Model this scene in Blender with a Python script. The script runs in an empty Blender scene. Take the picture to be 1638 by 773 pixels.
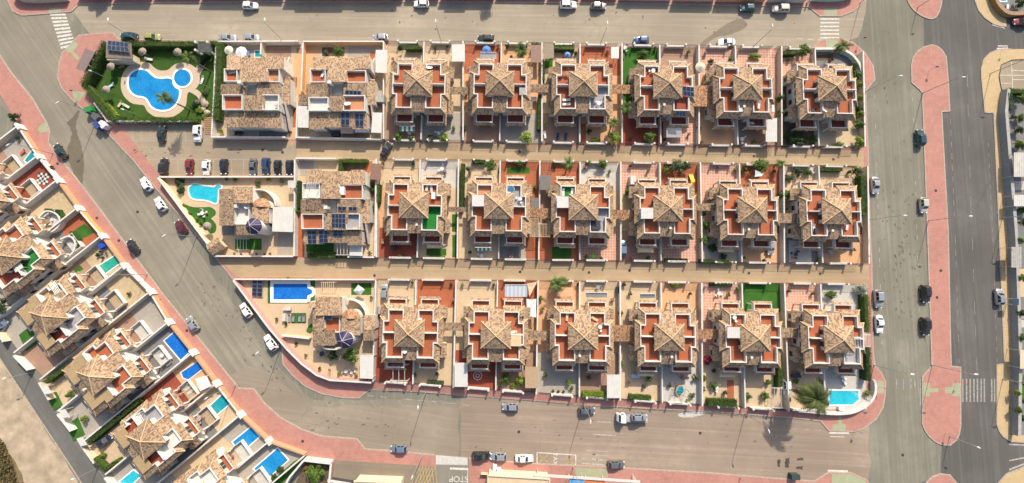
import bpy, math, random
from mathutils import Vector, Matrix
R = random.Random(7)
scene = bpy.context.scene
C = scene.collection

# ------------------------------------------------------------------ camera
F_PX, CAM_H, TILT = 620.0, 100.0, math.atan(0.07)
cam_d = bpy.data.cameras.new("camera")
cam = bpy.data.objects.new("camera", cam_d)
C.objects.link(cam)
cam_d.sensor_width = 36.0
cam_d.lens = 36.0 * F_PX / 1638.0
cam_d.clip_start = 0.5
cam_d.clip_end = 5000
cam.location = (0, 0, CAM_H)
cam.rotation_euler = (TILT, 0, 0)
scene.camera = cam

# ------------------------------------------------------------------ sky, sun, exposure
SUN_EL = math.radians(35.0)
SUN_AZ = math.atan2(0.30, 0.954)          # from +Y towards +X
w = bpy.data.worlds.new("World")
scene.world = w
w.use_nodes = True
nt = w.node_tree
bg = nt.nodes["Background"]
sky = nt.nodes.new("ShaderNodeTexSky")
sky.sky_type = 'NISHITA'
sky.sun_disc = False
sky.sun_elevation = SUN_EL
sky.sun_rotation = SUN_AZ
sky.air_density = 1.0
sky.dust_density = 3.0
sky.ozone_density = 0.5
nt.links.new(sky.outputs[0], bg.inputs[0])
bg.inputs[1].default_value = 0.12
sun_d = bpy.data.lights.new("sun", 'SUN')
sun_d.energy = 3.9
sun_d.angle = math.radians(0.55)
sun_d.color = (1.0, 0.91, 0.77)
sun = bpy.data.objects.new("sun", sun_d)
C.objects.link(sun)
sd = Vector((math.sin(SUN_AZ) * math.cos(SUN_EL), math.cos(SUN_AZ) * math.cos(SUN_EL), math.sin(SUN_EL)))
sun.rotation_euler = sd.to_track_quat('Z', 'Y').to_euler()
sun.location = sd * 200
vs = scene.view_settings
vs.view_transform = 'Standard'
vs.look = 'None'
vs.exposure = 0.68
vs.gamma = 1.0
vs.use_curve_mapping = False

# ------------------------------------------------------------------ plan measuring: photo point at height h -> metres
_c, _s = math.cos(TILT), math.sin(TILT)
def G(px, py, h=0.0):
    a = (px - 819.0) / F_PX
    b = (386.5 - py) / F_PX
    k = (h - CAM_H) / (-_c + b * _s)
    return (a * k, (_s + b * _c) * k)
def GP(pts, h=0.0):
    return [G(x, y, h) for x, y in pts]
PHI = -0.0145                              # the block's own turn
def ZP(ox, oy, sc, pts):                   # enlarged-crop points to photo points
    return [(ox + x / sc, oy + y / sc) for x, y in pts]

# ------------------------------------------------------------------ materials
MATS = {}
def _new(name):
    m = bpy.data.materials.new(name)
    m.use_nodes = True
    n = m.node_tree.nodes
    return m, n, m.node_tree.links, n["Principled BSDF"]
def N(n, t, **kw):
    x = n.new(t)
    for k, v in kw.items():
        setattr(x, k, v)
    return x
def mixc(n, l, fac, a, b, blend='MIX'):
    x = n.new("ShaderNodeMix")
    x.data_type = 'RGBA'
    x.blend_type = blend
    for s, v in ((0, fac), (6, a), (7, b)):
        if hasattr(v, 'is_linked') or hasattr(v, 'node'):
            l.new(v, x.inputs[s])
        else:
            x.inputs[s].default_value = v if s == 0 else (*v[:3], 1)
    return x.outputs[2]
def ramp(n, l, src, stops):
    x = n.new("ShaderNodeValToRGB")
    e = x.color_ramp.elements
    while len(e) < len(stops):
        e.new(0.5)
    for i, (p, c) in enumerate(stops):
        e[i].position = p
        e[i].color = (c, c, c, 1) if isinstance(c, (int, float)) else (*c, 1)
    l.new(src, x.inputs[0])
    return x.outputs[0]
def noise(n, l, vec, scale, detail=3, rough=0.55):
    x = n.new("ShaderNodeTexNoise")
    x.inputs['Scale'].default_value = scale
    x.inputs['Detail'].default_value = detail
    x.inputs['Roughness'].default_value = rough
    l.new(vec, x.inputs['Vector'])
    return x.outputs[0]
def mapping(n, l, vec, scale=(1, 1, 1), rot=0.0, loc=(0, 0, 0)):
    if rot and scale != (1, 1, 1):
        vec = mapping(n, l, vec, (1, 1, 1), rot)
        rot = 0.0
    x = n.new("ShaderNodeMapping")
    x.inputs['Scale'].default_value = scale
    x.inputs['Rotation'].default_value = (0, 0, rot)
    x.inputs['Location'].default_value = loc
    l.new(vec, x.inputs['Vector'])
    return x.outputs[0]
def bump(n, l, b, h, strength=0.3, dist=0.02):
    x = n.new("ShaderNodeBump")
    x.inputs['Strength'].default_value = strength
    x.inputs['Distance'].default_value = dist
    l.new(h, x.inputs['Height'])
    l.new(x.outputs[0], b.inputs['Normal'])
def mul(c, k):
    return tuple(min(1.0, v * k) for v in c[:3])
def plain(name, col, rough=0.7, var=0.12, scale=2.0, metal=0.0, bumpy=0.0, spec=0.3, rnd=0.0):
    """Even colour with wear: two octaves of blotches in world space."""
    if name in MATS:
        return MATS[name]
    m, n, l, b = _new(name)
    pos = n.new("ShaderNodeNewGeometry").outputs['Position']
    f1 = noise(n, l, pos, scale, 4)
    r1 = ramp(n, l, f1, [(0.3, 0.0), (0.7, 1.0)])
    c = mixc(n, l, r1, mul(col, 1 - var), mul(col, 1 + var))
    if rnd:
        oi = n.new("ShaderNodeObjectInfo")
        hs = n.new("ShaderNodeHueSaturation")
        mr = n.new("ShaderNodeMapRange")
        mr.inputs[3].default_value = 1 - rnd
        mr.inputs[4].default_value = 1 + rnd
        l.new(oi.outputs['Random'], mr.inputs[0])
        l.new(mr.outputs[0], hs.inputs['Value'])
        l.new(c, hs.inputs['Color'])
        c = hs.outputs[0]
    l.new(c, b.inputs['Base Color'])
    b.inputs['Roughness'].default_value = rough
    b.inputs['Metallic'].default_value = metal
    b.inputs['Specular IOR Level'].default_value = spec
    if bumpy:
        bump(n, l, b, noise(n, l, pos, scale * 6, 3), bumpy)
    MATS[name] = m
    return m
def asphalt(name, col, streak_rot=0.0, patch=0.25, streak=0.35, fine=0.22):
    """Worn dusty asphalt: broad patches, tyre-polished streaks along the road, fine aggregate, spots and cracks."""
    if name in MATS:
        return MATS[name]
    m, n, l, b = _new(name)
    pos = n.new("ShaderNodeNewGeometry").outputs['Position']
    big = ramp(n, l, noise(n, l, pos, 0.055, 3, 0.5), [(0.32, 0.0), (0.68, 1.0)])
    c = mixc(n, l, big, mul(col, 1 - patch), mul(col, 1 + patch * 0.6))
    big2 = ramp(n, l, noise(n, l, pos, 0.16, 4, 0.6), [(0.42, 0.0), (0.6, 1.0)])
    c = mixc(n, l, mixf(n, l, big2, patch * 1.3), c, mul(col, 0.74))
    sv = mapping(n, l, pos, (0.018, 0.55, 1), streak_rot)
    st = ramp(n, l, noise(n, l, sv, 1.0, 4, 0.6), [(0.38, 0.0), (0.62, 1.0)])
    c = mixc(n, l, mixf(n, l, st, streak), c, mul(col, 0.66))
    sv2 = mapping(n, l, pos, (0.03, 1.4, 1), streak_rot, (7, 3, 0))
    st2 = ramp(n, l, noise(n, l, sv2, 1.0, 3, 0.5), [(0.5, 0.0), (0.72, 1.0)])
    c = mixc(n, l, mixf(n, l, st2, streak * 0.8), c, mul(col, 1.28))
    med = noise(n, l, pos, 0.6, 5, 0.65)
    c = mixc(n, l, ramp(n, l, med, [(0.42, 0.0), (0.7, 0.5)]), c, mul(col, 0.78))
    fn = noise(n, l, pos, 9.0, 3, 0.7)
    c = mixc(n, l, ramp(n, l, fn, [(0.35, fine), (0.55, 0.0)]), c, mul(col, 0.45))
    v = n.new("ShaderNodeTexVoronoi")
    v.feature = 'DISTANCE_TO_EDGE'
    v.inputs['Scale'].default_value = 0.075
    dn = n.new("ShaderNodeTexNoise")
    dn.inputs['Scale'].default_value = 0.22
    dn.inputs['Detail'].default_value = 5
    l.new(pos, dn.inputs['Vector'])
    dv = N(n, "ShaderNodeVectorMath", operation='MULTIPLY_ADD')
    l.new(dn.outputs[1], dv.inputs[0])
    dv.inputs[1].default_value = (9, 9, 0)
    l.new(pos, dv.inputs[2])
    l.new(dv.outputs[0], v.inputs['Vector'])
    cr = ramp(n, l, v.outputs[0], [(0.0, 0.3), (0.006, 0.0)])
    c = mixc(n, l, cr, c, mul(col, 0.45))
    l.new(c, b.inputs['Base Color'])
    b.inputs['Roughness'].default_value = 0.88
    b.inputs['Specular IOR Level'].default_value = 0.2
    bump(n, l, b, fn, 0.25, 0.03)
    MATS[name] = m
    return m
def mixf(n, l, src, k):
    x = n.new("ShaderNodeMath")
    x.operation = 'MULTIPLY'
    l.new(src, x.inputs[0])
    x.inputs[1].default_value = k
    return x.outputs[0]
def paving(name, c1, c2, grout, size=0.4, rot=PHI, wear=0.2, gap=0.03, offset=0.0, ratio=1.0, mix=0.5):
    """Laid pavers, seen from afar: grid of slabs in two tones with grout."""
    if name in MATS:
        return MATS[name]
    m, n, l, b = _new(name)
    pos = n.new("ShaderNodeNewGeometry").outputs['Position']
    pv = mapping(n, l, pos, (1, 1, 1), -rot)
    bt = n.new("ShaderNodeTexBrick")
    bt.offset = offset
    bt.inputs['Color1'].default_value = (*c1, 1)
    bt.inputs['Color2'].default_value = (*c2, 1)
    bt.inputs['Mortar'].default_value = (*grout, 1)
    bt.inputs['Scale'].default_value = 1.0
    bt.inputs['Mortar Size'].default_value = gap
    bt.inputs['Mortar Smooth'].default_value = 0.3
    bt.inputs['Bias'].default_value = mix - 0.5
    bt.inputs['Brick Width'].default_value = size * ratio
    bt.inputs['Row Height'].default_value = size
    l.new(pv, bt.inputs['Vector'])
    c = bt.outputs[0]
    d = ramp(n, l, noise(n, l, pos, 0.7, 5, 0.6), [(0.35, wear), (0.65, 0.0)])
    c = mixc(n, l, d, c, mul(c1, 0.55))
    d2 = ramp(n, l, noise(n, l, pos, 0.12, 3, 0.5), [(0.4, 0.0), (0.7, wear)])
    c = mixc(n, l, d2, c, mul(c1, 1.3))
    l.new(c, b.inputs['Base Color'])
    b.inputs['Roughness'].default_value = 0.8
    b.inputs['Specular IOR Level'].default_value = 0.25
    bump(n, l, b, bt.outputs[1], -0.25, 0.01)
    MATS[name] = m
    return m
def roof_tiles(name, stops, tint=1.0):
    """Mixed clay barrel tiles: UVs are metres across and down the slope; each tile takes its own tone."""
    if name in MATS:
        return MATS[name]
    m, n, l, b = _new(name)
    uv = n.new("ShaderNodeUVMap")
    uv.uv_map = "UVMap"
    oi = n.new("ShaderNodeObjectInfo")
    ad = N(n, "ShaderNodeVectorMath", operation='MULTIPLY_ADD')
    l.new(oi.outputs['Random'], ad.inputs[0])
    ad.inputs[1].default_value = (131.0, 57.0, 0)
    l.new(uv.outputs[0], ad.inputs[2])
    sc = N(n, "ShaderNodeVectorMath", operation='MULTIPLY')
    l.new(ad.outputs[0], sc.inputs[0])
    sc.inputs[1].default_value = (1 / 0.30, 1 / 0.42, 1)
    fl = N(n, "ShaderNodeVectorMath", operation='FLOOR')
    l.new(sc.outputs[0], fl.inputs[0])
    wn = n.new("ShaderNodeTexWhiteNoise")
    wn.noise_dimensions = '2D'
    l.new(fl.outputs[0], wn.inputs[0])
    big = noise(n, l, ad.outputs[0], 3.6, 2, 0.6)
    sm = N(n, "ShaderNodeMath", operation='MULTIPLY_ADD')
    l.new(big, sm.inputs[0])
    sm.inputs[1].default_value = 1.5
    l.new(wn.outputs[0], sm.inputs[2])
    ha = N(n, "ShaderNodeMath", operation='MULTIPLY')
    l.new(sm.outputs[0], ha.inputs[0])
    ha.inputs[1].default_value = 0.4
    c = ramp(n, l, ha.outputs[0], [(p, mul(cc, tint)) for p, cc in stops])
    sep = n.new("ShaderNodeSeparateXYZ")
    l.new(sc.outputs[0], sep.inputs[0])
    fr = N(n, "ShaderNodeMath", operation='FRACT')
    l.new(sep.outputs[1], fr.inputs[0])
    edge = ramp(n, l, fr.outputs[0], [(0.0, 0.55), (0.14, 0.0)])
    c = mixc(n, l, edge, c, (0.06, 0.035, 0.02))
    fx = N(n, "ShaderNodeMath", operation='PINGPONG')
    l.new(sep.outputs[0], fx.inputs[0])
    fx.inputs[1].default_value = 0.5
    gut = ramp(n, l, fx.outputs[0], [(0.0, 0.5), (0.16, 0.0)])
    c = mixc(n, l, gut, c, (0.10, 0.06, 0.035))
    dirt = ramp(n, l, noise(n, l, ad.outputs[0], 0.45, 4, 0.6), [(0.45, 0.0), (0.75, 0.45)])
    c = mixc(n, l, dirt, c, (0.16, 0.115, 0.075))
    hs = n.new("ShaderNodeHueSaturation")
    mr = n.new("ShaderNodeMapRange")
    mr.inputs[3].default_value = 0.88
    mr.inputs[4].default_value = 1.1
    l.new(oi.outputs['Random'], mr.inputs[0])
    l.new(mr.outputs[0], hs.inputs['Value'])
    l.new(c, hs.inputs['Color'])
    l.new(hs.outputs[0], b.inputs['Base Color'])
    b.inputs['Roughness'].default_value = 0.85
    b.inputs['Specular IOR Level'].default_value = 0.2
    hsum = N(n, "ShaderNodeMath", operation='ADD')
    l.new(fx.outputs[0], hsum.inputs[0])
    l.new(wn.outputs[0], hsum.inputs[1])
    bump(n, l, b, hsum.outputs[0], 0.5, 0.08)
    MATS[name] = m
    return m
def leaf(name, dark, light, warm=None, scale=0.9):
    if name in MATS:
        return MATS[name]
    m, n, l, b = _new(name)
    pos = n.new("ShaderNodeNewGeometry").outputs['Position']
    f = noise(n, l, pos, scale, 3)
    c = mixc(n, l, ramp(n, l, f, [(0.35, 0.0), (0.65, 1.0)]), dark, light)
    f2 = noise(n, l, pos, 5.5, 2)
    c = mixc(n, l, ramp(n, l, f2, [(0.4, 0.0), (0.7, 0.55)]), c, warm or mul(light, 1.4))
    oi = n.new("ShaderNodeObjectInfo")
    hs = n.new("ShaderNodeHueSaturation")
    mr = n.new("ShaderNodeMapRange")
    mr.inputs[3].default_value = 0.75
    mr.inputs[4].default_value = 1.2
    l.new(oi.outputs['Random'], mr.inputs[0])
    l.new(mr.outputs[0], hs.inputs['Value'])
    l.new(c, hs.inputs['Color'])
    l.new(hs.outputs[0], b.inputs['Base Color'])
    b.inputs['Roughness'].default_value = 0.6
    b.inputs['Specular IOR Level'].default_value = 0.25
    tr = n.new("ShaderNodeBsdfTranslucent")
    l.new(hs.outputs[0], tr.inputs[0])
    ms = n.new("ShaderNodeMixShader")
    ms.inputs[0].default_value = 0.22
    l.new(b.outputs[0], ms.inputs[1])
    l.new(tr.outputs[0], ms.inputs[2])
    l.new(ms.outputs[0], n["Material Output"].inputs[0])
    MATS[name] = m
    return m
def paint(name, col, metal=0.25):
    if name in MATS:
        return MATS[name]
    m, n, l, b = _new(name)
    pos = n.new("ShaderNodeNewGeometry").outputs['Position']
    d = ramp(n, l, noise(n, l, pos, 2.5, 4), [(0.45, 0.0), (0.8, 0.22)])
    l.new(mixc(n, l, d, col, (0.33, 0.29, 0.24)), b.inputs['Base Color'])
    b.inputs['Metallic'].default_value = metal
    b.inputs['Roughness'].default_value = 0.32
    b.inputs['Coat Weight'].default_value = 0.7
    b.inputs['Coat Roughness'].default_value = 0.08
    MATS[name] = m
    return m
def water(name, shallow, deep, scale=0.5):
    """Pool basin colour under a rippled clear surface."""
    if name in MATS:
        return MATS[name]
    m, n, l, b = _new(name)
    pos = n.new("ShaderNodeNewGeometry").outputs['Position']
    f = noise(n, l, pos, scale, 3)
    c = mixc(n, l, ramp(n, l, f, [(0.3, 0.0), (0.7, 1.0)]), deep, shallow)
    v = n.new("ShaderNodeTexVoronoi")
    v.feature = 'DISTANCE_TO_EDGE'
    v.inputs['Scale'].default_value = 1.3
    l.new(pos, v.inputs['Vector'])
    ca = ramp(n, l, v.outputs[0], [(0.0, 0.16), (0.09, 0.0)])  # net of caustic light, painted into the water colour
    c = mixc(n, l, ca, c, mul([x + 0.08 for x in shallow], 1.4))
    l.new(c, b.inputs['Base Color'])
    b.inputs['Roughness'].default_value = 0.06
    b.inputs['IOR'].default_value = 1.33
    bump(n, l, b, noise(n, l, pos, 2.2, 3), 0.25, 0.05)
    MATS[name] = m
    return m
def lawn_mat(name, a, bcol, stripes=False):
    if name in MATS:
        return MATS[name]
    m, n, l, b = _new(name)
    pos = n.new("ShaderNodeNewGeometry").outputs['Position']
    f = noise(n, l, pos, 0.35, 4, 0.6)
    c = mixc(n, l, ramp(n, l, f, [(0.35, 0.0), (0.65, 1.0)]), a, bcol)
    f2 = noise(n, l, pos, 6.0, 3, 0.7)
    c = mixc(n, l, ramp(n, l, f2, [(0.4, 0.35), (0.6, 0.0)]), c, mul(a, 0.5))
    l.new(c, b.inputs['Base Color'])
    b.inputs['Roughness'].default_value = 0.95
    b.inputs['Specular IOR Level'].default_value = 0.1
    bump(n, l, b, f2, 0.6, 0.08)
    MATS[name] = m
    return m

TILE_STOPS = [(0.0, (0.17, 0.105, 0.07)), (0.35, (0.215, 0.135, 0.09)), (0.42, (0.33, 0.215, 0.135)),
              (0.49, (0.43, 0.295, 0.185)), (0.66, (0.49, 0.35, 0.225)), (0.85, (0.57, 0.435, 0.30))]
M_TILE = roof_tiles("clay_tiles", TILE_STOPS, 0.9)
M_TILE2 = roof_tiles("clay_tiles_red", [(p, (c[0] * 0.98, c[1] * 0.78, c[2] * 0.68)) for p, c in TILE_STOPS])
M_RIDGE = plain("ridge_tile", (0.52, 0.36, 0.2), 0.8, 0.25, 3)
M_WHITE = plain("white_render", (0.58, 0.55, 0.505), 0.8, 0.1, 1.2)
M_CREAM = plain("cream_render", (0.56, 0.47, 0.34), 0.8, 0.1, 1.0)
M_ORANGE = plain("orange_render", (0.62, 0.34, 0.14), 0.8, 0.12, 1.0)
M_PEACH = plain("peach_render", (0.58, 0.36, 0.18), 0.8, 0.1, 1.0)
M_TERR = paving("terracotta_floor", (0.36, 0.105, 0.046), (0.40, 0.125, 0.056), (0.28, 0.095, 0.05), 0.33, wear=0.3)
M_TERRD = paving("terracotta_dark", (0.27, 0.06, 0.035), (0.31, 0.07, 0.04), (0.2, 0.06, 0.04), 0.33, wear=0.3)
M_GLASS = plain("window_glass", (0.035, 0.05, 0.06), 0.08, 0.2, 1.0, spec=0.6)
M_FRAME = plain("window_frame", (0.16, 0.09, 0.05), 0.5, 0.1)
M_WFRAME = plain("white_frame", (0.6, 0.59, 0.56), 0.4, 0.05)
M_DARK = plain("dark_metal", (0.045, 0.045, 0.05), 0.5, 0.1)
M_STEEL = plain("galvanised_steel", (0.42, 0.43, 0.43), 0.45, 0.12, 3.0, metal=0.6)
M_PANEL = plain("solar_cell", (0.018, 0.028, 0.06), 0.18, 0.15, 1.0, spec=0.6)
M_BARK = plain("bark", (0.16, 0.11, 0.075), 0.9, 0.3, 4.0, bumpy=0.6)
M_KERB = plain("kerb_stone", (0.36, 0.29, 0.24), 0.85, 0.18, 1.5)
M_PINK = paving("pink_pavement", (0.40, 0.19, 0.15), (0.44, 0.22, 0.175), (0.33, 0.165, 0.135), 0.4, wear=0.35)
M_TAN = paving("tan_pavement", (0.47, 0.345, 0.185), (0.52, 0.385, 0.215), (0.38, 0.28, 0.16), 0.4, wear=0.22)
M_GREENRAMP = paving("green_ramp", (0.31, 0.325, 0.205), (0.34, 0.355, 0.23), (0.27, 0.285, 0.18), 0.4)
M_LINE = plain("road_paint", (0.54, 0.52, 0.465), 0.7, 0.35, 2.0)
M_LINEW = plain("road_paint_worn", (0.36, 0.335, 0.285), 0.8, 0.3, 1.2)
M_LINEF = plain("road_paint_faint", (0.21, 0.2, 0.18), 0.8, 0.35, 1.2)
M_YLINE = plain("road_paint_yellow", (0.42, 0.30, 0.12), 0.8, 0.3, 1.5)
M_ROOFWHITE = plain("white_sheet_roof", (0.53, 0.515, 0.48), 0.5, 0.06, 0.8)
M_PLASTIC = plain("white_plastic", (0.62, 0.61, 0.6), 0.4, 0.04)
M_WOOD = plain("weathered_wood", (0.30, 0.19, 0.11), 0.8, 0.25, 4.0)
M_TAUPE = plain("taupe_canvas", (0.36, 0.25, 0.16), 0.85, 0.1, 1.5)
M_BEIGEC = plain("beige_canvas", (0.55, 0.42, 0.26), 0.85, 0.1, 1.5)
M_GREY = plain("grey_concrete", (0.33, 0.32, 0.30), 0.85, 0.16, 1.2)
M_LGREY = plain("light_concrete", (0.47, 0.45, 0.41), 0.85, 0.12, 1.0)

# ------------------------------------------------------------------ mesh building
class MB:
    def __init__(s):
        s.v, s.f, s.uv, s.hasuv = [], [], [], False
    def face(s, pts, uvs=None):
        i = len(s.v)
        s.v += [tuple(p) for p in pts]
        s.f.append(tuple(range(i, i + len(pts))))
        s.uv.append(uvs)
        if uvs:
            s.hasuv = True
    def mesh(s, verts, faces):
        i = len(s.v)
        s.v += [tuple(p) for p in verts]
        for f in faces:
            s.f.append(tuple(i + k for k in f))
            s.uv.append(None)
        return s
    def box(s, x0, x1, y0, y1, z0, z1):
        return s.mesh([(x0, y0, z0), (x1, y0, z0), (x1, y1, z0), (x0, y1, z0), (x0, y0, z1), (x1, y0, z1), (x1, y1, z1), (x0, y1, z1)],
                      [(3, 2, 1, 0), (4, 5, 6, 7), (0, 1, 5, 4), (1, 2, 6, 5), (2, 3, 7, 6), (3, 0, 4, 7)])
    def obox(s, cx, cy, ang, lx, ly, z0, z1):
        c, q = math.cos(ang), math.sin(ang)
        P = [(cx + a * lx / 2 * c - b * ly / 2 * q, cy + a * lx / 2 * q + b * ly / 2 * c) for a, b in ((-1, -1), (1, -1), (1, 1), (-1, 1))]
        return s.prism(P, z0, z1)
    def prism(s, poly, z0, z1):
        poly = ccw(poly)
        k = len(poly)
        zt = z1 if isinstance(z1, (list, tuple)) else [z1] * k
        vs = [(p[0], p[1], z0) for p in poly] + [(p[0], p[1], z) for p, z in zip(poly, zt)]
        fs = [tuple(range(k - 1, -1, -1)), tuple(range(k, 2 * k))]
        fs += [(i, (i + 1) % k, k + (i + 1) % k, k + i) for i in range(k)]
        return s.mesh(vs, fs)
    def slab(s, pts, th=0.12):
        """A roof plane with thickness; UVs in metres across and down the slope."""
        P = [Vector(p) for p in pts]
        nrm = Vector((0, 0, 0))
        for i in range(len(P)):
            a, b = P[i], P[(i + 1) % len(P)]
            nrm += a.cross(b)
        if nrm.z < 0:
            P.reverse()
            nrm = -nrm
        nrm.normalize()
        h = Vector((0, 0, 1)).cross(nrm)
        h = Vector((1, 0, 0)) if h.length < 1e-4 else h.normalized()
        d = nrm.cross(h)
        s.face(P, [(p.dot(h), p.dot(d)) for p in P])
        Q = [p - Vector((0, 0, th)) for p in P]
        s.face(list(reversed(Q)), [(p.dot(h), p.dot(d)) for p in reversed(Q)])
        for i in range(len(P)):
            j = (i + 1) % len(P)
            q = [P[j], P[i], Q[i], Q[j]]
            s.face(q, [(0, 0), (0.3, 0), (0.3, 0.1), (0, 0.1)])
        return s
    def path(s, pts, th, z0, z1, closed=False):
        """A wall of even thickness along a polyline, mitred."""
        p = [Vector((a[0], a[1])) for a in pts]
        k = len(p)
        L, Rr = [], []
        for i in range(k):
            a = p[i - 1] if (i > 0 or closed) else None
            b = p[(i + 1) % k] if (i < k - 1 or closed) else None
            d1 = (p[i] - a).normalized() if a is not None else None
            d2 = (b - p[i]).normalized() if b is not None else None
            d1 = d1 if d1 is not None else d2
            d2 = d2 if d2 is not None else d1
            n1, n2 = Vector((-d1.y, d1.x)), Vector((-d2.y, d2.x))
            m = (n1 + n2)
            m = m / max(0.35, m.dot(n1)) if m.length > 1e-4 else n1
            L.append(p[i] + m * th / 2)
            Rr.append(p[i] - m * th / 2)
        vs = [(*q, z0) for q in L] + [(*q, z0) for q in Rr] + [(*q, z1) for q in L] + [(*q, z1) for q in Rr]
        fs = []
        for i in range(k if closed else k - 1):
            j = (i + 1) % k
            fs += [(i, 2 * k + i, 2 * k + j, j), (k + j, 3 * k + j, 3 * k + i, k + i), (2 * k + i, 3 * k + i, 3 * k + j, 2 * k + j), (j, k + j, k + i, i)]
        if not closed:
            fs += [(0, k, 3 * k, 2 * k), (k - 1, 3 * k - 1, 4 * k - 1, 2 * k - 1)]
        return s.mesh(vs, fs)
    def loft(s, rings, cap=True, closed=True):
        k = len(rings[0])
        vs = [p for r in rings for p in r]
        fs = []
        for i in range(len(rings) - 1):
            for j in range(k if closed else k - 1):
                a, b = i * k + j, i * k + (j + 1) % k
                fs.append((a, b, b + k, a + k))
        if cap:
            fs += [tuple(range(k - 1, -1, -1)), tuple(range((len(rings) - 1) * k, len(rings) * k))]
        return s.mesh(vs, fs)
    def cyl(s, cx, cy, z0, z1, r0, r1=None, n=10):
        r1 = r0 if r1 is None else r1
        ring = lambda r, z: [(cx + r * math.cos(2 * math.pi * i / n), cy + r * math.sin(2 * math.pi * i / n), z) for i in range(n)]
        return s.loft([ring(r0, z0), ring(r1, z1)])
    def cone(s, cx, cy, z0, z1, r, n=10, th=0.0):
        vs = [(cx + r * math.cos(2 * math.pi * i / n), cy + r * math.sin(2 * math.pi * i / n), z0) for i in range(n)] + [(cx, cy, z1)]
        return s.mesh(vs, [(i, (i + 1) % n, n) for i in range(n)] + [tuple(range(n - 1, -1, -1))])
    def tube(s, pts, r, n=6):
        P = [Vector(p) for p in pts]
        rr = r if isinstance(r, (list, tuple)) else [r] * len(P)
        rings = []
        for i, p in enumerate(P):
            d = (P[min(i + 1, len(P) - 1)] - P[max(i - 1, 0)]).normalized()
            a = d.cross(Vector((0, 0, 1)))
            a = Vector((1, 0, 0)) if a.length < 1e-3 else a.normalized()
            b = d.cross(a)
            rings.append([tuple(p + (a * math.cos(2 * math.pi * k / n) + b * math.sin(2 * math.pi * k / n)) * rr[i]) for k in range(n)])
        return s.loft(rings)
    def build(s, name, mat, parent=None, smooth=False, loc=None):
        me = bpy.data.meshes.new(name)
        me.from_pydata(s.v, [], s.f)
        if s.hasuv:
            u = me.uv_layers.new(name="UVMap")
            k = 0
            for f, uv in zip(s.f, s.uv):
                for i in range(len(f)):
                    u.data[k].uv = uv[i] if uv else (0, 0)
                    k += 1
        if smooth:
            me.polygons.foreach_set("use_smooth", [True] * len(me.polygons))
        me.materials.append(mat)
        me.update()
        o = bpy.data.objects.new(name, me)
        C.objects.link(o)
        if parent is not None:
            o.parent = parent
        if loc is not None:
            o.location = loc
        return o
def ccw(poly):
    a = sum(poly[i][0] * poly[(i + 1) % len(poly)][1] - poly[(i + 1) % len(poly)][0] * poly[i][1] for i in range(len(poly)))
    return list(poly) if a > 0 else list(reversed(poly))
def clean(mb_obj):
    """Weld the loose corners of a roof mesh."""
    return mb_obj
LABELS = set()
def tag(o, label, cat, group=None):
    o["label"] = label
    o["category"] = cat
    if group:
        o["group"] = group
    return o
def struct(o, label=None):
    o["kind"] = "structure"
    if label:
        o["label"] = label
    return o
def empty(name, loc=(0, 0, 0), rz=0.0):
    o = bpy.data.objects.new(name, None)
    o.empty_display_size = 0.5
    C.objects.link(o)
    o.location = loc
    o.rotation_euler = (0, 0, rz)
    return o
KIDS = {}
def kids(o):
    return o.children
def copy_tree(o, parent=None, swap=None):
    c = o.copy()
    C.objects.link(c)
    c.parent = parent
    for ch in list(o.children):
        copy_tree(ch, c, swap)
    return c
def setmat(o, m):
    o.material_slots[0].link = 'OBJECT'
    o.material_slots[0].material = m
def smooth_poly(pts, k=6):
    """Closed Catmull-Rom through the points."""
    n = len(pts)
    out = []
    for i in range(n):
        p0, p1, p2, p3 = pts[i - 1], pts[i], pts[(i + 1) % n], pts[(i + 2) % n]
        for j in range(k):
            t = j / k
            out.append(tuple(0.5 * (2 * p1[a] + (p2[a] - p0[a]) * t + (2 * p0[a] - 5 * p1[a] + 4 * p2[a] - p3[a]) * t * t
                                    + (3 * p1[a] - p0[a] - 3 * p2[a] + p3[a]) * t ** 3) for a in (0, 1)))
    return out
def smooth_line(pts, k=5):
    n = len(pts)
    out = []
    for i in range(n - 1):
        p0, p1, p2, p3 = pts[max(0, i - 1)], pts[i], pts[i + 1], pts[min(n - 1, i + 2)]
        for j in range(k):
            t = j / k
            out.append(tuple(0.5 * (2 * p1[a] + (p2[a] - p0[a]) * t + (2 * p0[a] - 5 * p1[a] + 4 * p2[a] - p3[a]) * t * t
                                    + (3 * p1[a] - p0[a] - 3 * p2[a] + p3[a]) * t ** 3) for a in (0, 1)))
    out.append(pts[-1])
    return out
ORD = ["first", "second", "third", "fourth", "fifth", "sixth", "seventh", "eighth", "ninth", "tenth"]
# ================================================================== GROUND, ROADS, PAVEMENTS
def sheet(name, poly, z, mat, label=None):
    poly = ccw(poly)
    o = MB().mesh([(p[0], p[1], z) for p in poly], [tuple(range(len(poly)))]).build(name, mat)
    return struct(o, label)
def slab(name, poly, z0, z1, mat, label=None):
    return struct(MB().prism(poly, z0, z1).build(name, mat), label)
def rough_edge(poly, amp=0.5, step=2.5):
    out = []
    for i in range(len(poly)):
        a, b = Vector(poly[i]), Vector(poly[(i + 1) % len(poly)])
        k = max(1, int((b - a).length / step))
        nn = Vector((-(b - a).y, (b - a).x)).normalized()
        for j in range(k):
            out.append(tuple(a.lerp(b, j / k) + nn * (R.uniform(-amp, amp) if j else 0)))
    return out

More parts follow.
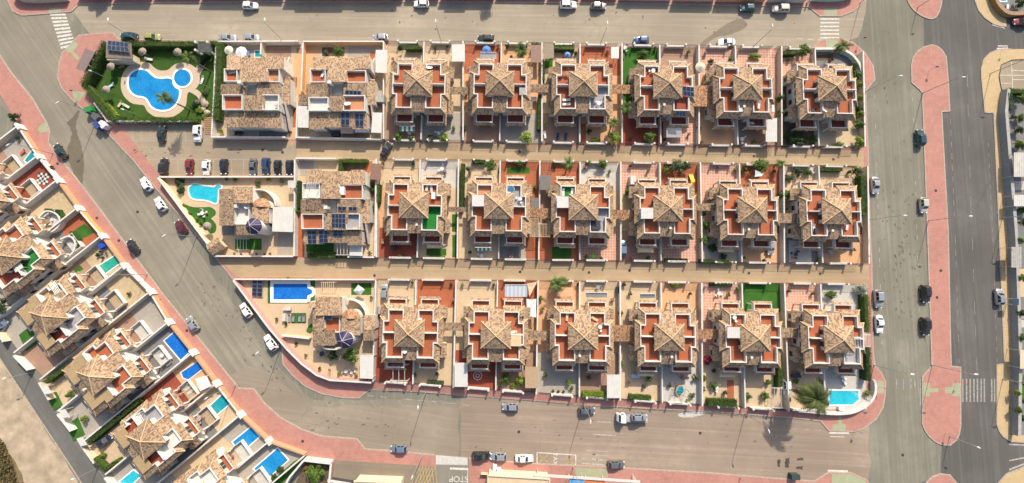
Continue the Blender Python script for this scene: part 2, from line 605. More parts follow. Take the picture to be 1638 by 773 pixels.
DIAG_ROT = math.radians(53)
A_AVE = asphalt("asphalt_avenue", (0.225, 0.212, 0.165), math.radians(90), 0.34, 0.6)
A_EAST = asphalt("asphalt_east", (0.132, 0.126, 0.114), math.radians(90), 0.34, 0.6)
A_DIAG = asphalt("asphalt_diagonal", (0.27, 0.24, 0.185), DIAG_ROT, 0.28, 0.55)
A_TOP = asphalt("asphalt_top", (0.355, 0.30, 0.225), 0.012, 0.22, 0.5)
A_BOT = asphalt("asphalt_bottom", (0.32, 0.25, 0.19), 0.05, 0.24, 0.5)
A_LANE = asphalt("asphalt_lane", (0.42, 0.305, 0.185), 0.015, 0.2, 0.35, 0.15)
A_LEFT = asphalt("asphalt_left", (0.15, 0.145, 0.13), math.radians(53), 0.25, 0.35)
A_PARK = asphalt("asphalt_parking", (0.34, 0.275, 0.195), 0.015, 0.24, 0.3)
M_SAND = plain("sandy_earth", (0.37, 0.29, 0.20), 0.95, 0.28, 0.35, bumpy=0.6)
M_DRY = plain("dry_scrub_soil", (0.16, 0.115, 0.06), 0.95, 0.4, 0.6, bumpy=0.8)

sheet("ground", [(-2500, -2500), (2500, -2500), (2500, 2500), (-2500, 2500)], -0.03, M_SAND)
sheet("road", [(-175, -95), (175, -95), (175, 115), (-175, 115)], 0.0, A_AVE)
sheet("street", rough_edge(GP([(118, -60), (118, 20), (150, 62), (200, 80), (1300, 90), (1372, 60), (1392, -10), (1392, -60)])), 0.004, A_TOP)
sheet("street", rough_edge(GP([(-190, -60), (20, -60), (118, 20), (100, 130), (330, 420), (420, 560), (500, 640), (735, 640), (735, 770), (560, 770), (430, 720), (200, 420), (-60, 90), (-190, 60)])), 0.008, A_DIAG)
sheet("street", rough_edge(GP([(395, 585), (440, 600), (500, 650), (735, 650), (735, 800), (560, 780), (430, 720), (360, 640), (370, 600)])), 0.0102, asphalt("asphalt_bend", (0.302, 0.25, 0.19), 0.15, 0.28, 0.4))
sheet("street", rough_edge(GP([(733, 600), (737, 690), (734, 860), (1390, 860), (1392, 640), (1200, 600)]), 0.5), 0.0125, A_BOT)
sheet("street", rough_edge(GP([(1477, -60), (1478, 70), (1500, 300), (1512, 600), (1505, 760), (1400, 800), (1400, 900), (1900, 900), (1900, -60)]), 0.12), 0.0165, A_EAST)

def pavement(name, outline, mat, kerb_pts=None, label=None, z=0.12, closed_kerb=False):
    o = slab(name, GP(outline), -0.02, z, mat, label)
    if kerb_pts:
        kp = GP(kerb_pts)
        MB().path(kp, 0.3, -0.01, z + 0.006, closed_kerb).build("kerb", M_KERB, o)
    return o

N_KERB = [(127, 57), (155, 54), (181, 53), (189, 63), (340, 66), (480, 67), (640, 69), (1000, 73), (1255, 77), (1299, 78), (1312, 65),
          (1328, 62), (1345, 62), (1365, 69), (1383, 85), (1396, 106), (1399, 127), (1384, 146), (1385, 180), (1388, 240), (1391, 377), (1394, 422), (1396, 560),
          (1399, 585), (1409, 596), (1416, 610), (1415, 634), (1412, 651), (1401, 670), (1384, 683), (1367, 690), (1326, 689), (1312, 673), (1286, 670),
          (1192, 662), (1140, 658), (1051, 654), (940, 648), (858, 641), (760, 634), (682, 627.5), (596, 623), (587, 626), (574, 636.6), (549, 636),
          (516, 630), (489, 618), (469, 601), (453, 582), (451, 551), (425, 515), (362, 432), (313, 374), (248, 299), (215, 258), (168, 208), (145, 184), (116, 160), (100, 142), (93, 124), (95, 104),
          (100, 86), (114, 71)]
block = pavement("pavement", N_KERB, M_PINK, N_KERB, "pink paved footway around the block of houses", closed_kerb=True)
LW = [(-60, 10), (0, 89), (18, 116), (52, 158), (75, 197), (80, 211), (78, 229), (85, 239.5), (129, 294), (186, 370), (259, 468), (341, 570), (376, 613), (381, 621),
      (406, 622), (423, 645), (450, 669), (483, 687), (516, 698), (571, 702), (584, 718.5), (627, 721), (695.5, 728)]
LWI = [(697, 746), (590, 741), (486, 731), (450, 713), (409, 684), (376, 646), (340, 600), (316, 573), (274, 518), (243, 474), (202, 432), (168, 386), (124, 333), (78, 265), (56, 237), (23, 188), (0, 150), (-60, 70)]
pavement("pavement", LW + LWI, M_PINK, LW, "pink footway along the left side of the curving street")
SB = [(750, 733), (858, 742), (973, 747), (1140, 757), (1302, 770), (1324, 756), (1360, 756), (1385, 767), (1400, 790)]
pavement("pavement", SB + [(1400, 830), (750, 800)], M_PINK, SB, "pink footway along the bottom edge of the photo")
NT = [(10, -6), (22, 19), (36, 25), (114, 19), (127, 7), (420, 3), (800, 4), (1000, 6), (1293, 11), (1311, 26), (1345, 26), (1365, 18), (1387, -2)]
pavement("pavement", NT + [(1395, -40), (0, -40)], M_PINK, NT, "pink footway along the top edge of the photo")
I1 = smooth_poly([(1450, -3), (1464, 19), (1485, 30), (1496, 28), (1503, 15), (1506, -3), (1506, -40), (1445, -40)], 3)
pavement("traffic_island", I1, M_PINK, I1, closed_kerb=True)
I2 = [(1489, 72), (1477, 76), (1467, 83), (1460, 93), (1457.5, 104), (1458, 132), (1474.5, 147), (1476, 180), (1483, 370), (1489.5, 570), (1490, 586), (1475, 603), (1475, 678), (1479, 688), (1485, 697),
      (1495, 706), (1505, 711), (1519, 712), (1530, 703), (1534, 693), (1536, 681), (1536, 587.5), (1521, 586), (1520, 560), (1516, 370), (1505.5, 179), (1518.5, 178), (1516, 129), (1513, 92), (1506, 80), (1498, 74)]
pavement("traffic_island", I2, M_PINK, I2, closed_kerb=True)
I3 = [(1475, 790), (1481, 772), (1491, 763), (1505, 758), (1519, 760), (1530, 773), (1534, 790), (1534, 840), (1475, 840)]
pavement("traffic_island", I3, M_PINK, I3, closed_kerb=True)
E1 = [(1556, -40), (1558.6, 0), (1565, 17), (1575, 29), (1588, 38), (1600, 42), (1609, 43)]
pavement("pavement", E1 + [(1609, 31), (1599, 26), (1588, 12), (1583, 0), (1580, -40)], M_TAN, E1, "tan footway at the top right corner")
E2 = [(1616, 79), (1599, 79), (1583, 85), (1573, 96), (1569, 110), (1569.5, 125), (1575, 180), (1589, 181), (1598, 380), (1606, 582), (1594, 584), (1594, 678), (1598, 690), (1604, 698), (1616, 706), (1640, 707.5), (1700, 709)]
pavement("pavement", E2 + [(1700, 696), (1617, 695), (1619, 570), (1613, 380), (1596, 180), (1600, 145), (1596, 124), (1600, 104), (1617, 96), (1700, 92), (1700, 79)], M_TAN, E2, "tan footway along the right edge")
E3 = [(1590, 800), (1597, 772), (1610, 758), (1638, 747), (1700, 730)]
pavement("pavement", E3 + [(1700, 800)], M_TAN, E3, "tan footway corner at the bottom right")
# lower left road and waste ground
sheet("road", GP([(-80, 470), (0, 520), (28, 560), (91, 662), (165, 764), (200, 815), (158, 815), (124, 764), (0, 576), (-80, 470)]), 0.022, A_LEFT)
sheet("sand_lot", rough_edge(GP([(-120, 440), (0, 572), (121, 764), (155, 820), (-120, 860)]), 0.25), 0.03, M_SAND)
sheet("scrub_patch", rough_edge(smooth_poly(GP([(-60, 690), (-5, 706), (15, 725), (30, 750), (36, 790), (-60, 840)]), 3), 0.3, 1.0), 0.038, M_DRY)
LKERB = [(-80, 470), (0, 574), (124, 762), (155, 815)]
struct(MB().path(GP(LKERB), 0.22, -0.01, 0.09).build("kerb", M_KERB))

# lanes and car park inside the block
Z_LANE = 0.126
LANE1 = [(196, 203), (345, 197), (345, 226), (620, 228), (742, 230), (992, 235), (1243, 239), (1381, 241), (1381, 267), (1246, 265), (990, 261), (735, 257), (612, 256), (475, 254), (475, 284), (258, 283)]
sheet("lane", GP(LANE1), Z_LANE, A_LANE)
sheet("car_park", rough_edge(GP([(199, 206), (345, 197.5), (345, 226), (475, 232), (474, 283.5), (259, 282.5)]), 0.05), Z_LANE + 0.004, A_PARK)
LANE2 = [(350, 413), (612, 414), (733, 416), (990, 420), (1247, 424), (1389, 424.5), (1390, 453), (1247, 452), (989, 449), (731, 447), (605, 445), (378, 443)]
sheet("lane", GP(LANE2), Z_LANE, A_LANE)

# green tactile ramps
for q in ([(79, 13), (98, 13), (98, 20.5), (79, 21)], [(106, 79), (122, 66), (126, 73), (118, 82), (128, 93), (124, 97), (113, 84), (108, 85)], [(1317, 14), (1338, 14), (1338, 25.5), (1318, 25.5)],
          [(1320, 64), (1340, 63.5), (1339, 78), (1322, 78)], [(1476.5, 612), (1486, 612), (1486, 621), (1500, 621), (1500, 627), (1486, 627), (1486, 634), (1476.5, 634)],
          [(1535, 613), (1535, 634), (1523, 634), (1523, 629), (1511, 629), (1511, 619), (1523, 619), (1523, 613)], [(1404, 609.5), (1413, 609.5), (1413.5, 629), (1404, 629), (1404, 621), (1395, 619), (1396, 614), (1404, 616)],
          [(1331.5, 678.5), (1340, 678.5), (1341, 665), (1345, 665), (1346, 678.5), (1352, 678.5), (1352, 688.5), (1331, 688)], [(921, 747.5), (972, 750), (972, 763), (921, 763)],
          [(1330, 758), (1360, 758), (1383, 768), (1390, 790), (1330, 790)], [(69, 197), (74, 197), (79, 211), (66, 213), (61, 207)], [(116, 146), (138, 148), (128, 163), (119, 160)]):
    sheet("green_ramp", GP(q), 0.1245, M_GREENRAMP)

# ------------------------------------------------------------------ painted markings
M_LINEF2 = plain("road_paint_thin", (0.27, 0.26, 0.235), 0.8, 0.4, 2.2)
def bars(name, label, quads, mat, z=0.021):
    r = struct(empty(name, (*G(*quads[0][0]), 0)), label)
    o0 = r.location
    for q in quads:
        p = ccw(GP(q))
        MB().mesh([(a - o0.x, b - o0.y, z) for a, b in p], [(0, 1, 2, 3)]).build("stripe", mat, r)
    return r
bars("crosswalk", "worn zebra crossing at the top left junction", [[(80 + i * 1.9, 22 + i * 5.9), (105 + i * 1.75, 22 + i * 5.3), (105.5 + i * 1.75, 25 + i * 5.3), (80.5 + i * 1.9, 25.2 + i * 5.9)] for i in range(10)], M_LINE)
bars("crosswalk", "zebra crossing at the top right junction", [[(1312, 29.5 + i * 6), (1342, 29.5 + i * 6), (1342.5, 31.8 + i * 6), (1312, 31.8 + i * 6)] for i in range(6)], M_LINE)
bars("crosswalk", "zebra crossing over the dark carriageway", [[(1340 + v / 3.628 - 1.1, 606), (1340 + v / 3.628 + 1.1, 606), (1340 + v / 3.628 + 1.4, 643), (1340 + v / 3.628 - 1.0, 643)] for v in (725, 747, 768, 790, 810, 832, 850, 893, 910)], M_LINEF2)
bars("crosswalk", "faded zebra crossing over the light carriageway", [[(x - 0.8, 606), (x + 0.8, 606), (x + 1, y2), (x - 0.8, y2)] for x, y2 in ((1414.5, 630), (1434, 622), (1445, 624), (1457, 622), (1463, 620), (1472, 650))], M_LINEF2)
bars("crosswalk", "half worn zebra crossing by the bar terrace", [[(930, 732), (969, 735), (969, 737.5), (930, 734.5)], [(929, 740), (968, 742.5), (968, 745), (929, 742.5)], [(935, 726), (973, 729), (973, 730), (935, 727)],
     [(938, 720), (972, 722), (972, 723), (938, 721)], [(948, 694), (985, 696), (985, 697.5), (948, 695.5)], [(955, 674), (978, 675), (978, 676.5), (955, 675.5)]], M_LINEW)
bars("crosswalk", "mostly erased zebra crossing at the bottom right corner", [[(1326, 691), (1358, 691.5), (1358, 694.3), (1327, 694)], [(1324, 751.5), (1356, 752.5), (1356, 755), (1324, 754.5)], [(1327, 698), (1350, 698.5), (1350, 699.6), (1327, 699)]], M_LINE)
bars("crosswalk", "short zebra crossing at the side road by the tan footway", [[(1587, 38.5), (1607, 44), (1607, 46), (1587, 40.5)], [(1594, 77), (1612, 76), (1612, 78), (1594, 79)], [(1596, 73), (1612, 73), (1612, 74.5), (1596, 74.5)]], M_LINE)
bars("crosswalk", "faint zebra crossing at the bottom right side road", [[(1614, 710), (1640, 711), (1640, 713), (1614, 712)], [(1614, 736), (1640, 731), (1640, 733), (1614, 738)], [(1614, 750), (1640, 740), (1640, 743), (1614, 753)]], M_LINEW)
def dashes(label, pts, dash, gap, wd, mat, z=0.021, drop=0.1):
    P = [Vector(G(*p)) for p in pts]
    r = struct(empty("lane_line", (*P[0], 0)), label)
    o0 = P[0]
    for a, b in zip(P, P[1:]):
        L = (b - a).length
        d = (b - a).normalized()
        nn = Vector((-d.y, d.x)) * wd / 2
        t = 0
        while t < L:
            e = min(L, t + dash)
            if R.random() > drop:
                p, q = a + d * t - o0, a + d * e - o0
                MB().mesh([(*(p - nn), z), (*(q - nn), z), (*(q + nn), z), (*(p + nn), z)], [(0, 1, 2, 3)]).build("stripe", mat, r)
            t = e + gap
dashes("dashed parking line along the light carriageway", [(1399, 150), (1402, 260), (1407, 420), (1411, 560)], 1.2, 1.6, 0.13, M_LINEW, drop=0.25)
dashes("dashed bay line beside the median", [(1459, 140), (1463, 240), (1468, 420), (1473, 600)], 1.2, 1.6, 0.12, M_LINEW, drop=0.4)
dashes("dashed bay line on the dark carriageway beside the median", [(1520, 190), (1528, 380), (1534, 580)], 1.6, 1.5, 0.13, M_LINEF, drop=0.15)
dashes("long dashed centre line of the dark carriageway", [(1547, 120), (1553, 330), (1560, 520), (1563, 600)], 3.2, 5.0, 0.13, M_LINEF, drop=0.05)
dashes("dashed bay line along the tan footway", [(1579, 195), (1588, 380), (1595, 580)], 1.2, 1.6, 0.12, M_LINEF, drop=0.2)
dashes("dashed parking line along the lower street", [(588, 633), (720, 645), (760, 650)], 1.6, 1.6, 0.13, M_LINEW, drop=0.05)
dashes("dashed parking line at the top left", [(120, 19), (210, 16)], 1.5, 1.6, 0.13, M_LINEW)
dashes("dashed parking line north of the pool garden", [(213, 54), (330, 56), (600, 60)], 1.5, 1.8, 0.11, M_LINEW, drop=0.4)
dashes("dashed parking line before the top right crossing", [(1275, 62), (1312, 64)], 1.4, 1.4, 0.12, M_LINE)
dashes("dashed parking line before the lower right crossing", [(1268, 686), (1318, 689)], 1.4, 1.4, 0.12, M_LINEW)
# car park bay lines
bl = struct(empty("bay_lines", (*G(205, 226), 0)), "white bay lines of the car park")
def strip(parent, a, b, wd, mat, z):
    a, b = Vector(a), Vector(b)
    d = (b - a).normalized()
    nn = Vector((-d.y, d.x)) * wd / 2
    o0 = Vector((parent.location.x, parent.location.y))
    return MB().mesh([(*(a - nn - o0), z), (*(b - nn - o0), z), (*(b + nn - o0), z), (*(a + nn - o0), z)], [(0, 1, 2, 3)]).build("stripe", mat, parent)
for x in (213, 227, 241, 255, 270, 284, 298, 312):
    strip(bl, G(x - 1, 200), G(x, 226), 0.1, M_LINEW, Z_LANE + 0.01)
strip(bl, G(208, 225.5), G(330, 225.5), 0.1, M_LINEW, Z_LANE + 0.014)
for x in (271, 285, 314, 342, 371, 390, 414, 434, 452):
    strip(bl, G(x, 256), G(x + 0.5, 280), 0.1, M_LINEW, Z_LANE + 0.01)
strip(bl, G(240, 255.5), G(473, 256), 0.1, M_LINEW, Z_LANE + 0.014)
# taxi bay, stop box, yellow hatching
def lettering(name, txt, px, py, size, rot, mat, z=0.026, parent=None):
    cu = bpy.data.curves.new(name, 'FONT')
    cu.body = txt
    cu.size = size
    cu.align_x = 'CENTER'
    cu.align_y = 'CENTER'
    t = bpy.data.objects.new(name, cu)
    C.objects.link(t)
    bpy.context.view_layer.update()
    me = bpy.data.meshes.new_from_object(t.evaluated_get(bpy.context.evaluated_depsgraph_get()))
    bpy.data.objects.remove(t)
    me.materials.clear()
    me.materials.append(mat)
    o = bpy.data.objects.new(name, me)
    C.objects.link(o)
    o.location = (*G(px, py), z)
    o.rotation_euler = (0, 0, rot)
    return o
tb = struct(empty("taxi_bay", (*G(890, 735), 0)), "painted taxi bay on the lower street")
for a, b in (((859, 724), (921, 728)), ((921, 728), (921, 746)), ((859, 724), (859, 742)), ((859, 742), (921, 746))):
    strip(tb, G(*a), G(*b), 0.22, M_LINE, 0.021)
for a, b in (((862, 740), (877, 727)), ((904, 729), (919, 744)), ((919, 729), (905, 743)), ((862, 727), (877, 740))):
    strip(tb, G(*a), G(*b), 0.16, M_YLINE, 0.0245)
struct(lettering("taxi_lettering", "TAXI", 888, 735.5, 1.5, math.radians(-90), M_LINE))
struct(lettering("stop_lettering", "STOP", 734, 766, 2.0, math.radians(180), M_LINE, 0.03))
sb = struct(empty("stop_line", (*G(735, 750), 0)), "stop line of the side road at the bottom")
strip(sb, G(720, 749.5), G(748, 750.5), 0.5, M_LINE, 0.0285)
strip(sb, G(748.5, 749), G(748, 773), 0.15, M_LINE, 0.0295)
sheet("side_road", GP([(697, 729), (750, 733), (748, 790), (695, 790)]), 0.0245, asphalt("asphalt_side", (0.26, 0.235, 0.19), math.radians(90)))
sheet("driveway_apron", GP([(697, 728), (748, 732), (748, 744), (697, 743)]), 0.0275, M_LGREY)
sheet("parking_lot", GP([(536, 736), (697, 746), (697, 800), (536, 800)]), 0.126, asphalt("asphalt_lot", (0.24, 0.20, 0.15), 0.05))
hb = struct(empty("yellow_hatching", (*G(680, 760), 0)), "yellow cross hatching on the bottom parking lot")
for i in range(6):
    strip(hb, G(671 + i * 5, 745), G(666 + i * 5 + 8, 773), 0.14, M_YLINE, 0.131)
    strip(hb, G(697 - i * 5, 746), G(692 - i * 5 - 8, 773), 0.14, M_YLINE, 0.1345)
# old wet run-off stain from the bin point, and darker repair patches
M_WET = asphalt("wet_asphalt", (0.155, 0.132, 0.095), DIAG_ROT, 0.3, 0.2)
sheet("wet_patch", rough_edge(GP([(126, 176), (118, 186), (107, 195), (115, 211), (113, 224), (107, 237), (110, 260), (117, 274), (124, 286), (131, 295), (133, 289), (134, 257), (131, 237), (126, 220), (121, 205), (124, 190), (128, 179)]), 0.22, 0.6), 0.0145, M_WET)
sheet("repair_patch", rough_edge(smooth_poly(GP([(1160, 40), (1185, 30), (1195, 42), (1170, 55), (1145, 60), (1125, 74), (1120, 70), (1140, 55)]), 3), 0.1, 0.8), 0.0125, asphalt("damp_asphalt", (0.235, 0.195, 0.145), 0.0))
sheet("chalk_patch", rough_edge(smooth_poly(GP([(1085, 662), (1110, 658), (1128, 660), (1120, 665), (1092, 668)]), 3), 0.15, 0.8), 0.0205, plain("cement_dust", (0.45, 0.42, 0.38), 0.9, 0.2))
M_TYRE = plain("tyre_mark", (0.07, 0.058, 0.048), 0.9, 0.4, 1.5)
for k, q in enumerate(([(1244, 735), (1248, 735), (1248, 747), (1244, 747)], [(1256, 733), (1263, 732), (1262, 748), (1255, 747)], [(1275, 733), (1285, 733), (1285, 737), (1275, 737)], [(1273, 747), (1285, 745), (1284, 752), (1274, 751)])):
    sheet("tyre_mark", rough_edge(GP(q), 0.18, 0.5), 0.0215, M_TYRE)
# oil spots and old rubber on the carriageways
MSPOT = plain("oil_spot", (0.135, 0.112, 0.085), 0.75, 0.3, 2.0)
def spots(name, label, region, n, rot, zz=0.0218):
    mb = MB()
    for _ in range(n):
        x, y = region()
        wx, wy = G(x, y)
        L, W2, a = R.uniform(0.15, 0.6), R.uniform(0.1, 0.26), rot + R.uniform(-0.4, 0.4)
        c, s_ = math.cos(a), math.sin(a)
        pts = []
        for i in range(8):
            t = 2 * math.pi * i / 8
            rr = R.uniform(0.7, 1.15)
            u, v = L * math.cos(t) * rr, W2 * math.sin(t) * rr
            pts.append((wx + u * c - v * s_, wy + u * s_ + v * c, zz))
        mb.mesh(pts, [tuple(range(8))])
    o = mb.build(name, MSPOT)
    o["kind"] = "stuff"
    o["label"] = label
spots("oil_spots", "scattered oil spots on the avenue carriageway", lambda: (R.gauss(1440, 16), R.gauss(400, 75)), 85, math.radians(100))
spots("oil_spots", "scattered oil spots along the curving street", lambda: (lambda t: (330 + t * 130 + R.gauss(0, 16), 450 + t * 160 + R.gauss(0, 14)))(R.random()), 60, math.radians(-50))
spots("oil_spots", "scattered oil spots on the lower left bend", lambda: (R.gauss(530, 60), R.gauss(672, 14)), 22, 0.1)
spots("oil_spots", "scattered oil spots on the upper street", lambda: (R.uniform(480, 1280), R.gauss(30, 11)), 22, 1.2)
spots("oil_spots", "scattered oil spots near the top right junction", lambda: (R.gauss(1420, 22), R.uniform(20, 180)), 26, 1.4)
spots("oil_spots", "scattered oil spots on the lower street", lambda: (R.uniform(760, 1300), R.gauss(700, 20)), 22, 0.2)
spots("oil_spots", "scattered oil spots in the car park", lambda: (R.uniform(215, 460), R.gauss(240, 6)), 20, 0.1, Z_LANE + 0.009)
# ================================================================== HOUSES
Z_LOT = 0.15
ZS = 0.82                                  # storey heights of the villas
ZT = Z_LOT + 5.63 * ZS
def window_proto():
    w_ = MB()
    w_.box(-0.62, 0.62, -0.06, 0.08, -0.06, 0.0)
    for a in (-0.6, 0.53):
        w_.box(a, a + 0.07, -0.04, 0.05, 0.0, 1.25)
    w_.box(-0.53, 0.53, -0.04, 0.05, 1.18, 1.25)
    w_.box(-0.03, 0.03, -0.03, 0.04, 0.0, 1.18)
    me = w_.build("window", M_FRAME)
    g = MB().box(-0.53, 0.53, -0.02, 0.015, 0.0, 1.18).build("pane", M_GLASS, me)
    return me
def door_proto():
    d = MB()
    d.box(-0.95, -0.87, -0.05, 0.06, 0, 2.15)
    d.box(0.87, 0.95, -0.05, 0.06, 0, 2.15)
    d.box(-0.87, 0.87, -0.05, 0.06, 2.07, 2.15)
    d.box(-0.03, 0.03, -0.03, 0.05, 0, 2.07)
    me = d.build("patio_door", M_WFRAME)
    MB().box(-0.87, 0.87, -0.02, 0.02, 0, 2.07).build("pane", M_GLASS, me)
    return me
WIN, DOOR = window_proto(), door_proto()
def put(proto, parent, x, y, z, ang):
    c = copy_tree(proto, parent)
    c.location = (x, y, z)
    c.rotation_euler = (0, 0, ang)
    return c

def mir(pts, s):
    return [(p[0] * s, *p[1:]) for p in pts]
def make_twin():
    r = empty("semi_detached_house")
    half = [(0, 5.3), (1.9, 5.3), (1.9, 6.1), (6.2, 6.1), (6.2, 3.2), (6.95, 3.2), (6.95, -2.7), (6.4, -2.7), (6.4, -6.5), (1.8, -6.5), (1.8, -5.9), (0, -5.9)]
    full = half + [(-x, y) for x, y in reversed(half[1:-1])]
    MB().prism(full, 0, 5.56).build("wall", M_WHITE, r)
    tw = MB()
    tw.box(-3.2, 3.2, -2.85, 2.85, 5.57, 7.72)
    tw.build("tower_wall", M_WHITE, r)
    # pyramid roof of the tower with its hips
    e, ap = 7.68, (0, 0, 9.4)
    cs = [(-3.6, -3.2, e), (3.6, -3.2, e), (3.6, 3.2, e), (-3.6, 3.2, e)]
    py = MB()
    for i in range(4):
        py.slab([cs[i], cs[(i + 1) % 4], ap], 0.14)
    roof = py.build("tower_roof", M_TILE, r)
    rid = MB()
    for i in range(4):
        a, b = Vector(cs[i]), Vector(ap)
        rid.tube([a + Vector((0, 0, 0.03)), b + Vector((0, 0, 0.05))], 0.12, 6)
    rid.cyl(0, 0, 9.3, 9.55, 0.22, 0.12, 8)
    rid.build("ridge", M_RIDGE, roof)
    # valley roofs north and south of the tower
    MB().slab([(-1.72, 2.85, 7.15), (1.72, 2.85, 7.15), (1.72, 6.0, 5.95), (-1.72, 6.0, 5.95)], 0.16).build("front_roof", M_TILE, r)
    MB().mesh([(-1.7, 2.85, 5.56), (1.7, 2.85, 5.56), (1.7, 5.3, 5.56), (-1.7, 5.3, 5.56), (-1.7, 2.85, 7.0), (1.7, 2.85, 7.0), (1.7, 5.3, 6.05), (-1.7, 5.3, 6.05)],
              [(3, 2, 1, 0), (4, 5, 6, 7), (0, 1, 5, 4), (1, 2, 6, 5), (2, 3, 7, 6), (3, 0, 4, 7)]).build("attic_wall", M_WHITE, r)
    MB().slab([(-1.72, -2.85, 7.05), (1.72, -2.85, 7.05), (1.72, -6.7, 5.62), (-1.72, -6.7, 5.62)], 0.16).build("back_roof", M_TILE, r)
    MB().mesh([(-1.7, -5.9, 5.56), (1.7, -5.9, 5.56), (1.7, -2.85, 5.56), (-1.7, -2.85, 5.56), (-1.7, -5.9, 5.75), (1.7, -5.9, 5.75), (1.7, -2.85, 6.88), (-1.7, -2.85, 6.88)],
              [(3, 2, 1, 0), (4, 5, 6, 7), (0, 1, 5, 4), (1, 2, 6, 5), (2, 3, 7, 6), (3, 0, 4, 7)]).build("attic_wall", M_WHITE, r)
    MB().box(0.5, 0.9, -4.9, -4.5, 6.0, 7.0).box(0.42, 0.98, -4.98, -4.42, 7.0, 7.08).build("chimney", M_WHITE, r)
    for s in (-1, 1):
        # roof terraces
        MB().prism(mir([(1.95, 2.9), (1.95, 5.22), (5.26, 5.22), (5.26, 2.52), (6.42, 2.52), (6.42, 0.1), (3.2, 0.1), (3.2, 2.9)], s), 5.57, 5.62).build("front_terrace", M_TERR, r)
        MB().prism(mir([(3.2, -0.1), (6.42, -0.1), (6.42, -2.32), (5.47, -2.32), (5.47, -5.82), (1.95, -5.82), (1.95, -2.9), (3.2, -2.9)], s), 5.57, 5.62).build("back_terrace", M_TERR, r)
        MB().path(mir([(1.83, 2.87), (1.83, 5.34), (5.38, 5.34), (5.38, 2.64), (6.54, 2.64), (6.54, -2.44), (5.59, -2.44), (5.59, -5.94), (1.83, -5.94), (1.83, -2.87)], s), 0.25, 5.5, 6.62).build("parapet", M_WHITE, r)
        MB().path(mir([(3.21, 0), (6.41, 0)], s), 0.2, 5.5, 7.2).build("party_wall", M_WHITE, r)
        # tiled skirts outside the parapets
        u, lo = 6.42, 5.42
        a = MB()
        a.slab(mir([(1.7, 5.47, u), (5.51, 5.47, u), (6.85, 6.8, lo), (1.5, 6.8, lo)], s))
        a.slab(mir([(5.51, 5.47, u), (5.51, 2.78, u), (6.85, 2.78, lo), (6.85, 6.8, lo)], s))
        sk = a.build("front_eave_roof", M_TILE, r)
        MB().tube(mir([(5.51, 5.47, u + 0.03), (6.85, 6.8, lo + 0.03)], s), 0.11).build("ridge", M_RIDGE, sk)
        b = MB()
        b.slab(mir([(6.67, 2.77, u), (6.67, -2.57, u), (7.72, -3.6, lo), (7.72, 3.75, lo)], s))
        b.slab(mir([(5.51, 2.77, u), (6.67, 2.77, u), (7.72, 3.75, lo), (5.51, 3.75, lo)], s))
        b.slab(mir([(5.72, -2.57, u), (6.67, -2.57, u), (7.72, -3.6, lo), (5.72, -3.6, lo)], s))
        sk = b.build("side_eave_roof", M_TILE, r)
        MB().tube(mir([(6.67, 2.77, u + 0.03), (7.72, 3.75, lo + 0.03)], s), 0.11).build("ridge", M_RIDGE, sk)
        MB().tube(mir([(6.67, -2.57, u + 0.03), (7.72, -3.6, lo + 0.03)], s), 0.11).build("ridge", M_RIDGE, sk)
        c = MB()
        c.slab(mir([(1.7, -6.07, u), (5.72, -6.07, u), (7.05, -7.4, lo), (1.5, -7.4, lo)], s))
        c.slab(mir([(5.72, -6.07, u), (5.72, -2.58, u), (7.05, -2.58, lo), (7.05, -7.4, lo)], s))
        sk = c.build("back_eave_roof", M_TILE, r)
        MB().tube(mir([(5.72, -6.07, u + 0.03), (7.05, -7.4, lo + 0.03)], s), 0.11).build("ridge", M_RIDGE, sk)
        # ground-floor lean-to rooms
        MB().prism(mir([(6.2, 3.4), (8.0, 3.4), (8.0, 6.0), (6.2, 6.0)], s), 0, 2.72).build("side_wall", M_WHITE, r)
        MB().slab(mir([(6.2, 3.25, 3.75), (8.35, 3.25, 2.85), (8.35, 6.25, 2.85), (6.2, 6.25, 3.75)], s)).build("lean_to_roof", M_TILE, r)
        MB().prism(mir([(6.4, -6.1), (8.0, -6.1), (8.0, -3.1), (6.4, -3.1)], s), 0, 2.72).build("side_wall", M_WHITE, r)
        MB().slab(mir([(6.4, -6.4, 3.75), (8.35, -6.4, 2.85), (8.35, -2.9, 2.85), (6.4, -2.9, 3.75)], s)).build("lean_to_roof", M_TILE, r)
        # front porch with balcony
        p = MB().box(*sorted((1.75 * s, 6.25 * s)), 6.11, 7.9, 2.72, 2.98)
        p.build("porch_slab", M_WHITE, r)
        MB().prism(mir([(2.0, 6.12), (6.0, 6.12), (6.0, 7.66), (2.0, 7.66)], s), 2.985, 3.02).build("balcony_floor", M_TERR, r)
        MB().path(mir([(1.87, 6.12), (1.87, 7.78), (6.13, 7.78), (6.13, 6.12)], s), 0.22, 2.99, 3.85).build("balcony_parapet", M_WHITE, r)
        MB().slab(mir([(1.5, 7.92, 3.75), (6.3, 7.92, 3.75), (6.6, 8.45, 3.4), (1.3, 8.45, 3.4)], s)).build("porch_roof", M_TILE, r)
        for x in (2.0, 6.0):
            MB().box(*sorted(((x - 0.17) * s, (x + 0.17) * s)), 7.45, 7.8, 0, 2.72).build("pillar", M_WHITE, r)
        # back balcony
        MB().box(*sorted((1.85 * s, 6.15 * s)), -8.9, -6.51, 2.72, 2.98).build("porch_slab", M_WHITE, r)
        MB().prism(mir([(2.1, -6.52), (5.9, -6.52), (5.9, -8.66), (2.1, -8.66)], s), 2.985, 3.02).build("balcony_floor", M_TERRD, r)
        MB().path(mir([(1.97, -6.52), (1.97, -8.78), (6.03, -8.78), (6.03, -6.52)], s), 0.24, 2.99, 3.85).build("balcony_parapet", M_WHITE, r)
        g = MB()
        g.slab(mir([(1.6, -8.91, 3.8), (6.16, -8.91, 3.8), (6.75, -9.5, 3.3), (1.3, -9.5, 3.3)], s))
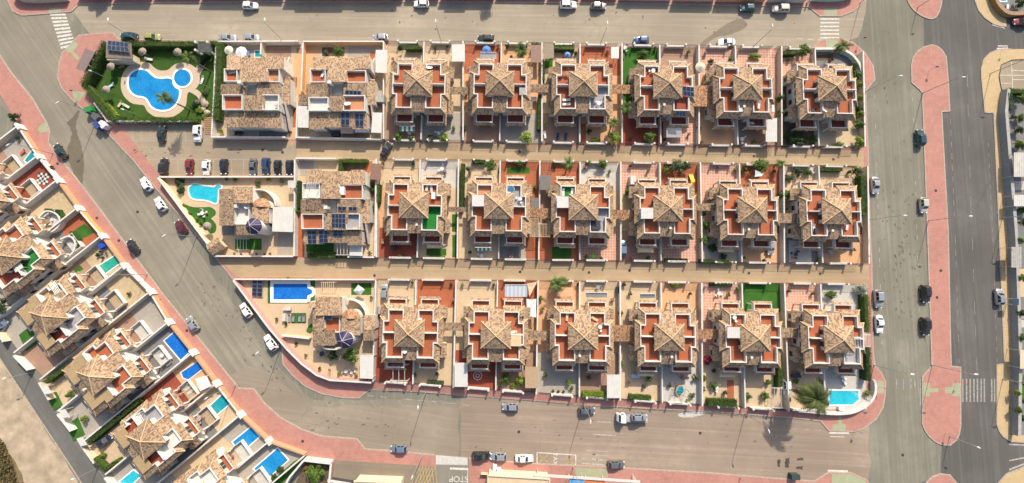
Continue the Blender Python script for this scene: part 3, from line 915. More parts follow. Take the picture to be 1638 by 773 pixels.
        g.slab(mir([(6.16, -8.91, 3.8), (6.16, -6.7, 3.8), (6.75, -6.7, 3.3), (6.75, -9.5, 3.3)], s))
        g.build("balcony_roof", M_TILE, r)
        for x in (2.1, 5.9):
            MB().box(*sorted(((x - 0.17) * s, (x + 0.17) * s)), -8.75, -8.4, 0, 2.72).build("pillar", M_WHITE, r)
        # openings
        q = math.pi / 2 * s
        for y in (-1.9, 0.2, 2.2):
            put(WIN, r, 6.96 * s, y, 3.75, q)
        for y in (-1.5, 1.4):
            put(WIN, r, 6.96 * s, y, 1.0, q)
        put(WIN, r, 8.01 * s, 4.7, 1.0, q)
        put(WIN, r, 8.01 * s, -4.6, 1.0, q)
        put(DOOR, r, 4.0 * s, 6.12, 3.05, math.pi)
        put(DOOR, r, 4.0 * s, 6.12, 0.05, math.pi)
        put(DOOR, r, 4.0 * s, -6.51, 3.05, 0)
        put(DOOR, r, 4.0 * s, -6.51, 0.05, 0)
        put(WIN, r, 3.21 * s, 1.4, 5.75, q)
        put(WIN, r, 3.21 * s, -1.4, 5.75, q)
    MB().box(-0.55, 0.55, -5.97, -5.9, 0.02, 2.2).build("entrance_door", M_FRAME, r)
    return r
TWIN = make_twin()
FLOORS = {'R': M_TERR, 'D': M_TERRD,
          'T': lawn_mat("roof_turf", (0.02, 0.16, 0.03), (0.03, 0.2, 0.045)),
          'G': plain("grey_terrace", (0.30, 0.29, 0.30), 0.85, 0.15), 'W': plain("pale_terrace", (0.58, 0.55, 0.5), 0.85, 0.12),
          'B': paving("tan_terrace", (0.40, 0.27, 0.15), (0.45, 0.31, 0.18), (0.33, 0.22, 0.13), 0.33), 'O': paving("orange_terrace", (0.5, 0.22, 0.11), (0.54, 0.25, 0.13), (0.4, 0.2, 0.12), 0.33),
          'K': plain("dark_terrace", (0.09, 0.09, 0.1), 0.7, 0.2)}
first = [True]
def twin(loc, rz, label, floors="RRRR", group="twin villas with tiled tower roofs"):
    """floors: front west, front east, back west, back east terrace."""
    o = TWIN if first[0] else copy_tree(TWIN)
    first[0] = False
    o.location = (*loc, Z_LOT)
    o.rotation_euler = (0, 0, rz)
    o.scale = (1, 1, ZS)
    tag(o, label, "house", group)
    fr = sorted([c for c in o.children if c.name.startswith("front_terrace")], key=lambda c: c.name)
    ba = sorted([c for c in o.children if c.name.startswith("back_terrace")], key=lambda c: c.name)
    for c, k in zip(fr + ba, floors):
        if k != 'R':
            setmat(c, FLOORS[k])
    return o
HOUSES = {}
ROWN = ["top", "middle", "bottom"]
TF = [["RRRR", "RRRR", "RRRG", "RRRD", "RRRR", "RRRR"], ["RRRT", "OGRR", "TRRG", "RRRR", "RRRR", "RRRR"], ["RRRR", "RRRR", "RRRR", "RRRR", "RRRR", "RRRG"]]
TWPOS = [[(-23.42, 46.18), (-3.0, 46.13), (17.78, 45.92), (38.79, 45.57), (58.75, 45.11), (79.73, 44.75)], [(-23.91, 15.43), (-3.21, 15.24), (17.41, 14.95), (38.04, 14.61), (58.55, 14.26), (79.01, 13.97)], [(-24.44, -15.32), (-3.82, -15.73), (16.92, -16.02), (37.47, -16.27), (57.94, -16.44), (77.79, -16.7)]]
TWHINT = [["beside the white carport", "with the blue parasol yard", "between two hedged drives", "with solar panels over its back terrace", "with the white lounger on its back terrace", "at the corner palm"],
          ["with one bright green roof terrace", "with a hot tub on its roof terrace", "with a turf roof terrace and white loungers", "beside the yellow slide", "beside the shade-sail yard", "at the avenue end"],
          ["with the white porch pergola", "with the blue striped awning", "with the round bushes out back", "with the curved balcony", "with the lawn in front", "with the turquoise pool"]]
for r_ in range(3):
    for k in range(6):
        HOUSES[r_, k] = twin(TWPOS[r_][k], PHI, "%s %s-row villa, %s" % (ORD[k], ROWN[r_], TWHINT[r_][k]), TF[r_][k])
LPOS = [(-134.41, 17.51), (-122.49, 3.26), (-110.58, -11.1), (-98.36, -25.05), (-85.53, -39.71), (-71.89, -54.17)]
LROT = [math.radians(v) for v in (-50, -50, -50, -50, -50, -52)]
LFL = ["RGBR", "RTWD", "BGBD", "RRBB", "GWDD", "WGBB"]
def back_cover(house, s, mat, full=True):
    """Tan sheet laid over a back roof terrace at parapet height."""
    pl = [(3.3, -0.2), (6.68, -0.2), (6.68, -2.58), (5.74, -2.58), (5.74, -6.1), (1.75, -6.1), (1.75, -2.95), (3.3, -2.95)] if full else [(1.75, -3.2), (5.74, -3.2), (5.74, -6.1), (1.75, -6.1)]
    MB().prism(mir(pl, s), 6.64, 6.72).build("terrace_sheet", mat, house)
LHINT = ["cut by the left edge, with the chequered yard", "with the turf roof terrace at the left edge", "with the large brown awning over its terrace", "with two tan back terraces", "with white pergola beams", "cut by the bottom edge"]
for i in range(6):
    HOUSES['L', i] = twin(LPOS[i], LROT[i], "%s slanted villa along the diagonal street, %s" % (ORD[i], LHINT[i]), LFL[i], "villas along the diagonal street")
M_TANS = plain("tan_sheet", (0.33, 0.235, 0.125), 0.85, 0.12)
for i, s, fu in ((0, -1, True), (2, -1, True), (2, 1, False), (3, -1, True), (3, 1, True), (4, -1, False), (4, 1, False), (5, -1, True)):
    back_cover(HOUSES['L', i], s, M_TANS, fu)
M_TANP = plain("tan_patio", (0.36, 0.27, 0.17), 0.85, 0.15)
for i in range(6):
    for s in (-1, 1):
        h_ = HOUSES['L', i]
        MB().prism(mir([(1.9, 8.0), (6.2, 8.0), (6.2, 11.2), (1.9, 11.2)], s), 0, 0.35).build("porch_floor", M_TANP if (i + s) % 2 else M_LGREY, h_)
        MB().path(mir([(1.9, 8.2), (1.9, 11.2), (6.2, 11.2), (6.2, 8.2)], s), 0.2, 0.36, 1.35).build("porch_wall", M_WHITE, h_)

def piece_house(name, ox, oy, sc, label, cat, pieces, group=None, anchor=None):
    """A house of roof planes and roof terraces, each measured on the photo at its own height."""
    ax, ay = G(*anchor)
    r = empty(name, (ax, ay, Z_LOT))
    tag(r, label, cat, group)
    for p in pieces:
        kind, x0, y0, x1, y1 = p[:5]
        px = lambda x, y: (ox + x / sc, oy + y / sc)
        def W(x, y, z):
            a = G(*px(x, y), z + Z_LOT)
            return (a[0] - ax, a[1] - ay)
        if kind == 'roof':
            zn, zs = p[5], p[6]
            if len(p) > 7:
                zw, ze = p[5], p[6]
                cs = [(x0, y0, zw), (x1, y0, ze), (x1, y1, ze), (x0, y1, zw)]
            else:
                cs = [(x0, y0, zn), (x1, y0, zn), (x1, y1, zs), (x0, y1, zs)]
            P = [(*W(x, y, z), z) for x, y, z in cs]
            MB().slab(P, 0.13).build("roof", M_TILE if not (len(p) > 8) else M_TILE2, r)
            cx, cy = sum(q[0] for q in P) / 4, sum(q[1] for q in P) / 4
            Q = [(cx + (q[0] - cx) * 0.9, cy + (q[1] - cy) * 0.9) for q in P]
            QZ = [q[2] + (sum(v[2] for v in P) / 4 - q[2]) * 0.1 - 0.14 for q in P]
            MB().prism(Q if ccw(Q) == Q else Q, 0, QZ if ccw(Q) == Q else list(reversed(QZ))).build("wall", M_WHITE, r)
        elif kind == 'terr':
            z, fl = p[5], p[6]
            cs = [(x0, y0), (x1, y0), (x1, y1), (x0, y1)]
            P = [W(x, y, z) for x, y in cs]
            MB().prism(P, 0, z - 0.06).build("wall", M_WHITE, r)
            cx, cy = sum(q[0] for q in P) / 4, sum(q[1] for q in P) / 4
            MB().prism([(cx + (q[0] - cx) * 0.97, cy + (q[1] - cy) * 0.97) for q in P], z - 0.055, z).build("terrace_floor", FLOORS[fl], r)
            MB().path([(cx + (q[0] - cx) * 0.955, cy + (q[1] - cy) * 0.955) for q in P], 0.2, z - 0.05, z + 0.85, True).build("parapet", M_WHITE, r)
        elif kind == 'flat':
            z, m = p[5], p[6]
            P = [W(x, y, z) for x, y in ((x0, y0), (x1, y0), (x1, y1), (x0, y1))]
            MB().prism(P, 0, z).build("flat_roof", m, r)
    return r, (lambda x, y, z=0: (lambda a: (a[0] - ax, a[1] - ay))(G(ox + x / sc, oy + y / sc, z + Z_LOT)))

B_G = "long courtyard houses in the top left of the block"
PB1 = [('roof', 97, 128, 190, 222, 4.37, 5.29), ('roof', 186, 138, 385, 305, 4.37, 5.8), ('roof', 382, 128, 488, 218, 4.37, 5.29), ('terr', 95, 226, 184, 312, 4.37, 'R'), ('terr', 386, 224, 472, 316, 4.37, 'O'),
       ('roof', 56, 322, 222, 398, 5.12, 4.45), ('roof', 302, 318, 470, 398, 5.12, 4.54), ('roof', 468, 270, 532, 462, 3.5, 3.1, 'we'), ('flat', 228, 318, 300, 392, 3.4, M_LGREY),
       ('terr', 82, 402, 220, 505, 4.2, 'R'), ('roof', 218, 398, 356, 502, 5.21, 4.96), ('terr', 358, 402, 468, 508, 4.2, 'W'),
       ('roof', 78, 512, 180, 618, 4.1, 3.6), ('roof', 178, 504, 366, 616, 4.15, 3.55), ('roof', 364, 512, 470, 622, 4.1, 3.6)]
HB1, PX1 = piece_house("courtyard_house", 340, 60, 4.293, "long tiled courtyard house next to the pool garden hedge", "house", PB1, B_G, (410, 150))
PB2 = [('roof', 687, 132, 792, 222, 4.37, 5.29), ('roof', 788, 142, 925, 305, 4.37, 5.8), ('roof', 922, 142, 980, 232, 4.37, 5.29), ('roof', 976, 124, 1085, 216, 4.37, 5.29), ('terr', 680, 226, 786, 318, 4.37, 'R'), ('terr', 922, 236, 1062, 320, 4.37, 'R'),
       ('roof', 646, 318, 808, 410, 5.21, 4.45), ('roof', 898, 312, 1062, 398, 5.21, 4.62), ('roof', 1060, 285, 1116, 466, 3.5, 3.1, 'we'), ('flat', 814, 312, 894, 396, 3.4, M_LGREY),
       ('terr', 670, 420, 806, 512, 4.2, 'W'), ('roof', 806, 402, 904, 506, 5.21, 4.96), ('terr', 906, 406, 1056, 512, 4.2, 'O'),
       ('roof', 664, 514, 766, 628, 4.1, 3.6), ('roof', 764, 504, 962, 616, 4.15, 3.55), ('roof', 960, 516, 1060, 630, 4.1, 3.6), ('roof', 590, 392, 650, 466, 3.02, 2.52)]
HB2, PX2 = piece_house("courtyard_house", 340, 60, 4.293, "long tiled courtyard house with small solar panels beside a white carport", "house", PB2, B_G, (545, 150))
PB3 = [('roof', 923, 96, 1036, 192, 4.37, 5.29), ('roof', 1034, 106, 1168, 302, 4.37, 5.8), ('roof', 1166, 106, 1244, 202, 4.37, 5.29), ('roof', 1242, 96, 1342, 202, 4.37, 5.29), ('terr', 912, 196, 1034, 300, 4.37, 'W'), ('terr', 1166, 206, 1336, 306, 4.37, 'R'),
       ('roof', 888, 306, 1066, 402, 5.21, 4.45), ('roof', 1144, 306, 1312, 402, 5.21, 4.54), ('roof', 1310, 300, 1378, 472, 3.5, 3.1, 'we'), ('flat', 1070, 310, 1140, 396, 3.4, M_LGREY),
       ('terr', 904, 410, 1060, 516, 4.2, 'R'), ('roof', 1060, 402, 1222, 522, 5.21, 4.96), ('terr', 1222, 408, 1314, 520, 4.2, 'G'),
       ('roof', 908, 520, 1016, 622, 4.1, 3.6), ('roof', 1014, 518, 1222, 612, 4.15, 3.55), ('roof', 1220, 526, 1320, 630, 4.1, 3.6)]
HB3, PX3 = piece_house("courtyard_house", 280, 250, 4.418, "long tiled courtyard house with many solar panels in the middle row", "house", PB3, B_G, (540, 338))
for H_, PX_, xs, yn, ys in ((HB1, PX1, (150, 290, 430), 138, 612), (HB2, PX2, (730, 880, 1030), 142, 612), (HB3, PX3, (980, 1130, 1290), 108, 608)):
    for x in xs:
        a = PX_(x, ys, 4)
        put(DOOR, H_, a[0], a[1] + 0.3, 0.05, 0)
        pass
        a = PX_(x, yn, 4)
        put(WIN, H_, a[0], a[1] - 0.25, 1.0, math.pi)
        put(WIN, H_, a[0], a[1] - 0.25, 2.75, math.pi)
    MB().box(-0.35, 0.35, -0.3, 0.3, 4.6, 6.3).box(-0.45, 0.45, -0.4, 0.4, 6.3, 6.4).build("chimney", M_WHITE, H_)

for H_, PX_, q in ((HB1, PX1, ((478, 120, 560), (478, 470, 630))), (HB2, PX2, ((1066, 130, 260), (1062, 470, 630))), (HB3, PX3, ((1322, 130, 245), (1318, 470, 620)))):
    for x, ya, yb in q:
        a, b = PX_(x, ya if ya < 300 else yb, 2), PX_(x, min(yb, 260) if ya < 300 else ya, 2)
        n_ = 9
        for i in range(n_):
            t0, t1 = i / n_, (i + 1) / n_
            y0, y1 = a[1] + (b[1] - a[1]) * t0, a[1] + (b[1] - a[1]) * t1
            MB().box(a[0] + 0.1, a[0] + 1.25, min(y0, y1), max(y0, y1), 0, 0.3 * (i + 1)).build("step", M_TERR, H_)
        MB().mesh([(a[0] + 1.25, a[1], 0), (a[0] + 1.5, a[1], 0), (a[0] + 1.5, b[1], 0), (a[0] + 1.25, b[1], 0), (a[0] + 1.25, a[1], 1.1), (a[0] + 1.5, a[1], 1.1), (a[0] + 1.5, b[1], 3.7), (a[0] + 1.25, b[1], 3.7)],
                  [(3, 2, 1, 0), (4, 5, 6, 7), (0, 1, 5, 4), (1, 2, 6, 5), (2, 3, 7, 6), (3, 0, 4, 7)]).build("stair_parapet", M_WHITE, H_)

M_CAP = plain("violet_slate", (0.03, 0.02, 0.075), 0.55, 0.25, 3.0)
def fan_roof(parent, c, r_, z0, z1, a0, a1, n=8, mat=M_TILE2):
    mb = MB()
    for i in range(n):
        t0, t1 = a0 + (a1 - a0) * i / n, a0 + (a1 - a0) * (i + 1) / n
        mb.slab([(c[0], c[1], z1), (c[0] + r_ * math.cos(t0), c[1] + r_ * math.sin(t0), z0), (c[0] + r_ * math.cos(t1), c[1] + r_ * math.sin(t1), z0)], 0.12)
    o = mb.build("round_roof", mat, parent)
    P = [(c[0] + (r_ - 0.3) * math.cos(a0 + (a1 - a0) * i / n), c[1] + (r_ - 0.3) * math.sin(a0 + (a1 - a0) * i / n)) for i in range(n + 1)] + [c]
    MB().prism(P, 0, z0 - 0.14).build("round_wall", M_WHITE, parent)
    return o
def windmill(parent, capc, z0, r_):
    x, y = capc
    MB().cyl(x, y, 0, z0 + 0.1, r_ * 1.02, r_ * 0.86, 20).build("mill_tower", M_WHITE, parent, smooth=False)
    cap = MB().cone(x, y, z0 + 0.1, z0 + 1.7, r_ * 1.08, 24).build("mill_cap", M_CAP, parent)
    rb = MB()
    for i in range(6):
        t = math.pi * i / 3 + 0.2
        rb.tube([(x, y, z0 + 1.74), (x + r_ * 1.08 * math.cos(t), y + r_ * 1.08 * math.sin(t), z0 + 0.14)], 0.05, 5)
    rb.build("cap_rib", M_LGREY, cap)
    for s_, zz in ((0.4, 1.2), (2.4, 1.2), (4.4, 3.2)):
        MB().box(-0.3, 0.3, -0.05, 0.05, 0, 0.9).build("window", M_GLASS, parent, loc=(x + r_ * 0.97 * math.cos(s_), y + r_ * 0.97 * math.sin(s_), zz)).rotation_euler = (0, 0, s_ + math.pi / 2)
PW1 = [('roof', 312, 232, 414, 490, 3.6, 4.7, 'we'), ('roof', 412, 216, 546, 332, 3.6, 4.8), ('roof', 378, 218, 416, 300, 3.6, 4.6), ('terr', 416, 338, 540, 486, 3.1, 'W'), ('roof', 544, 362, 662, 474, 4.6, 4.0, 'we'), ('roof', 432, 488, 520, 556, 4.0, 3.2)]
HW1, PXW1 = piece_house("windmill_villa", 280, 250, 4.418, "tiled villa with violet windmill cap beside the free-form turquoise pool", "house", PW1, "villas with a windmill tower", (405, 330))
fan_roof(HW1, PXW1(603, 360, 4.2), 2.35, 3.9, 4.9, 0.0, math.pi)
windmill(HW1, PXW1(545, 492, 6.3), 5.6, 1.85)
MB().box(-0.5, 0.5, -0.5, 0.5, 3.0, 4.6).build("chimney", M_WHITE, HW1, loc=(*PXW1(433, 352, 4), 0))
MB().path([PXW1(*p, 2) for p in smooth_line([(560, 240), (620, 238), (670, 262), (705, 305), (716, 352)])], 0.3, 0, 2.4).build("curved_wall", M_WHITE, HW1)
PW2 = [('roof', 508, 198, 566, 240, 3.6, 4.0), ('roof', 544, 240, 620, 390, 3.6, 4.6, 'we'), ('roof', 564, 168, 740, 292, 3.5, 4.8), ('roof', 736, 312, 862, 424, 4.6, 4.0, 'we'), ('terr', 622, 296, 736, 402, 3.1, 'R'),
       ('roof', 544, 388, 692, 494, 4.4, 3.6), ('roof', 888, 290, 960, 388, 2.7, 3.3), ('roof', 882, 392, 955, 460, 3.3, 2.7)]
HW2, PXW2 = piece_house("windmill_villa", 370, 435, 4.18, "tiled villa with violet windmill cap beside the rectangular blue pool", "house", PW2, "villas with a windmill tower", (540, 520))
fan_roof(HW2, PXW2(795, 312, 4.2), 2.3, 3.9, 4.9, 0.0, math.pi)
windmill(HW2, PXW2(752, 457, 6.3), 5.6, 1.85)
MB().path([PXW2(*p, 2) for p in smooth_line([(772, 182), (820, 190), (865, 215), (895, 260), (905, 310)])], 0.3, 0, 2.2).build("curved_wall", M_WHITE, HW2)
MB().path([PXW2(*p, 2.5) for p in smooth_line([(612, 490), (625, 508), (680, 516), (720, 515)])], 0.25, 0, 3.0).build("curved_wall", M_WHITE, HW2)
for H_, PX_, q in ((HW1, PXW1, [(300, 300, 1), (300, 430, 1), (620, 475, 0), (470, 212, 2)]), (HW2, PXW2, [(542, 300, 1), (542, 420, 1), (800, 428, 0), (650, 164, 2)])):
    for x, y, d in q:
        a = PX_(x, y, 2)
        put(WIN, H_, a[0] + (0.75 if d == 1 else 0), a[1] + (0.3 if d == 0 else -0.45 if d == 2 else 0), 1.0, (0, -math.pi / 2, math.pi)[d])
# ================================================================== VEGETATION
L_DARK = leaf("leaf_dark", (0.015, 0.042, 0.010), (0.04, 0.085, 0.018), (0.08, 0.12, 0.025))
L_MID = leaf("leaf_mid", (0.034, 0.085, 0.012), (0.09, 0.17, 0.022), (0.2, 0.26, 0.045))
L_LIME = leaf("leaf_lime", (0.075, 0.135, 0.012), (0.19, 0.27, 0.025), (0.34, 0.38, 0.055))
L_HEDGE = leaf("leaf_hedge", (0.026, 0.058, 0.010), (0.06, 0.11, 0.018), (0.13, 0.17, 0.035))
L_OLIVE = leaf("leaf_olive", (0.05, 0.07, 0.03), (0.10, 0.13, 0.05), (0.17, 0.19, 0.085))
L_PALM = leaf("leaf_palm", (0.04, 0.085, 0.018), (0.10, 0.155, 0.03), (0.22, 0.25, 0.07))
L_DRY = leaf("leaf_dry_palm", (0.03, 0.055, 0.014), (0.075, 0.105, 0.026), (0.16, 0.16, 0.05))
L_RED = leaf("leaf_bougainvillea", (0.18, 0.01, 0.04), (0.36, 0.02, 0.08), (0.45, 0.05, 0.12))
L_PINK = leaf("leaf_pink_blossom", (0.25, 0.12, 0.12), (0.5, 0.25, 0.26), (0.6, 0.4, 0.38))
L_WHITEF = leaf("leaf_white_blossom", (0.03, 0.07, 0.02), (0.3, 0.33, 0.25), (0.6, 0.6, 0.52), 3.0)
def leafcard(mb, p, nrm, size, rr):
    nrm = nrm.normalized()
    a = nrm.cross(Vector((rr.uniform(-1, 1), rr.uniform(-1, 1), rr.uniform(-1, 1))))
    if a.length < 1e-3:
        a = Vector((1, 0, 0))
    a.normalize()
    b = nrm.cross(a)
    s1, s2 = size * rr.uniform(0.7, 1.3), size * rr.uniform(0.4, 0.75)
    mb.mesh([p - a * s1, p - b * s2 + nrm * size * 0.15, p + a * s1, p + b * s2 + nrm * size * 0.15], [(0, 1, 2, 3)])
def crown_mesh(seed, n=900, clumps=22, size=0.16, flat=0.85):
    """Unit crown (radius 1, sitting from z=0 to ~2*flat): leaf faces in clumps, gaps between."""
    rr = random.Random(seed)
    mb = MB()
    cl = []
    for i in range(clumps):
        th, ph = rr.uniform(0, 2 * math.pi), math.acos(rr.uniform(-0.55, 1))
        d = rr.uniform(0.42, 0.82)
        cl.append((Vector((math.sin(ph) * math.cos(th) * d, math.sin(ph) * math.sin(th) * d, flat + math.cos(ph) * d * flat)), rr.uniform(0.22, 0.42)))
    for i in range(n):
        c, r_ = cl[i % clumps]
        v = Vector((rr.gauss(0, 1), rr.gauss(0, 1), rr.gauss(0, 1))).normalized()
        p = c + v * r_ * rr.uniform(0.7, 1.05)
        leafcard(mb, p, v + Vector((0, 0, 0.4)), size, rr)
    return mb
CROWNS = {}
def crown_proto(kind, mat):
    key = (kind, mat.name)
    if key not in CROWNS:
        par = {0: (11, 1100, 24, 0.105, 0.85), 1: (23, 1000, 17, 0.11, 0.7), 2: (37, 800, 30, 0.1, 0.95), 3: (51, 420, 12, 0.15, 0.7)}[kind]
        me = crown_mesh(*par)
        o = me.build("crown", mat)
        CROWNS[key] = o.data
        bpy.data.objects.remove(o)
    return CROWNS[key]
TRUNKS = {}
def trunk_mesh():
    if 't' not in TRUNKS:
        t = MB().tube([(0, 0, 0), (0.03, 0.01, 0.4), (0.0, 0.03, 0.8)], [0.12, 0.09, 0.07], 7)
        for a in range(4):
            ang = a * 1.6 + 0.3
            t.tube([(0.0, 0.02, 0.7), (0.3 * math.cos(ang), 0.3 * math.sin(ang), 1.15), (0.55 * math.cos(ang), 0.55 * math.sin(ang), 1.5)], [0.06, 0.04, 0.02], 5)
        o = t.build("trunk", M_BARK)
        TRUNKS['t'] = o.data
        bpy.data.objects.remove(o)
    return TRUNKS['t']
def plant(label, px, py, r, h, mat=None, kind=0, name=None, zb=Z_LOT, rx=None, top=0.6):
    """Tree or shrub: px,py is where its crown centre shows; r in photo px; h metres tall."""
    mat = mat or L_MID
    rm = r / 6.45
    x, y = G(px, py, zb + h * top)
    tree = h > 2.2 and name is None
    name = name or ("tree" if tree else "shrub")
    o = empty(name, (x, y, zb), R.uniform(0, 6.28) if not rx else 0)
    tag(o, label, "tree" if "tree" in name else "shrub", "garden trees" if "tree" in name else "garden shrubs")
    c = bpy.data.objects.new("crown", crown_proto(kind, mat))
    C.objects.link(c)
    c.parent = o
    z0 = h * (0.28 if tree else 0.0)
    c.scale = ((rx / 6.45) if rx else rm, rm, (h - z0) / 1.75)
    c.location = (0, 0, z0)
    t = bpy.data.objects.new("trunk", trunk_mesh())
    C.objects.link(t)
    t.parent = o
    t.scale = (rm * 0.7, rm * 0.7, h * 0.5 / 1.1)
    return o
def hedge(label, pts, width, h, mat=None, zb=Z_LOT, at_top=True, dens=1.0):
    """Clipped hedge along photo points (measured on its top)."""
    mat = L_HEDGE if mat in (None, L_MID) else mat
    P = [Vector(G(*p, zb + h if at_top else zb)) for p in pts]
    o0 = P[0]
    rr = random.Random(int(pts[0][0] * 7 + pts[0][1] * 3))
    core = MB()
    for a, b in zip(P, P[1:]):
        d = (b - a).normalized()
        n_ = Vector((-d.y, d.x))
        k = max(1, int((b - a).length / 0.8))
        rings = []
        for i in range(k + 1):
            q = a.lerp(b, i / k) - o0
            if i == 0:
                q = q - d * width * 0.3
            if i == k:
                q = q + d * width * 0.3
            f = lambda: rr.uniform(0.82, 1.02)
            w2 = width / 2 * 0.86
            rings.append([(*(q + n_ * w2 * f()), 0), (*(q + n_ * w2 * f()), h * 0.55), (*(q + n_ * w2 * f() * 0.93), h * 0.9 * f()), (*(q - n_ * w2 * f() * 0.93), h * 0.9 * f()), (*(q - n_ * w2 * f()), h * 0.55), (*(q - n_ * w2 * f()), 0)])
        core.loft(rings)
        L = (b - a).length + width * 0.6
        for i in range(int(L * (width + 2 * h) * 34 * dens)):
            t = rr.uniform(-width * 0.3, (b - a).length + width * 0.3)
            q = a + d * t - o0
            s_ = rr.uniform(-h, width + h)
            if s_ < 0:
                p, nv = (*(q - n_ * (width / 2 * rr.uniform(0.85, 1.06))), h + s_), -n_
            elif s_ > width:
                p, nv = (*(q + n_ * (width / 2 * rr.uniform(0.85, 1.06))), h - (s_ - width)), n_
            else:
                p, nv = (*(q + n_ * (s_ - width / 2)), h * rr.uniform(0.9, 1.05)), None
            nv = Vector((0, 0, 1)) if nv is None else Vector((nv.x, nv.y, 0.3))
            leafcard(core, Vector(p), nv + Vector((rr.uniform(-.5, .5), rr.uniform(-.5, .5), rr.uniform(-.2, .5))), 0.13, rr)
    o = core.build("hedge", mat, loc=(*o0, zb))
    return tag(o, label, "hedge", "garden hedges")
FROND = {}
def frond_mesh(mat, droop):
    key = (mat.name, droop)
    if key not in FROND:
        mb = MB()
        pts = []
        n = 13
        for i in range(n + 1):
            t = i / n
            pts.append(Vector((t * math.cos(0.5 - droop * t), 0, t * math.sin(0.55 - droop * t))))
        mb.tube(pts, [0.018 * (1 - 0.8 * i / n) for i in range(n + 1)], 3)
        rr = random.Random(5)
        for i in range(2, n + 1):
            p = pts[i]
            d = (pts[i] - pts[i - 1]).normalized()
            t = i / n
            L = 0.27 * math.sin(math.pi * min(1, 0.18 + t * 0.85)) + 0.04
            for s in (-1, 1):
                for k in (0, 0.5):
                    q = p - d * k * 0.07
                    tip = q + d * L * 0.65 + Vector((0, s * L, -L * 0.35 + rr.uniform(-.03, .03)))
                    w = d * 0.022
                    mb.mesh([q - w, q + w, tip], [(0, 1, 2)])
        o = mb.build("frond", mat)
        FROND[key] = o.data
        bpy.data.objects.remove(o)
    return FROND[key]
def palm(label, px, py, h, spread, mat=None, n=22, at_base=False, rt=0.17, zb=Z_LOT):
    """px,py: where the crown shows (or the foot, when at_base)."""
    mat = mat or L_PALM
    x, y = G(px, py, zb if at_base else zb + h)
    o = empty("palm_tree", (x, y, zb), R.uniform(0, 6))
    tag(o, label, "palm tree", "palm trees")
    tr = MB()
    m = 8
    tr.tube([(0.06 * math.sin(i), 0.05 * math.cos(i * 1.3), h * i / m) for i in range(m + 1)], [rt * (1.25 - 0.4 * i / m + (0.08 if i % 2 else 0)) for i in range(m + 1)], 8)
    tr.build("trunk", M_BARK, o)
    for i in range(n):
        lay = i % 3
        f = bpy.data.objects.new("frond", frond_mesh(mat, (1.0, 1.5, 2.1)[lay]))
        C.objects.link(f)
        f.parent = o
        f.location = (0, 0, h - 0.05)
        f.rotation_euler = (R.uniform(-.15, .15), (-0.45, 0.0, 0.35)[lay] + R.uniform(-.15, .15), i * 2.39996 + R.uniform(-.2, .2))
        k = spread * R.uniform(0.85, 1.12)
        f.scale = (k, k, k)
    return o

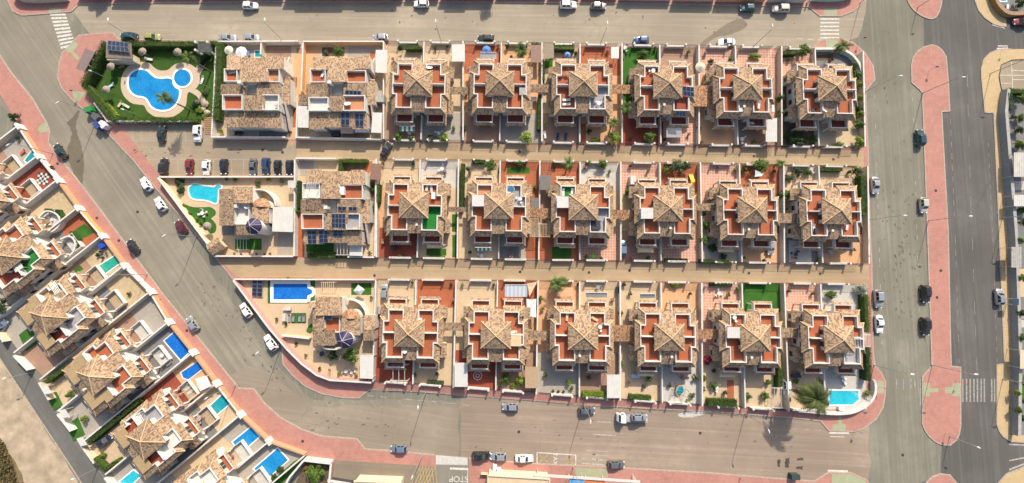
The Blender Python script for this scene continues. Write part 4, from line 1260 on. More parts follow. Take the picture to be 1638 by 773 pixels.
# ================================================================== CARS
M_RUBBER = plain("tyre_rubber", (0.02, 0.02, 0.02), 0.85, 0.1)
M_RIM = plain("alloy_rim", (0.5, 0.5, 0.5), 0.35, 0.1, metal=0.7)
M_CARGLASS = plain("car_glass", (0.018, 0.026, 0.032), 0.05, 0.1, spec=0.7)
M_LAMP = plain("lamp_glass", (0.7, 0.7, 0.68), 0.15, 0.05, spec=0.6)
M_TAIL = plain("tail_lamp", (0.35, 0.01, 0.01), 0.2, 0.05, spec=0.6)
M_PLATE = plain("plate", (0.75, 0.75, 0.7), 0.5, 0.03)
CARP = {}
def car_proto(kind):
    if kind in CARP:
        return CARP[kind]
    #        L     W     belt  roof  hood  ws0    ws1   rw1    rw0   bonnet z
    spec = {'hatch': (4.05, 1.74, 0.92, 1.48, 0.86, 0.95, 0.35, -1.45, -1.85, 0.93), 'sedan': (4.5, 1.78, 0.9, 1.44, 0.84, 0.95, 0.25, -1.05, -1.62, 0.9),
            'suv': (4.5, 1.84, 1.05, 1.66, 1.0, 0.95, 0.4, -1.75, -2.1, 1.05), 'van': (4.6, 1.84, 1.1, 1.84, 1.05, 1.45, 0.75, -2.1, -2.22, 1.1)}[kind]
    L, Wd, belt, roof, hood, w0, w1, r1, r0, bz = spec
    hl, hw = L / 2, Wd / 2
    root = empty("car")
    st = [(hl, 0.62, 0.55), (hl - 0.1, 0.8, 0.66), (hl - 0.45, 0.94, hood - 0.05), (w0 + 0.15, 1.0, hood + 0.02), (w0 - 0.2, 1.0, belt), (0, 1.0, belt + 0.02), (r0 + 0.15, 1.0, belt + 0.03),
          (max(-hl + 0.3, r0 - 0.2), 0.98, bz if kind in ('hatch', 'suv', 'van') else bz + 0.02), (-hl + 0.08, 0.9, bz - 0.08), (-hl, 0.82, 0.6)]
    rings = []
    for x, wf, z in st:
        a = hw * wf
        rings.append([(x, -a * 0.9, 0.2), (x, -a, 0.38), (x, -a * 1.0, z * 0.72), (x, -a * 0.93, z - 0.04), (x, -a * 0.55, z + 0.025), (x, 0, z + 0.035),
                      (x, a * 0.55, z + 0.025), (x, a * 0.93, z - 0.04), (x, a, z * 0.72), (x, a, 0.38), (x, a * 0.9, 0.2)])
    body = MB().loft(rings)
    b0, t0 = hw * 0.9, hw * 0.73
    zb = belt - 0.03
    base = [(w0, -b0 * 0.86, zb), (w0 - 0.35, -b0, zb), (r0 + 0.3, -b0, zb), (r0, -b0 * 0.88, zb), (r0, b0 * 0.88, zb), (r0 + 0.3, b0, zb), (w0 - 0.35, b0, zb), (w0, b0 * 0.86, zb)]
    topz = [roof - 0.05, roof, roof, roof - 0.05]
    tp = [(w1, -t0 * 0.9, roof - 0.05), (w1 - 0.25, -t0, roof - 0.01), (r1 + 0.25, -t0, roof - 0.01), (r1, -t0 * 0.9, roof - 0.06), (r1, t0 * 0.9, roof - 0.06), (r1 + 0.25, t0, roof - 0.01), (w1 - 0.25, t0, roof - 0.01), (w1, t0 * 0.9, roof - 0.05)]
    mid = [(p[0] * 0.86, p[1] * 0.62, roof + 0.03) for p in tp]
    body.loft([base, tp, mid])
    bo = body.build("body", M_WHITE, root, smooth=False)
    def pane(name, q, off):
        q = [Vector(p) for p in q]
        n_ = (q[1] - q[0]).cross(q[2] - q[0]).normalized()
        c = sum(q, Vector()) / len(q)
        if n_.dot(Vector((off[0], off[1], off[2]))) < 0:
            n_ = -n_
        o_ = [c + (p - c) * 0.9 + n_ * 0.012 for p in q]
        i_ = [p - n_ * 0.03 for p in o_]
        MB().loft([i_, o_]).build(name, M_CARGLASS, root)
    pane("windscreen", [base[0], base[7], tp[7], tp[0]], (1, 0, 0.5))
    pane("rear_window", [base[3], base[4], tp[4], tp[3]], (-1, 0, 0.5))
    for i0, i1 in ((1, 2), (6, 5)):
        A, B_, Cc, D = [Vector(v) for v in (base[i0], base[i1], tp[i1], tp[i0])]
        s = (0, -1, 0.3) if i0 == 1 else (0, 1, 0.3)
        pane("side_window", [A, A.lerp(B_, 0.48), D.lerp(Cc, 0.48), D], s)
        pane("side_window", [A.lerp(B_, 0.52), B_, Cc, D.lerp(Cc, 0.52)], s)
    for x in (hl - 0.82, -hl + 0.8):
        for s in (-1, 1):
            wh = empty("wheel")
            wh.parent = root
            wh.location = (x, s * (hw - 0.1), 0.31)
            ring = lambda r_, y: [(r_ * math.cos(i * math.pi / 8), y, r_ * math.sin(i * math.pi / 8)) for i in range(16)]
            MB().loft([ring(0.27, -0.12), ring(0.31, -0.09), ring(0.31, 0.09), ring(0.27, 0.12)]).build("tyre", M_RUBBER, wh)
            MB().loft([ring(0.2, -0.125), ring(0.2, 0.125)]).build("rim", M_RIM, wh)
    for s in (-1, 1):
        MB().box(hl - 0.3, hl - 0.02, min(s * hw * 0.5, s * hw * 0.84), max(s * hw * 0.5, s * hw * 0.84), 0.6, 0.73).build("headlight", M_LAMP, root)
        MB().box(-hl - 0.005, -hl + 0.14, min(s * hw * 0.55, s * hw * 0.86), max(s * hw * 0.55, s * hw * 0.86), 0.62, 0.82).build("tail_light", M_TAIL, root)
        MB().box(w0 - 0.28, w0 - 0.12, min(s * hw * 0.97, s * hw * 1.12), max(s * hw * 0.97, s * hw * 1.12), belt - 0.05, belt + 0.1).build("mirror", M_DARK, root)
    MB().box(hl - 0.01, hl + 0.015, -0.25, 0.25, 0.4, 0.5).build("number_plate", M_PLATE, root)
    MB().box(-hl - 0.015, -hl + 0.01, -0.25, 0.25, 0.45, 0.56).build("number_plate", M_PLATE, root)
    CARP[kind] = root
    return root
PAINTS = {'white': paint("paint_white", (0.74, 0.74, 0.73), 0.0), 'silver': paint("paint_silver", (0.46, 0.48, 0.5), 0.6), 'grey': paint("paint_grey", (0.17, 0.18, 0.19), 0.5), 'black': paint("paint_black", (0.013, 0.014, 0.016), 0.2),
          'navy': paint("paint_navy", (0.012, 0.016, 0.035), 0.3), 'blue': paint("paint_blue", (0.02, 0.06, 0.16), 0.4), 'teal': paint("paint_teal", (0.012, 0.07, 0.085), 0.4), 'red': paint("paint_red", (0.22, 0.02, 0.018), 0.2),
          'maroon': paint("paint_maroon", (0.12, 0.012, 0.02), 0.3), 'lime': paint("paint_lime", (0.33, 0.34, 0.10), 0.2), 'cream': paint("paint_cream", (0.55, 0.52, 0.44), 0.3), 'slate': paint("paint_slate", (0.22, 0.28, 0.36), 0.5), 'green': paint("paint_green", (0.02, 0.035, 0.03), 0.3)}
def car(label, px, py, ang, kind, col, z=0.02, sc=1.0):
    """ang: direction the bonnet points, degrees counter-clockwise from the photo's right."""
    o = copy_tree(car_proto(kind))
    o.location = (*G(px, py, z + 0.7), z)
    o.rotation_euler = (0, 0, math.radians(ang))
    o.scale = (sc, sc, sc)
    tag(o, label, "car", "parked cars")
    for c in o.children:
        if c.name.startswith("body"):
            setmat(c, PAINTS[col])
    return o
# ================================================================== GARDEN LOTS OF THE THREE ROWS
YARD = {'R': M_TERR, 'D': M_TERRD, 'T': lawn_mat("garden_turf", (0.035, 0.115, 0.018), (0.06, 0.155, 0.028)),
        'P': paving("pink_checker", (0.52, 0.27, 0.19), (0.46, 0.215, 0.145), (0.62, 0.44, 0.33), 0.72, gap=0.09),
        'O': paving("orange_patio", (0.56, 0.315, 0.165), (0.60, 0.345, 0.19), (0.50, 0.30, 0.17), 0.4), 'C': paving("cream_patio", (0.51, 0.38, 0.24), (0.55, 0.41, 0.265), (0.45, 0.335, 0.215), 0.45),
        'G': paving("grey_patio", (0.34, 0.30, 0.25), (0.37, 0.33, 0.28), (0.29, 0.255, 0.21), 0.45), 'W': paving("white_patio", (0.47, 0.435, 0.385), (0.50, 0.465, 0.415), (0.41, 0.38, 0.33), 0.5),
        'B': paving("brown_pavers", (0.33, 0.20, 0.135), (0.38, 0.235, 0.165), (0.27, 0.17, 0.12), 0.25), 'K': plain("planting_soil", (0.11, 0.08, 0.05), 0.95, 0.35, 1.5, bumpy=0.5),
        'S': paving("dark_slate_patio", (0.17, 0.165, 0.16), (0.20, 0.19, 0.185), (0.14, 0.13, 0.13), 0.5), 'Y': plain("sandy_yard", (0.44, 0.335, 0.2), 0.95, 0.15, 1.0)}
YWORD = {'R': "terracotta tiled", 'D': "dark red tiled", 'T': "artificial turf", 'P': "pink chequered", 'O': "orange paved", 'C': "cream paved", 'G': "grey paved", 'W': "white paved", 'B': "brown paved", 'K': "planted soil", 'S': "slate paved", 'Y': "sandy"}
cph, sph = math.cos(PHI), math.sin(PHI)
def toB(p):
    return (p[0] * cph + p[1] * sph, -p[0] * sph + p[1] * cph)
def fromB(u, v):
    return (u * cph - v * sph, u * sph + v * cph)
def yard(poly, code, label=None, z=Z_LOT, name="patio"):
    o = slab(name, poly, 0.02, z, YARD[code])
    if label:
        o["label"] = label
    return o
# prototypes: front wall with pillars and railing, and the two gates
def front_wall_proto(L, low):
    r = empty("front_wall")
    MB().box(-L / 2, L / 2, -0.16, 0.16, 0, low).build("wall", M_WHITE, r)
    MB().box(-L / 2 - 0.05, L / 2 + 0.05, -0.24, 0.24, low, low + 0.07).build("coping", M_WHITE, r)
    rl = MB()
    z0, z1 = low + 0.07, 1.62
    rl.box(-L / 2, L / 2, -0.02, 0.02, z1 - 0.04, z1)
    for i in range(int(L / 0.3) + 1):
        x = -L / 2 + 0.05 + i * 0.3
        rl.box(x, x + 0.03, -0.015, 0.015, z0, z1 - 0.04)
    rl.build("railing", M_DARK, r)
    for x in (-L / 2 - 0.2, L / 2 + 0.2):
        MB().box(x - 0.17, x + 0.17, -0.17, 0.17, 0, 1.75).box(x - 0.22, x + 0.22, -0.22, 0.22, 1.75, 1.82).build("pillar", M_WHITE, r)
    return r
def gate_proto(w_):
    r = empty("garden_gate")
    f = MB()
    for x in (-w_ / 2, w_ / 2 - 0.05):
        f.box(x, x + 0.05, -0.025, 0.025, 0.05, 1.6)
    f.box(-w_ / 2 + 0.05, w_ / 2 - 0.05, -0.025, 0.025, 0.1, 0.16)
    f.box(-w_ / 2 + 0.05, w_ / 2 - 0.05, -0.025, 0.025, 1.54, 1.6)
    f.build("frame", M_DARK, r)
    b = MB()
    for i in range(1, int(w_ / 0.14)):
        x = -w_ / 2 + i * 0.14
        b.box(x, x + 0.03, -0.015, 0.015, 0.16, 1.54)
    b.build("bars", M_DARK, r)
    return r
FW, GW, GD = front_wall_proto(4.6, 0.95), gate_proto(1.3), gate_proto(2.9)
PROTOS = [WIN, DOOR, FW, GW, GD]
XB = [dict(N=[(617, 72), (742, 72), (866, 74), (992, 76), (1113, 78), (1243, 80), (1371, 88)], S=[(617, 226), (742, 228), (866, 230), (992, 232), (1113, 234), (1243, 236), (1374, 238)]),
      dict(N=[(606, 257), (735, 258), (863, 260), (990, 262), (1115, 263), (1246, 266), (1378, 269)], S=[(606, 412), (733, 414), (861, 416), (990, 417), (1118, 419), (1247, 421), (1380, 422)]),
      dict(N=[(605, 447), (731, 448), (860, 449), (989, 450), (1117, 452), (1247, 453), (1385, 455)], S=[(600, 608), (727, 617), (857, 627), (989, 637), (1118, 646), (1254, 654), (1386, 655)])]
# yard floors: north-left, north-right, south-left, south-right, left passage, right passage
YC = [["CCBGCC", "ROBGOO", "CRBOCO", "TBDPTO", "PPOBOP", "PSKCKC"],
      ["CWDCOC", "CRCGCR", "RWRPBC", "PRBPYO", "PRGOPK", "CCSOYK"],
      ["CRDCDC", "CRDBCO", "OCGBOO", "COCWCO", "PTCCPC", "PWCWPW"]]
def wall_thing(label, poly, th, h, mat=M_WHITE, z0=0.1, name="garden_wall", group="garden boundary walls", cope=None):
    o0 = Vector(poly[0])
    r = empty(name, (*o0, z0))
    P = [tuple(Vector(p) - o0) for p in poly]
    MB().path(P, th, 0, h - 0.06).build("wall", mat, r)
    MB().path(P, th + 0.1, h - 0.06, h).build("coping", cope or M_WHITE if cope or mat is not M_WHITE else M_LGREY if R.random() < 0.1 else M_WHITE, r)
    return tag(r, label, "wall", group)
SIDE = ["left", "right"]
for r_ in range(3):
    NB = [toB(G(*p)) for p in XB[r_]['N']]
    SB_ = [toB(G(*p)) for p in XB[r_]['S']]
    for k in range(6):
        hu, hv = toB(TWPOS[r_][k])
        vn = (NB[k][1] + NB[k + 1][1]) / 2
        for s in (0, 1):
            code = YC[r_][k]
            uN, uS = NB[k + s][0], SB_[k + s][0]
            vNo, vSo = NB[k + s][1], SB_[k + s][1]
            vSm = (SB_[k][1] + SB_[k + 1][1]) / 2
            vNm = (NB[k][1] + NB[k + 1][1]) / 2
            sg = -1 if s == 0 else 1
            uh = hu + sg * 6.6
            yard([fromB(*p) for p in ((hu, hv + 5.5), (uN, hv + 5.5), (uN, vNo), (hu, vNm))], code[s])
            yard([fromB(*p) for p in ((hu, hv - 5.0), (uS, hv - 5.0), (uS, vSo), (hu, vSm))], code[2 + s])
            yard([fromB(*p) for p in ((uh, hv + 5.49), (uN, hv + 5.49), (uS, hv - 4.99), (uh, hv - 4.99))], code[4 + s])
            # red entrance path beside the party wall at the back
            who = "%s half of %s %s-row villa" % (SIDE[s], ORD[k], ROWN[r_])
            ang_s = math.atan2(SB_[k + 1][1] - SB_[k][1], SB_[k + 1][0] - SB_[k][0])
            for side, vm, vo, ub, ang in (("street-side" if r_ == 0 else "front", vNm, vNo, uN, 0), ("back", vSm, vSo, uS, ang_s)):
                f = lambda t: (hu + sg * t, vm + (vo - vm) * t / abs(ub - hu))
                if not (r_ == 2 and k == 5 and side == "back" and s == 1) and not (r_ == 0 and k == 5 and s == 1 and side != "back"):
                    o = copy_tree(FW)
                    o.location = (*fromB(*f(4.3)), Z_LOT)
                    o.rotation_euler = (0, 0, PHI + ang)
                    tag(o, "low %s wall with railing, %s" % (side, who), "wall", "front garden walls")
                    o = copy_tree(GD)
                    o.location = (*fromB(*f(8.5)), Z_LOT)
                    o.rotation_euler = (0, 0, PHI + ang)
                    tag(o, "wide dark bar %s gate, %s" % (side, who), "gate", "driveway gates")
                    o = copy_tree(GW)
                    o.location = (*fromB(*f(0.85)), Z_LOT)
                    o.rotation_euler = (0, 0, PHI + ang)
                    tag(o, "narrow %s garden gate, %s" % (side, who), "gate", "garden gates")
        wall_thing("party wall of the front gardens, %s %s-row villa" % (ORD[k], ROWN[r_]), [fromB(hu, hv + 6.2), fromB(hu, vNm - 0.1)], 0.22, 1.5)
        wall_thing("party wall of the back gardens, %s %s-row villa" % (ORD[k], ROWN[r_]), [fromB(hu, hv - 6.1), fromB(hu, vSm + 0.1)], 0.22, 1.5)
    for k in range(7):
        if k == 0 and r_ < 3:
            lab = "long boundary wall before the first %s-row villa" % ROWN[r_]
        elif k == 6:
            lab = "long boundary wall at the avenue end of the %s row" % ROWN[r_]
        else:
            lab = "long boundary wall between %s and %s villas of the %s row" % (ORD[k - 1], ORD[k], ROWN[r_])
        if k == 6 and r_ == 2:
            continue
        wall_thing(lab, [fromB(*SB_[k]), fromB(*NB[k])], 0.24, 1.75, M_CREAM if R.random() < 0.45 else M_WHITE)
# connecting tiled passage roofs between neighbouring villas
for r_, k, y0, y1, mat in ((0, 2, -0.6, 1.6, M_TILE2), (0, 1, -0.6, 1.4, M_TILE), (0, 0, -1.2, 0.6, M_TILE), (1, 1, -2.2, 0.1, M_TILE2), (1, 2, -2.3, 0.0, M_TILE2), (2, 0, 0.2, 2.2, M_TILE), (2, 1, -1.8, 0.6, M_TILE),
                           (2, 2, -1.8, 2.2, M_TILE2), (2, 3, -1.0, 1.4, M_TILE2), (1, 3, 0.2, 2.0, M_TILE), (0, 3, -3.6, 1.8, M_TILE2), (1, 0, -1.0, 0.2, M_TILE), (1, 4, -2.6, -0.2, M_TILE), (2, 4, -0.4, 2.0, M_TILE)):
    a, b = toB(TWPOS[r_][k]), toB(TWPOS[r_][k + 1])
    o = empty("garage_roof", (*fromB((a[0] + b[0]) / 2, (a[1] + b[1]) / 2), Z_LOT), PHI)
    hw = (b[0] - a[0]) / 2 - 7.1
    MB().slab([(-hw, y0, 2.6), (hw, y0, 2.6), (hw, y1, 2.95), (-hw, y1, 2.95)], 0.14).build("roof", mat, o)
    for x in (-hw + 0.3, hw - 0.3):
        for y in (y0 + 0.25, y1 - 0.25):
            MB().box(x - 0.12, x + 0.12, y - 0.12, y + 0.12, 0, 2.46 + (0.2 if y > (y0 + y1) / 2 else 0)).build("post", M_WHITE, o)
    tag(o, "tiled passage roof linking %s and %s villas of the %s row" % (ORD[k], ORD[k + 1], ROWN[r_]), "roof", "passage roofs between villas")
# ================================================================== BUILDERS FOR GARDEN AND STREET THINGS
def street_lamp(label, bx, by, h=8.7, zb=0.12, arm=0.7, armdir=None):
    x, y = G(bx, by, zb)
    o = empty("street_lamp", (x, y, zb))
    MB().cyl(0, 0, 0, 0.5, 0.13, 0.11, 10).build("base", M_STEEL, o)
    MB().tube([(0, 0, 0.5), (0, 0, h * 0.6), (0, 0, h)], [0.1, 0.08, 0.06], 8).build("pole", M_STEEL, o)
    dx, dy = armdir or (1, 0)
    MB().tube([(0, 0, h - 0.06), (dx * arm, dy * arm, h + 0.1)], 0.045, 6).build("arm", M_STEEL, o)
    a = math.atan2(dy, dx)
    hd = MB()
    hd.loft([[(-0.05, -0.11, -0.05), (-0.05, 0.11, -0.05), (-0.05, 0.08, 0.08), (-0.05, -0.08, 0.08)], [(0.4, -0.19, -0.07), (0.4, 0.19, -0.07), (0.4, 0.12, 0.13), (0.4, -0.12, 0.13)], [(0.85, -0.1, -0.05), (0.85, 0.1, -0.05), (0.85, 0.07, 0.06), (0.85, -0.07, 0.06)]])
    q = hd.build("lamp_head", M_PLASTIC, o, loc=(dx * arm, dy * arm, h + 0.1))
    q.rotation_euler = (0, 0, a)
    return tag(o, label, "street lamp", "tall street lamps" if h > 6 else "short street lamps")
def canopy(label, corners, h, mat, name="carport", zb=Z_LOT, th=0.1, slope=0.0, cat=None, posts=True, ribs=False, group=None):
    """A flat roof on posts; corners are photo points of the roof edge at height h."""
    P = [Vector(G(*c, zb + h)) for c in corners]
    cc = sum(P, Vector((0, 0))) / len(P)
    o = empty(name, (*cc, zb))
    Q = [p - cc for p in P]
    zs = [h + slope * (1 if i in (0, 1) else -1) for i in range(len(Q))]
    rf = MB()
    Qc = Q
    area = sum(Q[i].x * Q[(i + 1) % len(Q)].y - Q[(i + 1) % len(Q)].x * Q[i].y for i in range(len(Q)))
    if area < 0:
        Qc, zs = list(reversed(Q)), list(reversed(zs))
    k = len(Qc)
    rf.mesh([(q.x, q.y, z - th) for q, z in zip(Qc, zs)] + [(q.x, q.y, z) for q, z in zip(Qc, zs)],
            [tuple(range(k - 1, -1, -1)), tuple(range(k, 2 * k))] + [(i, (i + 1) % k, k + (i + 1) % k, k + i) for i in range(k)])
    ro = rf.build("roof", mat, o)
    if ribs and k == 4:
        a, b, c, d = [Vector((q.x, q.y, z)) for q, z in zip(Qc, zs)]
        n_ = max(3, int((b - a).length / 0.45))
        for i in range(1, n_):
            t = i / n_
            p, q = a.lerp(b, t), d.lerp(c, t)
            MB().tube([p + Vector((0, 0, 0.012)), q + Vector((0, 0, 0.012))], 0.025, 4).build("rib", mat, ro)
    if posts:
        for q, z in zip(Qc, zs):
            p = q * 0.92
            MB().box(p.x - 0.05, p.x + 0.05, p.y - 0.05, p.y + 0.05, 0, z - th).build("post", M_WFRAME, o)
    return tag(o, label, cat or name.replace("_", " "), group)
def awning(label, x0, y0, x1, y1, mat, h=2.6, zb=Z_LOT, stripe=None):
    """Folding-arm awning sloping down to the photo's lower edge."""
    A, B_ = Vector(G(x0, y0, zb + h)), Vector(G(x1, y0, zb + h))
    Cc, D = Vector(G(x1, y1, zb + h - 0.6)), Vector(G(x0, y1, zb + h - 0.6))
    o = empty("awning", (*A, zb))
    n_ = max(3, int((B_ - A).length / 0.5))
    for j, m in ((0, mat), (1, stripe or mat)):
        f = MB()
        for i in range(j, n_, 2):
            t0, t1 = i / n_, (i + 1) / n_
            a, b = A.lerp(B_, t0) - A, A.lerp(B_, t1) - A
            c, d = D.lerp(Cc, t1) - A, D.lerp(Cc, t0) - A
            vs_ = [(*d, h - 0.6), (*c, h - 0.6), (*b, h), (*a, h)]
            f.loft([[(v[0], v[1], v[2] - 0.02) for v in vs_], vs_])
        f.build("canvas", m, o)
    MB().tube([(0, 0, h + 0.03), (*(B_ - A), h + 0.03)], 0.08, 6).build("roller", M_WFRAME, o)
    for q in (D - A, Cc - A):
        MB().tube([(*(q * 0.05), h - 0.1), (*q, h - 0.62)], 0.025, 5).build("arm", M_STEEL, o)
    return tag(o, label, "awning", "awnings")
def parasol(label, px, py, r, mat, h=2.4, zb=Z_LOT, n=8, drop=0.5, name="parasol", tilt=0.0):
    x, y = G(px, py, zb + h)
    rm = r / 6.3
    o = empty(name, (x, y, zb), R.uniform(0, 1))
    MB().tube([(0, 0, 0.08), (0, 0, h)], 0.03, 6).build("pole", M_STEEL, o)
    MB().cyl(0, 0, 0, 0.08, 0.3, 0.28, 12).build("base", M_GREY, o)
    c = MB()
    for i in range(n):
        t0, t1 = 2 * math.pi * i / n, 2 * math.pi * (i + 1) / n
        a, b, ap = (rm * math.cos(t0), rm * math.sin(t0), h - drop), (rm * math.cos(t1), rm * math.sin(t1), h - drop), (0, 0, h)
        c.face([a, b, ap])
        c.face([(b[0], b[1], b[2] - 0.18), b, a, (a[0], a[1], a[2] - 0.18)])
    can = c.build("canopy", mat, o)
    can.rotation_euler = (tilt, 0, 0)
    return tag(o, label, "parasol", "parasols")
M_THATCH = plain("thatch", (0.26, 0.215, 0.17), 0.95, 0.35, 5.0, bumpy=1.0)
def thatch_parasol(label, px, py, r=7):
    x, y = G(px, py, 2.4)
    rm = r / 6.3
    o = empty("thatched_parasol", (x, y, Z_LOT))
    MB().tube([(0, 0, 0), (0, 0, 2.5)], 0.06, 7).build("pole", M_WOOD, o)
    c = MB()
    n = 26
    for ring_, (ra, za, rb, zb_) in enumerate(((0.02, 2.75, 0.55, 2.45), (0.5, 2.52, 1.0, 2.05))):
        pts = [[(rm * q * math.cos(2 * math.pi * i / n) * R.uniform(0.93, 1.05), rm * q * math.sin(2 * math.pi * i / n) * R.uniform(0.93, 1.05), z) for i in range(n)] for q, z in ((ra, za), (rb, zb_))]
        c.loft(pts, cap=False)
    c.build("thatch", M_THATCH, o)
    return tag(o, label, "parasol", "thatched parasols on the lawn")
def lounger(label, px, py, ang, mat=None, zb=Z_LOT, cat="sun lounger"):
    o = empty("sun_lounger", (*G(px, py, zb + 0.3), zb), math.radians(ang))
    MB().box(-0.95, 0.35, -0.3, 0.3, 0.28, 0.36).build("seat", mat or M_PLASTIC, o)
    MB().mesh([(0.35, -0.3, 0.28), (0.35, 0.3, 0.28), (0.35, 0.3, 0.36), (0.35, -0.3, 0.36), (0.95, -0.3, 0.62), (0.95, 0.3, 0.62), (0.95, 0.3, 0.7), (0.95, -0.3, 0.7)],
              [(0, 1, 2, 3), (7, 6, 5, 4), (0, 4, 5, 1), (1, 5, 6, 2), (2, 6, 7, 3), (3, 7, 4, 0)]).build("backrest", mat or M_PLASTIC, o)
    for x in (-0.8, 0.3):
        for y in (-0.25, 0.25):
            MB().box(x - 0.03, x + 0.03, y - 0.03, y + 0.03, 0, 0.28).build("leg", M_WFRAME, o)
    return tag(o, label, cat, "sun loungers")
def table_set(label, px, py, r=0.55, mat=None, chairs=4, zb=Z_LOT, cmat=None, rz=0.3):
    x, y = G(px, py, zb + 0.7)
    o = empty("garden_table", (x, y, zb), rz)
    MB().cyl(0, 0, 0.7, 0.75, r, r, 16).build("table_top", mat or M_PLASTIC, o)
    MB().tube([(0, 0, 0), (0, 0, 0.7)], 0.05, 6).build("leg", M_STEEL, o)
    MB().cyl(0, 0, 0, 0.04, r * 0.55, r * 0.5, 12).build("foot", M_STEEL, o)
    tag(o, label, "table", "garden tables")
    for i in range(chairs):
        a = rz + 2 * math.pi * i / chairs
        d = r + 0.4
        ch = empty("garden_chair", (x + d * math.cos(a), y + d * math.sin(a), zb), a)
        m = cmat or mat or M_PLASTIC
        MB().box(-0.24, 0.22, -0.24, 0.24, 0.42, 0.47).build("seat", m, ch)
        MB().box(0.22, 0.27, -0.24, 0.24, 0.42, 0.9).build("backrest", m, ch)
        for lx in (-0.2, 0.18):
            for ly in (-0.2, 0.2):
                MB().box(lx - 0.02, lx + 0.02, ly - 0.02, ly + 0.02, 0, 0.42).build("leg", m, ch)
        tag(ch, "%s chair at %s" % (ORD[i], label.replace(" the ", " ")), "chair", "garden chairs")
    return o
def block(name, label, cat, px, py, lx, ly, h, mat, zb=Z_LOT, ang=0.0, lid=None, group=None):
    """Boxy garden or roof unit: carcass, proud lid and feet."""
    o = empty(name, (*G(px, py, zb + h), zb), math.radians(ang) + PHI)
    MB().box(-lx / 2, lx / 2, -ly / 2, ly / 2, 0.05, h - 0.05).build("body", mat, o)
    MB().box(-lx / 2 - 0.03, lx / 2 + 0.03, -ly / 2 - 0.03, ly / 2 + 0.03, h - 0.05, h).build("lid", lid or mat, o)
    for sx in (-1, 1):
        MB().box(sx * lx * 0.38 - 0.05, sx * lx * 0.38 + 0.05, -ly * 0.4, ly * 0.4, 0, 0.05).build("foot", M_DARK, o)
    return tag(o, label, cat, group)
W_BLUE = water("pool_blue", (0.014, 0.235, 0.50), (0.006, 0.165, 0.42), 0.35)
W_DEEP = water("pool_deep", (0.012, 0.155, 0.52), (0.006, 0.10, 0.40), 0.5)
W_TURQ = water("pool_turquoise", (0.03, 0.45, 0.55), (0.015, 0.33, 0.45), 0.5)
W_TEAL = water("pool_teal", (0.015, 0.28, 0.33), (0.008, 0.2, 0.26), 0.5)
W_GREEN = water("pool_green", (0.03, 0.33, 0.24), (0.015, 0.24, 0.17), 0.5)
M_COPE = plain("pool_coping", (0.66, 0.60, 0.50), 0.7, 0.1, 2.0)
M_WCOPE = plain("white_coping", (0.78, 0.77, 0.74), 0.6, 0.05, 2.0)
M_BASIN = plain("basin_tile", (0.1, 0.35, 0.6), 0.4, 0.1, 3.0)
def pool(label, outline, wmat, cope=M_COPE, cw=0.45, z=Z_LOT, steps=None, world=None):
    P = [Vector(p) for p in (world or GP(outline, z))]
    P = [Vector(p) for p in ccw([tuple(p) for p in P])]
    cc = sum(P, Vector((0, 0))) / len(P)
    o = empty("swimming_pool", (*cc, z))
    Q = [tuple(p - cc) for p in P]
    MB().mesh([(a, b, 0.03) for a, b in Q], [tuple(range(len(Q)))]).build("water", wmat, o)
    # coping as a closed frame round the basin
    MB().path(Q, cw, 0.0, 0.07, True).build("coping", cope, o)
    if steps:
        for i, s_ in enumerate(steps):
            a, b = (Vector(G(*q, z)) - cc for q in s_)
            MB().tube([(*a, 0.034), (*b, 0.034)], 0.05, 4).build("step", M_WCOPE, o)
    return tag(o, label, "pool", "swimming pools")
def ladder(parent, x, y, ang):
    l_ = MB()
    for s in (-0.22, 0.22):
        l_.tube([(s, 0.35, 0.07), (s, 0.3, 0.7), (s, 0, 0.75), (s, -0.15, 0.3), (s, -0.15, 0.04)], 0.025, 6)
    o = l_.build("ladder", M_STEEL, parent, loc=(x, y, 0))
    o.rotation_euler = (0, 0, ang)
def solar_array(label, corners, nx, ny, h0, h1, zb=Z_LOT, gap=0.04):
    """corners: photo points (upper left, upper right, lower right, lower left); h0 upper edge height, h1 lower."""
    A, B_ = Vector((*G(*corners[0], zb + h0), h0)), Vector((*G(*corners[1], zb + h0), h0))
    Cc, D = Vector((*G(*corners[2], zb + h1), h1)), Vector((*G(*corners[3], zb + h1), h1))
    c0 = Vector((A.x, A.y, 0))
    A, B_, Cc, D = A - c0, B_ - c0, Cc - c0, D - c0
    o = empty("solar_array", (c0.x, c0.y, zb))
    fr = MB()
    fr.tube([A + Vector((0, 0, -0.05)), B_ + Vector((0, 0, -0.05))], 0.03, 4)
    fr.tube([D + Vector((0, 0, -0.05)), Cc + Vector((0, 0, -0.05))], 0.03, 4)
    fr.build("rail", M_STEEL, o)
    f = lambda u, v: A.lerp(B_, u).lerp(D.lerp(Cc, u), v)
    for i in range(nx):
        for j in range(ny):
            e = 0.03
            q = [f((i + e) / nx, (j + e) / ny), f((i + 1 - e) / nx, (j + e) / ny), f((i + 1 - e) / nx, (j + 1 - e) / ny), f((i + e) / nx, (j + 1 - e) / ny)]
            c = sum(q, Vector()) / 4
            p = MB().loft([[v - Vector((0, 0, 0.03)) for v in q], q]).build("panel", M_STEEL, o)
            q2 = [c + (v - c) * 0.94 + Vector((0, 0, 0.006)) for v in q]
            MB().loft([[v - Vector((0, 0, 0.01)) for v in q2], q2]).build("cell_face", M_PANEL, p)
    for q in (A, B_, Cc, D):
        MB().box(q.x - 0.03, q.x + 0.03, q.y - 0.03, q.y + 0.03, max(0, q.z - 0.5), q.z - 0.06).build("strut", M_STEEL, o)
    return tag(o, label, "solar panels", "solar arrays")
